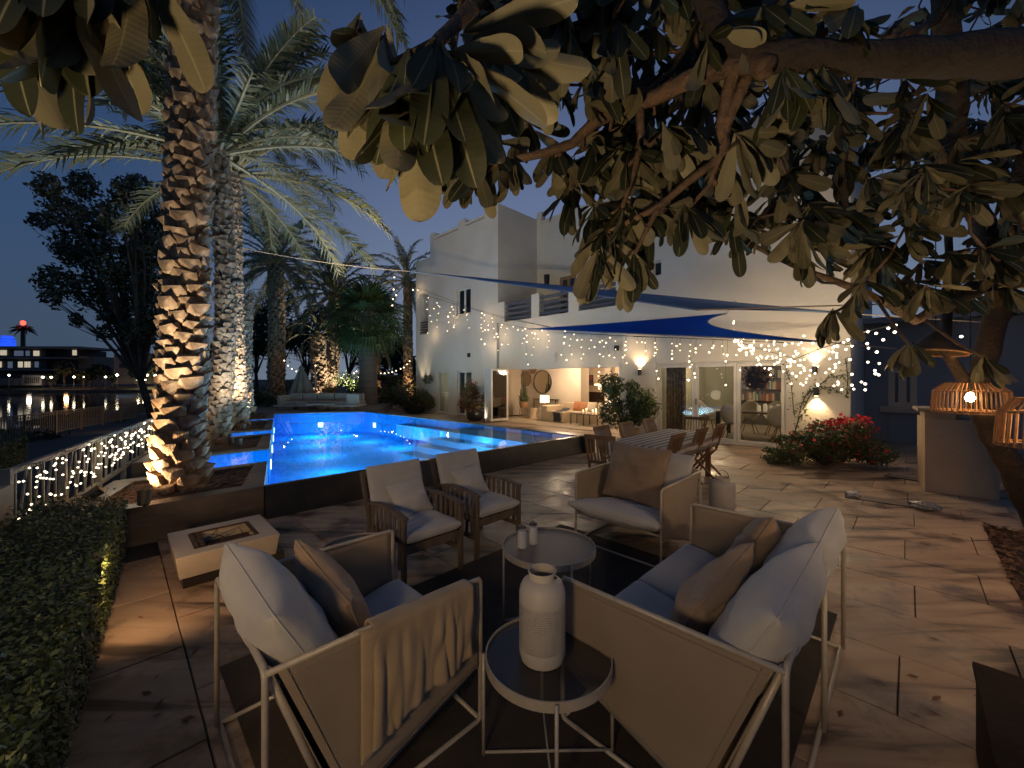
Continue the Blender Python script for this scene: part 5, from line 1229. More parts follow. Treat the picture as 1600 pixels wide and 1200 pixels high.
# dark storage box at the lower right
p0 = G(1520, 1200 - 0, 0); c = Vector((2.62, 1.72, 0)); t = thing('storage_box', 'dark wooden storage box cut off at the lower right corner', 'box', c)
DB = M('dark_stained_wood', (.022, .014, .01), .85, spec=.15, col2=(.035, .022, .015), scale=4, bump=.3, bscale=20)
cc = Vector((2.11, 1.82, 0)) + S_ * .5 - B_ * .35; m = MB(); m.obox(cc + UP * .19, S_ * .49, B_ * .34, UP * .19); m.build('body', DB, t, bevel=.008)
m = MB(); m.obox(cc + UP * .395, S_ * .5, B_ * .35, UP * .013); m.build('lid', DB, t, bevel=.004)
# ------------------------------------------------------------------ dining set
T0_ = Vector((1.44, 6.0, 0)); Lt, Wt = 2.2, .85
t = thing('dining_table', 'long outdoor dining table standing on the patio near the glass doors', 'table', T0_ + B_ * Lt / 2 + S_ * Wt / 2)
m = MB(); m.obox(T0_ + B_ * Lt / 2 + S_ * Wt / 2 + UP * .725, B_ * (Lt / 2 - .02), S_ * (Wt / 2 - .02), UP * .02); m.build('tabletop', TEAK, t)
for a, b_ in ((.15, .1), (Lt - .15, .1), (.15, Wt - .1), (Lt - .15, Wt - .1)): m = MB(); m.obox(T0_ + B_ * a + S_ * b_ + UP * .352, B_ * .035, S_ * .035, UP * .352); m.build('leg', TEAK, t)
STR = M('striped_cloth', (.5, .45, .38), .85); nt = STR.node_tree
g = nt.nodes.new('ShaderNodeUVMap'); sx = nt.nodes.new('ShaderNodeSeparateXYZ'); nt.links.new(g.outputs[0], sx.inputs[0])
f1 = nt.nodes.new('ShaderNodeMath'); f1.operation = 'MULTIPLY'; f1.inputs[1].default_value = 11; nt.links.new(sx.outputs['X'], f1.inputs[0])
f2 = nt.nodes.new('ShaderNodeMath'); f2.operation = 'FRACT'; nt.links.new(f1.outputs[0], f2.inputs[0])
cr = nt.nodes.new('ShaderNodeValToRGB'); cr.color_ramp.interpolation = 'CONSTANT'; nt.links.new(f2.outputs[0], cr.inputs[0])
cr.color_ramp.elements[0].color = (.58, .53, .46, 1); cr.color_ramp.elements[1].position = .45; cr.color_ramp.elements[1].color = (.24, .195, .15, 1)
nt.links.new(cr.outputs[0], bsdf(STR).inputs['Base Color'])
m = MB(); UVc = []
def cloth(a, c):
    ov = .20; X = -ov + (Lt + 2 * ov) * a; Yv = -ov + (Wt + 2 * ov) * c
    dx = max(0, -X, X - Lt); dy = max(0, -Yv, Yv - Wt); d = max(dx, dy)
    px = min(max(X, -.012), Lt + .012); py = min(max(Yv, -.012), Wt + .012)
    wv = .018 * math.sin((X + Yv) * 13) * min(1, d / .1) if d > 0 else 0
    ox = (-1 if X < 0 else 1) * (.012 + wv) if dx > 0 else 0; oy = (-1 if Yv < 0 else 1) * (.012 + wv) if dy > 0 else 0
    return T0_ + B_ * (px + ox) + S_ * (py + oy) + UP * (.752 - d + .0015 * math.sin(X * 9) * math.sin(Yv * 11))
nu, nv = 90, 44; m.grid(cloth, nu, nv); me = m.mesh('tablecloth', STR, True); uvl = me.uv_layers.new(name='UVMap')
for pg in me.polygons:
    for li in pg.loop_indices: vi = me.loops[li].vertex_index; uvl.data[li].uv = ((vi // (nu + 1)) / nv, (vi % (nu + 1)) / nu)
tag(link('tablecloth', me, solid=.003), 'white and taupe striped cloth draped over the outdoor dining table', 'tablecloth')
def dchair(lab, pos, face, first=None):
    rz = math.atan2(face[1], face[0])
    if first is not None: return dup(first, pos, rz, lab, 'folding teak dining chairs')
    t = thing('dining_chair', lab, 'chair', pos, rz, 'folding teak dining chairs')
    # local: +X is where the sitter looks
    def bb(name, p, q, w, h, up=UP): m = MB(); m.beam(p, q, w, h, Vector(up)); m.build(name, TEAK, t, world=False)
    for s in (-1, 1):
        y = s * .20; bb('front_leg', (.24, y, .0), (-.16, y, .47), .024, .035); bb('rear_leg', (-.24, s * .175, .0), (.20, s * .175, .43), .024, .035)
        bb('back_post', (-.14, y, .44), (-.30, y, .93), .026, .038, (1, 0, 0))
    bb('top_rail', (-.295, -.22, .905), (-.295, .22, .905), .024, .06); bb('lower_rail', (-.175, -.20, .54), (-.175, .20, .54), .022, .045)
    for k in range(7): y = -.15 + k * .05; bb('back_slat', (-.175, y, .54), (-.29, y, .90), .026, .012, (0, 1, 0))
    for k in range(6): bb('seat_slat', (-.15 + k * .072, -.19, .455), (-.15 + k * .072, .19, .455), .056, .014)
    return t
mid_off = .15 - .295
DCH = []
def back_at(p, face): return Vector(p) + Vector(face) * .29
fr_ = None
for i, (tt_, side_, lab) in enumerate(((.30, 1, 'nearest of three teak chairs on the right side of the dining table'), (1.2, 1, 'middle of three teak chairs on the right side of the dining table'), (2.08, 1, 'farthest of three teak chairs on the right side of the dining table'),
        (.35, -1, 'nearest of three teak chairs on the pool side of the dining table'), (1.15, -1, 'middle teak chair on the pool side of the dining table'), (2.0, -1, 'teak chair on the pool side beside the leafy potted shrub'))):
    if side_ > 0: p = Vector((2.34, 5.57, 0)) + B_ * (tt_ - .33 + .02); face = -S_
    else: p = T0_ - S_ * .30 + B_ * tt_; face = S_
    p = back_at(p, face) if side_ > 0 else back_at(p - face * .02, face); c = dchair(lab, p, face, fr_); fr_ = fr_ or c
dchair('teak chair at the near end of the dining table, slats facing the camera', back_at(Vector((1.13, 5.45, 0)), (B_ * .9 + Vector((.1, 0, 0))).normalized()), (B_ + Vector((-.25, .25, 0)) * .6).normalized(), fr_)
dchair('teak chair at the far end of the dining table before the glass doors', Vector((3.52, 7.78, 0)), (-B_ + Vector((.15, -.15, 0))).normalized(), fr_)
# ------------------------------------------------------------------ outdoor counter, rattan lamps
c0, c1_ = G(1445, 768), G(1562, 783); d = (c1_ - c0).normalized(); n_ = Vector((-d.y, d.x, 0)); Lc = (c1_ - c0).length
t = thing('outdoor_counter', 'cream rendered outdoor counter with stone capped pier on the right', 'counter', (c0 + c1_) / 2)
CR = M('cream_render', (.50, .38, .25), .8, col2=(.43, .325, .21), scale=2, bump=.2, bscale=18)
m = MB(); m.obox((c0 + c1_) / 2 + n_ * .45 + UP * .55, d * Lc / 2, n_ * .45, UP * .55); m.build('body', CR, t, bevel=.006)
m = MB(); m.obox(c0 + d * .16 + n_ * .3 + UP * 1.155, d * .16, n_ * .26, UP * .055); m.build('pier', CR, t, bevel=.004)
m = MB(); m.obox(c0 + d * .16 + n_ * .3 + UP * 1.235, d * .235, n_ * .33, UP * .025); m.build('cap', M('cap_stone', (.36, .28, .19), .6), t, bevel=.005)
RAT = M('rattan', (.36, .19, .08), .6, col2=(.24, .12, .05), scale=20)
def rattan_lamp(lab, c, r, h, pw, n=46, hang=True, top=.62):
    c = Vector(c); t = thing('rattan_lamp', lab, 'lamp', c, 0, 'glowing rattan lamps')
    for k in range(n):
        a = 2 * PI * k / n; d = Vector((math.cos(a), math.sin(a), 0)); m = MB()
        m.beam(c + d * r + UP * .0, c + d * r * .93 + UP * h * .72, .016, .006, d.cross(UP)); m.beam(c + d * r * .93 + UP * h * .715, c + d * r * top + UP * h, .016, .006, d.cross(UP)); m.build('slat', RAT, t)
    m = MB()
    for rr, z in ((r, .004), (r * .99, .02), (r * .935, h * .72), (r * top, h)): m.tube([c + Vector((math.cos(2 * PI * k / 40) * rr, math.sin(2 * PI * k / 40) * rr, z)) for k in range(41)], .006, 5, False)
    m.build('hoop', RAT, t)
    m = MB(); m.lathe([(.001, -.045), (.030, -.03), (.038, 0), (.026, .035), (.012, .055)], c + UP * h * .5, 12); m.build('light_bulb', M('filament_bulb', (1, .8, .5), .4, emis=(1, .70, .36), estr=30, sampling='NONE'), t, smooth=True)
    m = MB(); m.tube([c + UP * (h * .55), c + UP * (h + .01)], .012, 6); m.tube([c + UP * h - Vector((r * top, 0, 0)), c + UP * h + Vector((r * top, 0, 0))], .006, 5); m.build('socket', DARKM, t)
    if hang: m = MB(); m.tube([c + UP * h, c + UP * (h + 1.2)], .004, 5); m.build('cord', WIRE, t)
    lamp('rattan_light', 'POINT', c + UP * h * .5, pw, (1, .56, .24), .05, parent=t); return t
rattan_lamp('slatted rattan lamp shade with glowing bulb above the outdoor counter', P(1516, 645, 3.95), .275, .30, 24)
rattan_lamp('rattan pendant lamp cut off by the right edge of the view', P(1640, 700, 2.9), .26, .36, 13, 34)
for i, (u, lab) in enumerate(((1502, 'left white ceramic candle pot under the rattan lamp'), (1525, 'right white ceramic candle pot under the rattan lamp'))):
    p = P(u, 667, 5.95); p.z = 1.105; m = MB(); m.lathe([(.001, 0), (.075, 0), (.09, .03), (.09, .2), (.08, .2), (.078, .03)], p, 20); tag(m.build('candle_pot', M('white_ceramic', (.42, .36, .27), .4), smooth=35), lab, 'pot')
# cone shade hanging in the tree
c = P(1462, 551, 4.2); t = thing('cone_pendant', 'tilted dark cone pendant shade with pale rim hanging in the tree', 'lamp', c)
Mx = Matrix.Translation(c) @ Matrix.Rotation(.14, 4, 'Y'); m = MB(); m.lathe([(.24, 0), (.05, .22), (.02, .25)], (0, 0, 0), 28); m.v = [tuple(Mx @ Vector(v)) for v in m.v]; m.build('shade', M('dark_cone', (.05, .035, .02), .6), t, smooth=35, solid=.004)
m = MB(); m.tube([(math.cos(2 * PI * k / 32) * .242, math.sin(2 * PI * k / 32) * .242, 0) for k in range(33)], .012, 6, False); m.v = [tuple(Mx @ Vector(v)) for v in m.v]; m.build('rim', RAT, t, smooth=True)
m = MB(); m.tube([c + UP * .24, c + UP * 1.3], .005, 5); m.build('cord', WIRE, t)
# ================================================================== FAR END OF THE POOL
DZ = .35
t = thing('corner_sofa', 'pale outdoor corner sofa with low table-like platform at the far end of the pool', 'sofa', (-10.0, 17.6, DZ))
YS = 17.8
def bb_(name, par, x0, x1, y0, y1, z0, z1, mt, bev=.02): m = MB(); m.box(((x0 + x1) / 2, (y0 + y1) / 2, (z0 + z1) / 2), (x1 - x0, y1 - y0, z1 - z0)); return m.build(name, mt, par, bevel=bev)
x_ = lambda u, Y=YS: X_(u, Y)
SOF = M('taupe_outdoor_fabric', (.42, .36, .29), .9, col2=(.36, .31, .25), scale=4)
bb_('platform', t, x_(437), x_(500), YS - .5, YS + .4, DZ + .14, DZ + .20, WFRAME, .005); bb_('platform', t, x_(520), x_(569), YS - .8, YS + .3, DZ + .16, DZ + .21, WFRAME, .005)
bb_('base', t, x_(440), x_(466), YS - .4, YS + .3, DZ, DZ + .14, SOF); bb_('base', t, x_(470), x_(486), YS - .3, YS + .3, DZ, DZ + .14, SOF)
for (u0, u1) in ((443, 466), (466.5, 488), (489, 517), (517.5, 540), (540.5, 566)): bb_('seat_cushion', t, x_(u0), x_(u1), YS - .35, YS + .45, DZ + .20, DZ + .36, SOF, .04)
for (u0, u1) in ((443, 464), (465, 487), (488, 515), (516, 536), (537, 562)): bb_('back_cushion', t, x_(u0), x_(u1), YS + .42, YS + .62, DZ + .34, DZ + .70, SOF, .05)
bb_('arm', t, x_(441), x_(446), YS - .4, YS + .6, DZ + .20, DZ + .62, SOF, .03); bb_('arm', t, x_(547), x_(567), YS - .45, YS - .2, DZ + .20, DZ + .68, SOF, .03)
m = MB()
for u in (545, 560):
    for s in (-1, 1): m.tube([(x_(u) - .1 * s, YS - .75, DZ), (x_(u) + .1 * s, YS - .75, DZ + .17)], .012, 5)
m.build('crossed_leg', WFRAME, t)
t = thing('low_table', 'low pale table on thin crossed legs before the corner sofa', 'table', (x_(502, 17.0), 17.0, DZ)); bb_('tabletop', t, x_(483, 17), x_(520, 17), 16.75, 17.25, DZ + .24, DZ + .28, WFRAME, .005)
m = MB()
for u in (493, 512):
    for s in (-1, 1): m.tube([(x_(u, 17) - .09 * s, 17, DZ), (x_(u, 17) + .09 * s, 17, DZ + .24)], .012, 5)
m.build('crossed_leg', DARKM, t)
# folded parasol
c = Vector((X_(471, 18.9), 18.9, 0)); t = thing('parasol', 'large folded beige parasol standing behind the corner sofa', 'parasol', c)
PAR = M('parasol_canvas', (.25, .205, .165), .9, col2=(.2, .165, .13), scale=3)
m = MB()
def pf(a, q):
    an = a * 2 * PI; z = .62 + 1.55 * q; r = (.50 * (1 - q) ** .8 + .06) * (1 + .22 * math.sin(an * 8) + .1 * math.sin(an * 3 + 1)); return c + Vector((math.cos(an) * r, math.sin(an) * r, z))
m.grid(pf, 64, 14); m.build('folded_canopy', PAR, t, smooth=True); m = MB(); m.tube([c, c + UP * 2.3], .03, 8); m.build('pole', DARKM, t)
m = MB(); m.tube([c + Vector((.62, .1, 0)), c + Vector((.62, .1, 2.15))], .035, 8); m.build('side_post', M('parasol_post', (.3, .3, .3), .5), t); m = MB(); m.lathe([(.001, 2.1), (.09, 2.12), (.14, 2.2), (.04, 2.34), (.001, 2.4)], c, 12); m.build('crown_cap', PAR, t)
# bougainvillea in bowls by the tower, and potted shrub by the wing
def bowl_plant(lab, c, r, h, rad, n, size, fl, pm=None, cat='potted plant', seed=0, lift=.0):
    c = Vector(c); t = bush('potted_bougainvillea' if fl else 'potted_shrub', lab, c + UP * (h + rad[2] * .8 + lift), rad, n, size, LEAFD, 9, cat, None, seed, fl)
    m = MB(); m.lathe([(r * .7, 0), (r * .9, h * .35), (r, h), (r * .93, h), (r * .9, h * .85), (.001, h * .8)], c, 24); m.build('pot', pm or BLACKST, t, smooth=35); return t
PP = W(fs(668), -.75); bowl_plant('red bougainvillea in a wide dark bowl left of the first terrace door', PP, .55, .32, (.85, .7, .80), 4600, .045, (PINK, 620, .038), seed=61)
PP = W(fs(742, -.8), -.8); bowl_plant('magenta bougainvillea in a dark bowl beside the folded glass doors', PP, .36, .34, (.72, .6, .62), 3600, .042, (PINK, 1300, .04), seed=62)
PP = W(fs(983, -1.0), -1.0); bowl_plant('leafy dark green potted shrub in a terracotta pot left of the glass doors', PP, .28, .30, (.72, .62, .74), 6500, .045, None, M('terracotta', (.42, .23, .12), .8), seed=63)
# big flowering shrub with climber right of the glass doors
p = Vector(G(1288, 727)); t = bush('bougainvillea_shrub', 'bushy bougainvillea with bright red flowers on the right below the wall lamp', p + UP * .42, (.85, .7, .42), 9500, .03, LEAFD, 12, 'shrub', None, 71, (RED, 520, .034))
q = P(1337, 667, 7.6); pts, d = blob_pts([(q, (.28, .3, .22)), (q + Vector((-.35, 0, .05)), (.2, .2, .12))], 430); leafcloud('blossoms', pts, d, .036, RED, 'stuff', t, .8)
t = bush('low_shrub', 'low clipped shrub at the foot of the red bougainvillea', Vector(G(1240, 722)) + UP * .17, (.8, .45, .17), 4200, .028, LEAFD, 9, 'shrub', None, 73, stem=False)
t = thing('climbing_plant', 'thin leafy climber arching over the lower wall lamp', 'climber', W(fs(1245), nw - .05)); m = MB(); allp = []
random.seed(14)
for path in (((1240, 690), (1245, 660), (1252, 630), (1262, 612), (1280, 604), (1300, 606), (1312, 614)), ((1238, 690), (1250, 655), (1262, 640)), ((1243, 650), (1235, 600), (1228, 570)), ((1322, 560), (1325, 590), (1322, 622)), ((1255, 640), (1270, 610), (1296, 590), (1320, 585))):
    pp = [PF(u + random.uniform(-2, 2), v, nw - .09) for u, v in path]; m.tube(pp, .009, 5)
    for a, b_ in zip(pp[:-1], pp[1:]):
        for k in range(26): allp.append(a.lerp(b_, random.random()) + Vector((random.gauss(0, .05), random.gauss(0, .05), random.gauss(0, .05))))
m.build('stem', BARKD, t); leafcloud('foliage', allp, np.tile(np.array(-B_), (len(allp), 1)), .03, LEAFD, None, t)

# ================================================================== WALL LAMPS AND GARDEN LIGHTS
def wall_lamp(lab, u, v, n, pw, up=True, down=True, col=(1, .66, .36)):
    p = PF(u, v, n) - B_ * .07; t = thing('wall_lamp', lab, 'wall lamp', p, 0, 'up and down wall lamps')
    m = MB(); m.tube([p - UP * .09, p + UP * .09], .05, 14); m.build('housing', DARKM, t, smooth=35); m = MB(); m.obox(p + B_ * .035, S_ * .03, B_ * .035, UP * .04); m.build('bracket', DARKM, t)
    LN = M('lamp_lens', (1, .9, .7), .4, emis=(1, .8, .5), estr=10, sampling='NONE')
    if up: m = MB(); m.tube([p + UP * .091, p + UP * .095], .04, 12); m.build('lens', LN, t); lamp('up_light', 'SPOT', p + UP * .11, pw, col, .02, p + UP + B_ * .02, 110, .9, t)
    if down: m = MB(); m.tube([p - UP * .091, p - UP * .095], .04, 12); m.build('lens', LN, t); lamp('down_light', 'SPOT', p - UP * .11, pw, col, .02, p - UP + B_ * .06, 100, .8, t)
wall_lamp('wall lamp glowing upward between the leafy shrub and the glass doors', 1001, 582, nw, 75, True, False)
wall_lamp('wall lamp glowing upward right of the glass doors behind string lights', 1274, 578, nw, 34, True, False)
wall_lamp('lower wall lamp casting a cone of light down onto the flowering shrub', 1276, 612, nw, 60, False, True)
p = PF(856, 440, dn) - B_ * .08; t = thing('terrace_wall_lamp', 'unlit dark cylinder lamp on the upper terrace wall', 'wall lamp', p); m = MB(); m.tube([p - UP * .28, p + UP * .28], [.10, .13], 12); m.build('housing', DARKM, t, smooth=35)
uplight(W(fs(661), -.35, .95), PF(658, 470, 0), 120, 'spotlight above the red bougainvillea washing the tower corner', (1, .78, .5), 46, .01)
uplight(W(fs(668), -.30, .95), PF(675, 455, 0), 90, 'second spotlight by the tower corner with a narrower beam', (1, .78, .5), 40, .01)
uplight(W(fs(757, -1.2), -1.2, .1), PF(750, 610, -.3), 14, 'small spotlight behind the magenta bougainvillea', (1, .85, .7), 80)
# garden floodlights that wash the villa and the tree: fixtures on the second palm and behind the viewer, some only added unseen fill
t = uplight((-5.35, 7.7, 3.6), W(-1.0, 0, 5.6), 860, 'floodlight strapped to the second palm, aimed at the villa', (1, .77, .44), 84, .08, cat='floodlight', group=None)
uplight((4.7, 3.2, .15), (1.9, 3.0, 3.2), 125, 'ground spotlight in the planting bed aimed up into the frangipani', (1, .74, .44), 92, .12)
uplight((-.9, -.6, .25), (.1, 1.3, 2.9), 200, 'ground spotlight behind the viewer aimed up into the leaves', (1, .74, .46), 84, .12)  # added lamp, out of view, to brighten the leaf undersides
uplight((-1.0, -1.4, 1.9), (.3, 2.2, .1), 92, 'patio spotlight behind the viewer washing the seating', (1, .68, .34), 80, .25)
uplight((-2.52, 2.42, .60), (-2.66, 3.05, 0), 16, 'small low spotlight in the hedge edge shining on the paving', (1, .6, .3), 125, .05, size=.3)
uplight((2.9, -1.2, 2.6), (2.5, 6.2, 0), 150, 'patio spotlight behind the viewer on the right', (1, .67, .35), 62, .25)  # added out-of-view fill that warms the seats and paving
uplight((-2.6, -.8, 2.4), (-2.1, 2.9, 0), 105, 'patio spotlight behind the viewer on the left', (1, .68, .35), 62, .25)  # added unseen fill for the dark paving at left

uplight((6.0, 4.7, 3.0), W(7.6, 0, 4.2), 260, 'floodlight in the frangipani aimed at the right wing of the villa', (1, .78, .52), 80, .06, size=.6, cat='floodlight', group=None)  # invented lamp, added to warm the cool wing wall
# fallen leaves on the paving
random.seed(77); m = MB()
for k in range(90):
    p_ = G(random.uniform(120, 1550), random.uniform(740, 1150)) + UP * .004
    if inpoly(p_, poolpoly) or in_hedge(p_): continue
    a = random.uniform(0, PI); d_ = Vector((math.cos(a), math.sin(a), 0)); e_ = Vector((-d_.y, d_.x, 0)); l = random.uniform(.012, .04); w_ = l * random.uniform(.25, .5)
    m.add([p_ - d_ * l, p_ - e_ * w_ + UP * .004, p_ + d_ * l + UP * .006, p_ + e_ * w_ + UP * .003], [(0, 1, 2, 3)])
o = m.build('fallen_leaves', bpy.data.materials['dry_leaf'], fixn=False, kind='stuff'); tag(o, 'small dry brown leaves scattered over the stone paving', 'leaf litter')
# ================================================================== LIVING ROOM
def rp3(u, v, n): return PF(u, v, n)
LWARM = (1, .60, .30)
def table_lamp(lab, s, n, z0, r, h, pw, base_h=.25):
    c = W(s, n, z0); t = thing('table_lamp', lab, 'lamp', c, 0, 'lit table lamps in the living room')
    m = MB(); m.lathe([(.001, 0), (r * .5, 0), (r * .5, .02), (.02, .04), (.02, base_h)], c, 14); m.build('base', TEAK, t); m = MB(); m.lathe([(r, base_h), (r * .95, base_h + h)], c, 24); m.build('lamp_shade', SHADE, t, smooth=True)
    lamp('table_light', 'POINT', c + UP * (base_h + h * .5), pw, LWARM, r * .8, parent=t); return t
n1 = 1.35
s1 = fs(851, n1)
t = thing('stool_table', 'small white slatted round stool under the first living room lamp', 'side table', W(s1, n1))
m = MB(); m.lathe([(.001, .46), (.21, .46), (.21, .49), (.001, .49)], W(s1, n1), 20); m.build('top', WFRAME, t)
for k in range(8): a = k * PI / 4; m = MB(); m.tube([W(s1, n1) + Vector((math.cos(a) * .22, math.sin(a) * .22, 0)), W(s1, n1) + Vector((math.cos(a) * .14, math.sin(a) * .14, .46))], .014, 5); m.build('leg', WFRAME, t)
table_lamp('lamp with glowing white drum shade on the small slatted stool', s1, n1, .49, .19, .27, 14, .24)
# sofa
def wb(name, par, s0, s1, n0, n1, z0, z1, mt, bev=.03): m = MB(); m.wbox(s0, s1, n0, n1, z0, z1); return m.build(name, mt, par, bevel=bev)
ISF = M('indoor_linen', (.50, .40, .28), .9, col2=(.45, .36, .25), scale=4)
sa, sb = fs(868, 1.2), fs(930, 1.9)
t = thing('living_room_sofa', 'cream sofa in the lit living room with cushions and a dark throw', 'sofa', W(sa + 1, 1.9))
wb('arm', t, sa - .55, sa - .25, .95, 2.0, .0, .62, ISF); wb('seat', t, sa - .25, sa + 2.2, 1.3, 2.1, .0, .42, ISF); wb('backrest', t, sa - .25, sa + 2.2, 2.05, 2.30, .3, .72, ISF)
wb('chaise', t, sa - .25, sa + .6, .9, 1.3, 0, .42, ISF)
for i, (s0, cc, lab) in enumerate(((.55, (.30, .12, .05), 'rust brown'), (.85, (.34, .16, .08), 'burnt orange'), (1.2, (.55, .48, .38), 'cream'), (1.7, (.5, .42, .3), 'sand coloured'))):
    up = (UP * .9 + B_ * .35).normalized(); cushion('throw_pillow', f'{lab} pillow on the living room sofa', 'pillow', frame(W(sa + s0, 1.95, .60), S_, up, S_.cross(up)), .42, .40, .16, M('pillow_' + str(i), cc, .9), .07, 50 + i)
m = MB(); m.grid(lambda a, c: W(sa + .12 + .35 * a + .04 * math.sin(c * 9), 1.02 - .14 * (c > .6) * 1.0 + .5 * (1 - c) * (c <= .6) , .45 + .22 * max(0, .4 - c) - (.40 * (c - .6) / .4 if c > .6 else 0)), 8, 20); tag(m.build('dark_throw', M('navy_throw', (.03, .035, .05), .9), smooth=True, solid=.02), 'dark navy throw falling over the front of the living room sofa', 'blanket')
# cactus on stand, drum stool
c = W(fs(818, 1.6), 1.6); t = thing('cactus', 'tall branching cactus in a pot at the left of the living room', 'potted plant', c)
m = MB(); m.lathe([(.13, .42), (.19, .55), (.20, .70), (.17, .70), (.16, .66), (.001, .66)], c, 18); m.build('pot', M('clay_pot', (.38, .22, .12), .8), t, smooth=35)
for k in range(4): a = k * PI / 2 + .4; m = MB(); m.tube([c + Vector((math.cos(a) * .22, math.sin(a) * .22, 0)), c + Vector((math.cos(a) * .15, math.sin(a) * .15, .48))], .014, 5); m.build('stand_leg', TEAK, t)
CAC = M('cactus_skin', (.07, .085, .045), .7)
for dx, z0, z1, r in ((0, .66, 2.05, .045), (-.10, .8, 1.5, .035), (.12, .85, 1.7, .035), (.2, .7, 1.3, .03), (-.18, .7, 1.25, .03), (.05, .7, 1.45, .035)):
    m = MB(); m.tube([c + S_ * dx * .2 + UP * .64, c + S_ * dx + UP * z0, c + S_ * (dx * 1.05) + UP * z1], [r * .8, r, r * .5], 7); m.build('branch', CAC, t)
pts, d = blob_pts([(c + UP * .82, (.22, .22, .17))], 240); leafcloud('leaf_rosette', pts, d, .05, LEAFD, 'stuff', t)
c = W(fs(833, 1.5), 1.5); t = MB(); t.lathe([(.001, 0), (.17, 0), (.13, .22), (.19, .44), (.001, .44)], c, 20); tag(t.build('drum_stool', M('stool_plaster', (.55, .45, .33), .8), smooth=35), 'pale waisted drum stool between the cactus and the lamp', 'stool')
# mirror and woven plates on the back wall
def disc(name, lab, cat, u, v, n, r, mt, rim=None, th=.02, sub=None):
    c = PF(u, v, n); t = thing(name, lab, cat, c); m = MB(); rr = [(c + S_ * math.cos(a) * r + UP * math.sin(a) * r) for a in [2 * PI * k / 40 for k in range(40)]]
    m.add(rr + [q - B_ * th for q in rr], [tuple(range(39, -1, -1)), tuple(range(40, 80))] + [(k, (k + 1) % 40, 40 + (k + 1) % 40, 40 + k) for k in range(40)]); m.build('face', mt, t)
    if rim: m = MB(); m.tube([q - B_ * th for q in rr] + [rr[0] - B_ * th], .022, 6, False); m.build('rim', rim, t)
    return t
disc('round_mirror', 'large round dark rimmed mirror on the living room wall', 'mirror', 848, 597, nb - .02, .52, M('mirror_glass', (.55, .5, .42), .04, 1), DARKM)
RW = M('woven_plate', (.34, .24, .14), .8, col2=(.2, .14, .08), scale=30)
disc('woven_wall_plate', 'large woven round plate on the wall left of the mirror', 'wall decoration', 822, 592, nb - .02, .34, RW, RAT, .03); disc('woven_wall_plate', 'smaller woven plate high above the mirror edge', 'wall decoration', 833, 576, nb - .02, .22, RW, RAT, .03)
# console, pictures, piano with lamp, coffee table with candles, second lamp
t = thing('console_table', 'thin black console table below the round mirror', 'table', W(fs(842, 2.3), 2.3)); s0 = fs(836, 2.35); wb('top', t, s0, s0 + 1.3, 2.2, 2.48, .78, .80, DARKM, 0)
for s_ in (s0 + .02, s0 + 1.28): wb('leg', t, s_ - .012, s_ + .012, 2.24, 2.26, 0, .78, DARKM, 0)
def pic(u0, u1, v0, v1, n, lab, cm):
    a, b_ = PF(u0, v1, n), PF(u1, v0, n); t = thing('framed_picture', lab, 'picture', (a + b_) / 2, 0, 'pictures on the living room walls'); s0, s1_ = fs(u0, n), fs(u1, n)
    wb('frame', t, s0, s1_, n - .03, n, a.z, b_.z, DARKM, 0); wb('print', t, s0 + .03, s1_ - .03, n - .036, n - .031, a.z + .03, b_.z - .03, cm, 0)
pic(916, 927, 586, 607, nb2, 'dark framed portrait print left of the piano lamp', M('print_red', (.30, .09, .05), .6, col2=(.05, .08, .13), scale=5)); pic(938, 946, 586, 596, nb2, 'pale abstract sketch above the piano', M('print_pale', (.5, .45, .38), .6, col2=(.36, .32, .26), scale=5))
pic(950, 957, 584, 592, nb2, 'upper of two small white framed prints', M('print_white', (.55, .5, .42), .6)); pic(950, 957, 594, 602, nb2, 'lower of two small white framed prints', M('print_grey', (.35, .32, .28), .6))
pic(873, 881, 579, 620, nb - .01 + .3, 'tall narrow dark artwork beside the mirror', M('print_dark', (.14, .09, .05), .7, col2=(.35, .28, .2), scale=8))
t = thing('piano', 'dark upright piano with open music book in the living room corner', 'piano', W(fs(930, 4.6), 4.6)); s0, s1_ = fs(914, 4.6), fs(946, 4.6)
PI_M = M('piano_wood', (.05, .025, .015), .25); wb('body', t, s0, s1_, 4.6, 5.0, 0, 1.1, PI_M, .01); wb('keyboard', t, s0, s1_, 4.3, 4.6, .62, .74, PI_M, .01); wb('music_book', t, s0 + .25, s0 + .8, 4.5, 4.53, 1.1, 1.4, M('paper', (.6, .52, .4), .8), 0)
table_lamp('lamp with round glowing shade standing on the piano', fs(934, 4.7), 4.7, 1.1, .16, .24, 12, .12)
table_lamp('white shaded lamp at the right side of the living room', fs(954, .9), .9, .50, .17, .26, 13, .22)
t = thing('side_cabinet', 'white side cabinet under the right living room lamp', 'cabinet', W(fs(954, .9), .9)); wb('body', t, fs(948, .9), fs(961, .9), .7, 1.1, .08, .5, WFRAME, .01); wb('base', t, fs(950, .9), fs(959, .9), .75, 1.05, 0, .08, WFRAME, 0)
s0, s1_ = fs(893, .8), fs(934, .8); t = thing('coffee_table', 'thin framed black coffee table before the sofa with lit candles on it', 'table', W((s0 + s1_) / 2, 1)); wb('top', t, s0, s1_, .75, 1.15, .40, .42, DARKM, 0)
for a in (s0, (s0 + s1_) / 2, s1_):
    for nn in (.76, 1.14): wb('leg', t, a - .012, a + .012, nn - .01, nn + .01, 0, .40, DARKM, 0)
FLM = M('candle_glow', (1, .8, .5), .5, emis=(1, .62, .25), estr=14, sampling='NONE')
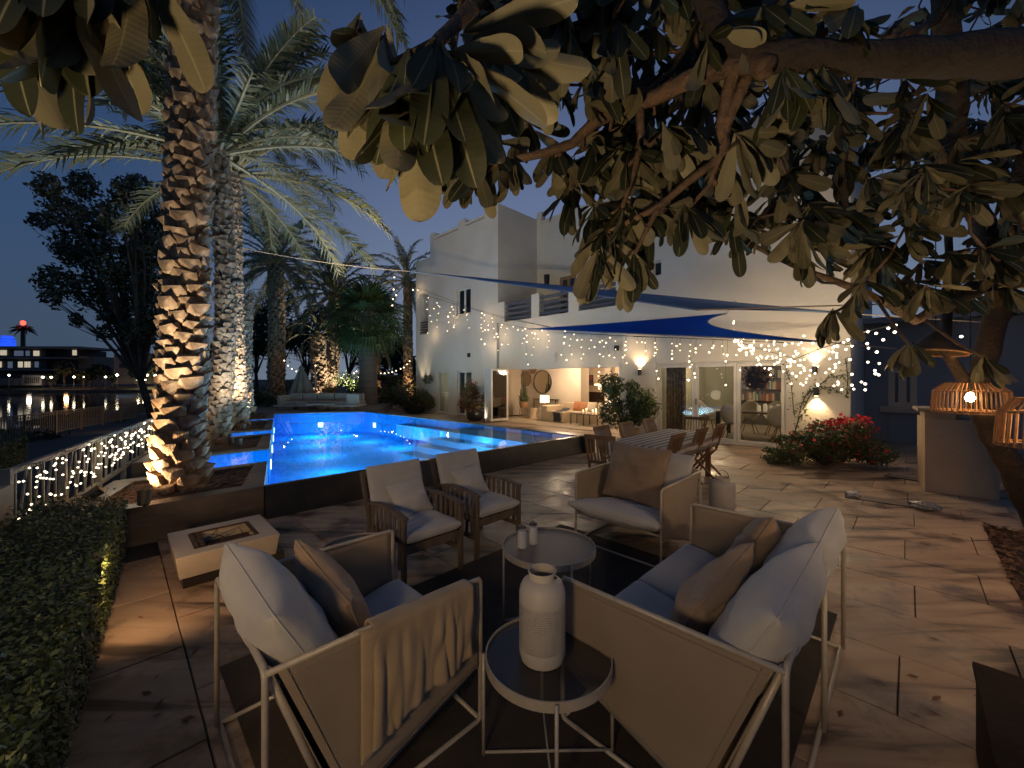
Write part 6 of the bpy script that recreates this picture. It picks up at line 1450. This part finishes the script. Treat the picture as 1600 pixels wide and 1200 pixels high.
CAND = ['leftmost of three lit candles at the middle of the coffee table', 'middle lit candle of the three at the coffee table centre', 'rightmost of three lit candles at the coffee table centre', 'first of four lit candles towards the right end of the coffee table', 'second of four lit candles towards the right end of the coffee table', 'third of four lit candles towards the right end of the coffee table', 'last lit candle at the right end of the coffee table']
for i, k in enumerate((.40, .46, .52, .70, .76, .82, .88)):
    c = W(s0 + (s1_ - s0) * k, .9 + .1 * (i % 2), .42); t = thing('candle', CAND[i], 'candle', c, 0, 'candles on the coffee table'); m = MB(); m.lathe([(.001, 0), (.03, 0), (.03, .09 + .03 * (i % 3)), (.001, .09 + .03 * (i % 3))], c, 10); m.build('wax', M('wax_c', (.7, .6, .45), .6, emis=(1, .6, .3), estr=.4, sampling='NONE'), t)
    m = MB(); m.lathe([(.001, 0), (.016, .02), (.001, .05)], c + UP * (.10 + .03 * (i % 3)), 8); m.build('flame', FLM, t)
lamp('ceiling_light', 'POINT', W(1.2, 1.4, lz), 115, (1, .74, .50), .25); lamp('ceiling_light', 'POINT', W(2.2, 4.2, lz), 75, (1, .72, .46), .25); lamp('ceiling_light', 'POINT', W(3.8, .9, lz), 65, (1, .72, .46), .2)
lamp('utility_light', 'POINT', W((s_l + d1b) / 2 + .3, .9, 1.9), 14, (1, .95, .75), .15)
t = thing('washbasin', 'white basin cabinet inside the first narrow terrace door', 'cabinet', W(fs(697, .7), .7)); wb('cabinet', t, fs(684, .9), fs(699, .9), .7, 1.3, 0, .85, WFRAME, .01); wb('basin', t, fs(692, .9), fs(698, .9), .75, 1.1, .85, 1.0, WFRAME, .03)
# ------------------------------------------------------------------ dining room behind the glass
n2 = 2.3; sA = fs(1122, 1.6)
t = thing('indoor_dining_table', 'dark legged dining table behind the glass doors set with jars', 'table', W(sA + .8, n2)); TS = .72
wb('tabletop', t, sA, sA + 2.4, 1.4, 2.5, TS, TS + .05, M('table_dark', (.10, .08, .06), .3), .004)
for a in (sA + .05, sA + 2.35):
    for nn in (1.45, 2.45): wb('leg', t, a - .05, a + .05, nn - .05, nn + .05, 0, TS, DARKM, 0)
SHELL = M('white_shell', (.5, .47, .40), .5)
def shell_chair(lab, c, rz, first=None):
    if first is not None: return dup(first, c, rz, lab, 'white shell chairs')
    t = thing('shell_chair', lab, 'chair', c, rz, 'white shell chairs'); m = MB()
    def f(a, q):
        an = PI * (-.62 + 1.24 * a); r = .30 * q ** .6; zz = .44 + (.42 * max(0, math.cos(an)) ** 1.0 + .16) * max(0, q - .4) / .6
        return Vector((-math.cos(an) * r, math.sin(an) * r, zz))
    m.grid(f, 20, 8); m.build('shell', SHELL, t, smooth=True, world=False, solid=.015)
    for x in (-1, 1):
        for y in (-1, 1): m = MB(); m.tube([(x * .08, y * .08, .44), (x * .22, y * .22, 0)], .014, 5); m.build('leg', TEAK, t, world=False)
    return t
A_ang = math.atan2(-Q, Q); f0 = None
for i, (s_, n_c, fd, lab) in enumerate(((sA + .55, 1.05, 1, 'white shell chair with its back to the glass, left of two'), (sA + 1.7, 1.05, 1, 'white shell chair with its back to the glass, right of two'), (sA - .35, 1.9, 0, 'white shell chair at the left head of the indoor table'), (sA + .5, 2.85, -1, 'white shell chair on the far side of the indoor table, left'), (sA + 1.2, 2.85, -1, 'white shell chair on the far side of the indoor table, middle'), (sA + 1.9, 2.85, -1, 'white shell chair on the far side of the indoor table, right'))):
    fv = B_ if fd == 1 else (-B_ if fd == -1 else S_); c = shell_chair(lab, W(s_, n_c), math.atan2(fv.y, fv.x), f0); f0 = f0 or c
for i in range(5):
    c = W(sA + 1.0 + .16 * i, 1.9, TS + .05); m = MB(); h = .14 + .05 * (i % 2); m.lathe([(.001, 0), (.05, 0), (.05, h), (.03, h + .03), (.001, h + .03)], c, 12); tag(m.build('table_jar', M('jar_white', (.6, .56, .5), .4, emis=(1, .8, .5), estr=.25, sampling='NONE'), smooth=35), f'{["leftmost", "second", "middle", "fourth", "rightmost"][i]} of five small white jars on the indoor dining table', 'jar', 'jars on the indoor dining table')
c = PF(1182, 590, 3.2); t = thing('dark_pendant', 'round dark feathery pendant hanging over the indoor dining table', 'lamp', c); pts, d = blob_pts([(c, (.34, .34, .36))], 900); leafcloud('feather_shade', pts, d, .07, M('brown_feather', (.07, .035, .02), .9), None, t); m = MB(); m.tube([c, c + UP * .9], .008, 5); m.build('cord', WIRE, t)
t = thing('bookshelf', 'dark bookshelf filled with spines at the back of the dining room', 'bookshelf', W(7.4, 5.6)); wb('case', t, 6.2, 8.6, 5.6, 5.85, 0, 2.2, M('shelf_dark', (.05, .045, .04), .6), 0); random.seed(8)
for k in range(3):
    x = 6.25
    while x < 8.5: w = random.uniform(.03, .07); h = random.uniform(.2, .34); c3 = [random.uniform(.05, .3) for _ in range(3)]; wb('book', t, x, x + w, 5.5, 5.6, .9 + k * .42, .9 + k * .42 + h, BOOKM[int(random.random() * 4)] if 'BOOKM' in globals() else globals().setdefault('BOOKM', [M('book_cloth', cc, .8) for cc in ((.2, .07, .05), (.07, .12, .14), (.3, .26, .18), (.06, .06, .07))])[0], 0); x += w + .012 * random.random()
m = MB(); m.grid(lambda a, c: W(fs(1040, .35) + .55 * a, .42 + .05 * math.sin(a * 40), .1 + 2.05 * c), 60, 4); tag(m.build('patterned_curtain', M('curtain_print', (.28, .22, .14), .9, col2=(.13, .10, .07), scale=9), smooth=True, solid=.005), 'leaf patterned curtain at the left end of the glass doors', 'curtain')
lamp('dining_light', 'POINT', W(9.2, 3.8, 2.3), 130, (1, .76, .46), .12); lamp('dining_light', 'POINT', W(6.0, 3.8, 2.3), 110, (1, .76, .46), .12)

# ================================================================== SHADE SAILS
def sail(name, lab, A, Bv, C, mt, sagk=.10, nseg=24, hem=GREYB):
    A, Bv, C = Vector(A), Vector(Bv), Vector(C); G0 = (A + Bv + C) / 3; nrm = (Bv - A).cross(C - A).normalized(); ks = sagk if isinstance(sagk, tuple) else (sagk,) * 3
    t = thing(name, lab, 'shade sail', G0); m = MB(); edges = []
    for p, q, sagk in zip((A, Bv, C), (Bv, C, A), ks):
        e = []
        for k in range(nseg): s = k / nseg; e.append(p.lerp(q, s) + (G0 - (p + q) / 2) * sagk * 4 * s * (1 - s) * 1.0)
        edges += e
    N = len(edges); vs = list(edges); rings = 8
    for r_ in range(1, rings): vs += [e.lerp(G0, r_ / rings) - UP * .02 * math.sin(r_ / rings * PI) for e in edges]
    vs.append(G0 - UP * .02); f = []
    for r_ in range(rings - 1):
        for k in range(N): f.append((r_ * N + k, r_ * N + (k + 1) % N, (r_ + 1) * N + (k + 1) % N, (r_ + 1) * N + k))
    for k in range(N): f.append(((rings - 1) * N + k, (rings - 1) * N + (k + 1) % N, len(vs) - 1))
    m.add(vs, f); m.build('canopy', mt, t, smooth=True, solid=.004, fixn=False); m = MB(); m.tube(edges + [edges[0]], .014, 6, False); m.build('hem', hem, t)
    return t
def cable(par, a, b_, r=.008, sag=0):
    m = MB(); a, b_ = Vector(a), Vector(b_); m.tube([a.lerp(b_, k / 12) - UP * sag * 4 * (k / 12) * (1 - k / 12) for k in range(13)], r, 5); return m.build('cable', M('rope', (.42, .34, .26), .7), par)
A1, B1, C1 = P(640, 424, 12.0), P(1340, 491, 7.6), P(1090, 484, 5.0)
t = sail('shade_sail', 'grey blue shade sail seen edge on, stretched high across the patio', A1, B1, C1, GREYB, (.06, .10, .22))
cable(t, (-7.45, 10.95, P(350, 379, 10.5).z + .0), A1, .012, .08); cable(t, B1, P(1560, 505, 6.6), .01); cable(t, C1, P(1560, 470, 4.2), .008)
A2, B2, C2 = P(826, 514, 13.6), P(1135, 490, 9.2), P(1285, 534, 6.4)
t = sail('shade_sail', 'bright blue triangular shade sail below the grey one, over the dining area', A2, B2, C2, BLUE, (.10, .42, .02))
cable(t, A2, PF(776, 504, 0), .01); cable(t, B2, PF(1150, 470, nw), .008); cable(t, C2, P(1400, 545, 6.2), .01)

# ================================================================== STRING LIGHTS
LC = [0]; BW = 5.5
def string(lab, line, bulbs, n, bm=BM_M, group='festoon and icicle lights', depth=None, drop=True, glow=True):
    """line: pixel anchor list for the main wire, bulbs: list of pixel columns; every point is put on the vertical plane n in front of the facade"""
    pf = (lambda u, v: P(u, v, depth)) if depth else (lambda u, v: PF(u, v, n))
    L = [pf(*q) for q in line]; t = thing('string_lights', lab, 'string lights', L[0], 0, group); m = MB()
    if len(L) > 1: m.tube(L, .007, 4, False)
    for colm in bulbs:
        pp = [pf(*q) for q in colm]
        if drop:
            u0, v0 = colm[0]; 
            vt = None
            for (a, b_) in zip(line[:-1], line[1:]):
                if min(a[0], b_[0]) <= u0 <= max(a[0], b_[0]) and a[0] != b_[0]: vt = a[1] + (b_[1] - a[1]) * (u0 - a[0]) / (b_[0] - a[0])
            top = [pf(u0 + 1, vt)] if vt is not None and vt < v0 else []
            if len(top + pp) > 1: m.tube(top + pp, .004, 3, False)
        for p_ in pp:
            LC[0] += 1
            if glow and LC[0] % 6 == 0: lamp('bulb_light', 'POINT', p_ - UP * .05, BW if drop else BW * .4, (1, .70, .40), .035, parent=t)
            inst('bulb', bm, t, Matrix.Translation(p_ - UP * .01) @ Matrix.Scale(random.uniform(.85, 1.15), 4))
    m.build('wire', WIRE, t, fixn=False); return t
random.seed(17)
string('string of round bulbs hanging between the slim palm and the tower corner', [(609, 425), (630, 445), (645, 452)], [[(616, 433)], [(615, 452)], [(619, 461)], [(614, 467)], [(613, 477)]], -1.5, BM_L)
string('icicle light string sloping down across the tower face to the balcony', [(645, 448), (660, 452), (700, 468), (740, 482), (786, 495), (860, 511), (950, 521)],
       [[(645, 452)], [(653, 453)], [(669, 465), (668, 483), (672, 493), (674, 502), (668, 520)], [(683, 473), (687, 479)], [(678, 482)], [(706, 479), (703, 488), (700, 494), (701, 503), (699, 517)], [(709, 511)], [(725, 484), (729, 492)],
        [(753, 489), (757, 492), (757, 501), (763, 508), (758, 515), (752, 530), (757, 537)], [(769, 497), (763, 515)], [(752, 512)], [(784, 507), (783, 511), (776, 521), (778, 526), (784, 538), (778, 547)], [(802, 510), (809, 515)], [(821, 513), (823, 524), (823, 534), (822, 553), (825, 569)], [(847, 516), (836, 521), (841, 529)],
        [(883, 517), (883, 526), (881, 535), (877, 554), (885, 562)], [(897, 522), (902, 531)]], -.45)
string('icicle lights hanging below the blue sail over the living room opening', [(897, 520), (940, 523), (1000, 526), (1060, 528), (1130, 531)],
       [[(937, 534), (929, 542), (937, 553), (936, 571), (936, 581), (935, 587)], [(953, 527), (947, 535), (952, 555)], [(977, 539), (977, 547), (973, 558), (979, 567)]], -.6)
def strand(u, v0, n_): return [(u + random.uniform(-3, 3) * (j > 0), v0 + 9 + j * random.uniform(9, 13)) for j in range(n_)]
ROW = [strand(u + random.uniform(-5, 5), 520 + (u - 880) * .045, random.choice((1, 2, 3, 3, 4))) for u in range(892, 1140, 17)]
string('extra row of short icicle strands close to the wall above the doors', [(880, 519), (960, 524), (1060, 528), (1150, 532)], ROW, -.25, bulb_mesh(.017, BULB), glow=False)
ROW = [strand(u + random.uniform(-5, 5), 462 + (u - 668) * .30 if u < 790 else 503 + (u - 790) * .16, random.choice((1, 2, 3, 4))) for u in range(668, 885, 21)]
string('extra row of short icicle strands close to the tower and balcony wall', [(660, 460), (785, 497), (890, 517)], ROW, -.25, bulb_mesh(.017, BULB), glow=False)
string('icicle lights along the top of the glass doors', [(990, 526), (1060, 528), (1150, 532), (1235, 536)],
       [[(1003, 534)], [(1024, 542), (1024, 551), (1026, 579), (1029, 591)], [(1057, 540), (1050, 552), (1050, 560)], [(1087, 544), (1087, 550), (1077, 564), (1078, 573), (1085, 583), (1086, 589)], [(1113, 543), (1108, 550)], [(1136, 554), (1134, 564), (1134, 601)], [(1178, 534)], [(1210, 533), (1227, 536)]], -1.0)
def curtain_pts(n, fn): return [[fn(i)] for i in range(n)]
def c1f(i): x = random.random(); u = 1146 + 96 * x; return (u, 530 + x * 42 + random.gauss(0, 13))
string('dense tangle of small lights sloping down in front of the third glass door', [(1146, 531), (1180, 543), (1240, 560)], curtain_pts(95, c1f), -1.4, bulb_mesh(.019, BULBF), drop=False)
def c2f(i): x = random.random(); return (1236 + 76 * x, 548 + random.uniform(-14, 56))
string('net of small lights around the wall lamp right of the glass doors', [(1240, 562), (1280, 545), (1330, 530)], curtain_pts(60, c2f), -1.6, bulb_mesh(.019, BULBF), drop=False)
string('brighter star like lights trailing from the tree right of the flower shrub', [(1320, 540), (1345, 520), (1400, 506)], [[(u, v)] for u, v in ((1340, 524), (1356, 517), (1369, 520), (1380, 530), (1398, 518), (1355, 536), (1357, 543), (1370, 549), (1356, 565), (1374, 567), (1367, 578), (1368, 583), (1373, 585), (1331, 539), (1328, 561), (1331, 584), (1346, 596), (1352, 599), (1331, 601), (1352, 608), (1334, 607), (1315, 608), (1388, 512), (1325, 530), (1400, 507), (1476, 511), (1502, 525), (1308, 540), (1270, 535), (1256, 524), (1290, 531), (1318, 534), (1322, 545))], 0, bulb_mesh(.023, BULBF), depth=6.8, drop=False)
string('row of garden festoon bulbs strung low between palms beyond the pool', [(590, 590), (600, 583), (630, 577), (640, 565)], [[(u, v)] for u, v in ((588, 584), (595, 583), (601, 583), (607, 582), (613, 581), (619, 579), (626, 576), (631, 574), (636, 569), (640, 564))], 0, BM_L, depth=22.5, drop=False)
string('festoon bulbs left of the folded parasol', [(440, 560), (455, 574), (466, 583)], [[(u, v)] for u, v in ((444, 563), (450, 571), (456, 576), (463, 580), (493, 571), (553, 583), (557, 580), (562, 577), (533, 590))], 0, BM_L, depth=21, drop=False)


# ================================================================== FRANGIPANI TREE
random.seed(23)
ftree = thing('frangipani_tree', 'frangipani tree with long leaves and crooked branches framing the top right', 'tree', (6.2, 4.3, 0))
BR = {
 'trunk': [((1665, 870, 4.35), .17), ((1605, 775, 4.3), .12), ((1560, 695, 4.3), .11), ((1530, 640, 4.3), .11), ((1535, 570, 4.25), .095), ((1562, 480, 4.2), .11), ((1560, 400, 4.1), .11)],
 'limb1': [((1560, 400, 4.1), .10), ((1530, 330, 3.8), .085), ((1492, 240, 3.5), .08), ((1488, 150, 3.1), .09), ((1480, 60, 2.9), .08), ((1470, -60, 2.8), .07)],
 'limb2': [((1562, 470, 4.1), .10), ((1590, 330, 3.6), .10), ((1640, 180, 3.0), .12), ((1700, 60, 2.3), .12), ((1600, 78, 1.75), .09), ((1450, 92, 1.65), .072), ((1300, 92, 1.67), .062), ((1190, 96, 1.72), .058), ((1125, 60, 1.76), .055), ((1090, -30, 1.8), .052)],
 'limb3': [((1555, 430, 4.0), .10), ((1470, 480, 3.9), .07), ((1400, 450, 3.8), .065), ((1335, 370, 3.7), .06), ((1260, 300, 3.6), .055), ((1190, 230, 3.5), .04), ((1130, 180, 3.4), .025)],
 'limb4': [((1470, 480, 3.9), .055), ((1430, 500, 3.9), .04), ((1350, 455, 3.8), .035), ((1250, 420, 3.7), .025), ((1170, 380, 3.6), .02)],
 'branch1': [((1200, 108, 1.68), .045), ((1160, 98, 1.75), .046), ((1090, 120, 1.85), .042), ((1030, 148, 1.95), .038), ((985, 165, 2.02), .034), ((930, 193, 2.1), .030), ((895, 225, 2.15), .026), ((850, 240, 2.2), .023), ((800, 250, 2.22), .020), ((738, 265, 2.25), .013)],
 'branch2': [((1152, 92, 1.75), .038), ((1140, 130, 1.8), .030), ((1128, 200, 1.85), .026), ((1132, 225, 1.86), .027), ((1118, 252, 1.9), .022), ((1080, 282, 1.95), .019), ((1030, 322, 2.0), .017), ((985, 345, 2.05), .015), ((945, 365, 2.1), .011)],
 'branch3': [((1168, 118, 1.76), .026), ((1150, 165, 1.8), .022), ((1132, 205, 1.85), .022)],
 'branch4': [((1122, 250, 1.9), .014), ((1108, 290, 1.95), .012), ((1075, 325, 2.0), .009)],
 'branch5': [((998, 165, 2.0), .022), ((1002, 215, 2.0), .018), ((992, 265, 2.05), .016), ((972, 325, 2.1), .012)],
 'branch6': [((985, 165, 2.02), .015), ((1050, 110, 2.2), .013), ((1085, 50, 2.3), .012), ((1088, 10, 2.35), .010)],
 'branch7': [((1030, 322, 2.0), .014), ((1010, 360, 2.0), .013), ((990, 400, 2.05), .010)],
 'branch8': [((1395, 165, 3.0), .03), ((1430, 190, 3.0), .035), ((1465, 240, 3.2), .04), ((1492, 300, 3.5), .05)],
 'branch9': [((1480, 20, 2.9), .03), ((1440, 45, 2.6), .03), ((1415, 50, 2.4), .02)],
 'branch10': [((1090, -30, 1.75), .06), ((900, -60, 1.6), .04), ((760, -10, 1.3), .028), ((700, 50, 1.12), .02), ((672, 75, 1.05), .014)],
 'branch11': [((1090, -30, 1.75), .05), ((700, -160, 1.2), .04), ((300, -120, .85), .02), ((110, -60, .78), .014)],
 'branch12': [((1335, 370, 3.7), .035), ((1310, 300, 3.7), .03), ((1330, 210, 3.6), .022)],
 'branch13': [((1530, 620, 4.3), .08), ((1500, 585, 4.3), .055), ((1475, 545, 4.3), .05), ((1485, 450, 4.3), .035), ((1480, 300, 4.2), .03)],
}
nodes = []
for k, pts in BR.items():
    pp = [P(*q[0]) for q in pts]; rr = [q[1] for q in pts]; fine = []; fr = []
    for i in range(len(pp) - 1):
        for j in range(4):
            s = j / 4; p_ = pp[i].lerp(pp[i + 1], s); wob = rr[i] * .35; p_ = p_ + Vector((noise.noise(p_ * 5) * wob, noise.noise(p_ * 5 + Vector((9, 0, 0))) * wob, noise.noise(p_ * 5 + Vector((0, 9, 0))) * wob)) if (i or j) else p_; fine.append(p_); fr.append((rr[i] * (1 - s) + rr[i + 1] * s) * random.uniform(.93, 1.07))
    fine.append(pp[-1]); fr.append(rr[-1]); m = MB(); m.tube(fine, fr, 12); m.build('trunk' if k == 'trunk' else 'branch', BARKDK if k in ('limb2', 'trunk', 'limb1', 'limb3', 'branch13') else BARKF, ftree, smooth=True)
    nodes += [(p_, r_) for p_, r_ in zip(fine, fr)]
def leaf_mesh(curl, bend, wid=.30, tip=.3, seed=0):
    nu, nv = 14, 6; m = MB(); vs = []; uv = []; z = 0; x = 0; q0 = 0; rs = random.Random(seed); ph = rs.uniform(0, 6)
    for i in range(nu + 1):
        q = 1 - (1 - i / nu) ** 1.5; an = -bend * q
        if i: x += math.cos(an) * (q - q0); z += math.sin(an) * (q - q0)
        q0 = q
        t_ = max(0, q - .05) / .95
        w = wid * .5 * (t_ ** .75) * (max(0, 1 - t_ ** 4.5)) ** .5 * 1.18 + .009 * (1 - q)
        for j in range(nv + 1):
            y = (j / nv * 2 - 1); zz = z + curl * w * (abs(y) ** 1.4) + .010 * math.sin(q * 17 + ph) * abs(y); vs.append((x - zz * 0, y * w, zz)); uv.append((q, y))
    m.add(vs, [(i * (nv + 1) + j, (i + 1) * (nv + 1) + j, (i + 1) * (nv + 1) + j + 1, i * (nv + 1) + j + 1) for i in range(nu) for j in range(nv)])
    m.lv = uv; return m
def with_uv(mm, name, mt):
    me = mm.mesh(name, mt, True); ul = me.uv_layers.new(name='UVMap'); vi = np.zeros(len(me.loops), int); me.loops.foreach_get('vertex_index', vi); ul.data.foreach_set('uv', np.array(mm.lv)[vi].ravel()); return me
LMB = [leaf_mesh(c_, b_, w_, .3, i) for i, (c_, b_, w_) in enumerate(((.18, .3, .31), (.28, .5, .33), (.10, .15, .30), (.22, .8, .32), (.35, .35, .29), (.15, .5, .34)))]
LME = [with_uv(q, 'leaf', FLEAF) for q in LMB]
leaves = []
def whorl(tip, n, L, axis=None, spread=(.35, 1.5), droop=.35, up_bias=0.0, rs=random):
    tip = Vector(tip); axis = Vector(axis or (0, 0, -1)).normalized(); x = axis.orthogonal().normalized(); y = axis.cross(x)
    for i in range(n):
        a = i * 2.39996 + rs.uniform(-.3, .3); el = spread[0] + (spread[1] - spread[0]) * rs.random()
        d = axis * math.cos(el) + (x * math.cos(a) + y * math.sin(a)) * math.sin(el); d = (d + UP * (-droop)).normalized()
        ll = L * rs.uniform(.7, 1.15); up = (axis * -.3 + UP * .45 + Vector((rs.uniform(-.5, .5), rs.uniform(-.1, 1.0), 0))); 
        if abs(up.normalized().dot(d)) > .95: up = Vector((0, -1, .3))
        st = tip + d * .02 * rs.random() - axis * rs.uniform(0, .05)
        leaves.append((look(st, d, ll, rs.uniform(-.7, .7), up), rs.randrange(len(LMB)), st, d, ll))
tw = MB()
def twig(tip, r=.008):
    tip = Vector(tip); best = min(nodes, key=lambda q: (q[0] - tip).length); p_ = best[0]; mid = p_.lerp(tip, .5) + Vector((random.uniform(-.05, .05), 0, -.06)); tw.tube([p_, mid, tip], [min(best[1], .016), r * 1.2, r], 6); nodes.append((mid, r * 1.2)); nodes.append((tip, r))
hand = [ # u, v, Y, leaves, length, axis
 (678, 78, 1.02, 17, .33, (-.25, -.1, -1), (.15, 1.0)), (600, 60, 1.10, 13, .31, (-.25, .1, -1), (.1, .75)), (700, 90, 1.08, 12, .33, (.6, -.1, -.6), (.2, 1.0)), (640, 85, 1.0, 11, .36, (0, -.1, -1), (.05, .5)), (740, 60, 1.15, 9, .30, (.8, 0, -.3), (.2, .9)),
 (110, -70, .80, 15, .30, (.1, .05, -1), (.1, .95)), (30, -60, .78, 9, .30, (.2, .0, -1), (.1, .9)), (200, -75, .82, 10, .26, (.1, .0, -1), (.1, .9)), (-40, -40, .85, 7, .3, (.3, 0, -1), (.1, .9)),
 (740, 262, 2.2, 13, .27, (-.4, 0, -1), (.2, 1.3)), (800, 245, 2.2, 8, .26, (0, 0, -1), (.2, 1.2)), (880, 35, 1.7, 12, .28, (-.2, 0, -1), (.2, 1.3)), (960, 40, 1.8, 12, .28, (0, 0, -1), (.2, 1.3)),
 (790, 20, 1.35, 10, .26, (.1, 0, -1), (.3, 1.3)), (850, 100, 1.9, 11, .28, (0, 0, -1), (.2, 1.4)), (1045, 200, 1.9, 12, .27, (.4, 0, -.4), (.3, 1.3)), (1160, 215, 1.85, 12, .28, (.8, 0, -.5), (.3, 1.3)),
 (972, 328, 2.1, 13, .27, (-.3, 0, -.8), (.3, 1.5)), (945, 368, 2.1, 12, .27, (-.3, 0, -1), (.2, 1.3)), (990, 402, 2.05, 12, .27, (0, 0, -1), (.2, 1.2)), (935, 395, 2.0, 10, .27, (-.1, 0, -1), (.1, .9)), (1075, 328, 2.0, 11, .26, (.3, 0, -.8), (.3, 1.3)),
 (1225, 110, 1.7, 12, .27, (.1, 0, -1), (.1, .9)), (1290, 112, 1.65, 11, .24, (.2, 0, -1), (.1, .9)), (1265, 110, 1.68, 9, .26, (.0, 0, -1), (.1, .5)), (1200, 20, 1.7, 10, .28, (.4, 0, -.6), (.3, 1.4)), (1330, 20, 1.7, 9, .27, (-.3, 0, -.4), (.3, 1.4)),
 (890, 300, 2.3, 11, .26, (-.2, 0, -1), (.2, 1.3)), (870, 235, 2.25, 10, .26, (.1, 0, -1), (.2, 1.3)), (1110, 60, 1.75, 8, .24, (.3, -.2, -1), (.3, 1.3)), (560, 40, 1.15, 8, .26, (-.2, 0, -1), (.2, .9)), (1350, 445, 3.0, 12, .30, (0, 0, -.6), (.5, 1.6)), (1300, 490, 3.2, 10, .30, (-.3, 0, -1), (.3, 1.3)), (1420, 540, 3.4, 12, .30, (-.1, 0, -1), (.1, 1.0)), (1540, 560, 3.6, 10, .28, (.3, 0, -1), (.3, 1.2))]
for u, v, Y, n, L, ax, spd in hand: p_ = P(u, v, Y); whorl(p_, n, L, ax, spd); twig(p_, .010)
bound = [(490, 90), (540, 150), (600, 220), (680, 250), (760, 260), (800, 190), (850, 225), (880, 300), (930, 350), (1000, 370), (1060, 330), (1110, 330), (1170, 375), (1250, 400), (1320, 430), (1400, 460), (1460, 450), (1640, 490)]
def vmax(u):
    for a, b_ in zip(bound[:-1], bound[1:]):
        if a[0] <= u <= b_[0]: return a[1] + (b_[1] - a[1]) * (u - a[0]) / (b_[0] - a[0])
    return 100
for i in range(330):
    u = random.uniform(720, 1640); v = -70 + (vmax(u) + 70) * random.random() ** .8; Y = random.uniform(2.0, 3.2) if u < 1150 else random.uniform(2.4, 4.6)
    if u < 900 and v > 130 and random.random() < .7: continue
    p_ = P(u, v, Y); whorl(p_, random.randint(9, 13), random.uniform(.24, .31), (random.uniform(-.5, .5), random.uniform(-.5, .3), -random.uniform(.1, 1)), (.3, 1.5)); twig(p_)
for i in range(26):      # upper crown outside the frame, so the tree is whole
    p_ = P(random.uniform(500, 1700), random.uniform(-420, -90), random.uniform(1.6, 3.6)); whorl(p_, 9, .26, (0, 0, 1), (.4, 1.6)); twig(p_)
leaves.sort(key=lambda l: -(l[4] / max(.3, l[2].y)) * (1 if -60 < proj(l[2])[0] < 1660 and -60 < proj(l[2])[1] < 700 else .1))
for k, (M_, vi, st, d, ll) in enumerate(leaves[:299]): inst('leaf', LME[vi], ftree, M_)
rest = MB(); rest.lv = []
for M_, vi, st, d, ll in leaves[299:]: rest.add([M_ @ Vector(v) for v in LMB[vi].v], LMB[vi].f); rest.lv += LMB[vi].lv
me = with_uv(rest, 'leaf_mass', FLEAF); inv = mat_of(ftree).inverted(); me.transform(inv); o = link('leaf_mass', me, ftree, kind='stuff')
tw.build('twigs', BARKF, ftree, smooth=True, kind='stuff')
print('leaves', len(leaves), 'objects', len(bpy.data.objects))
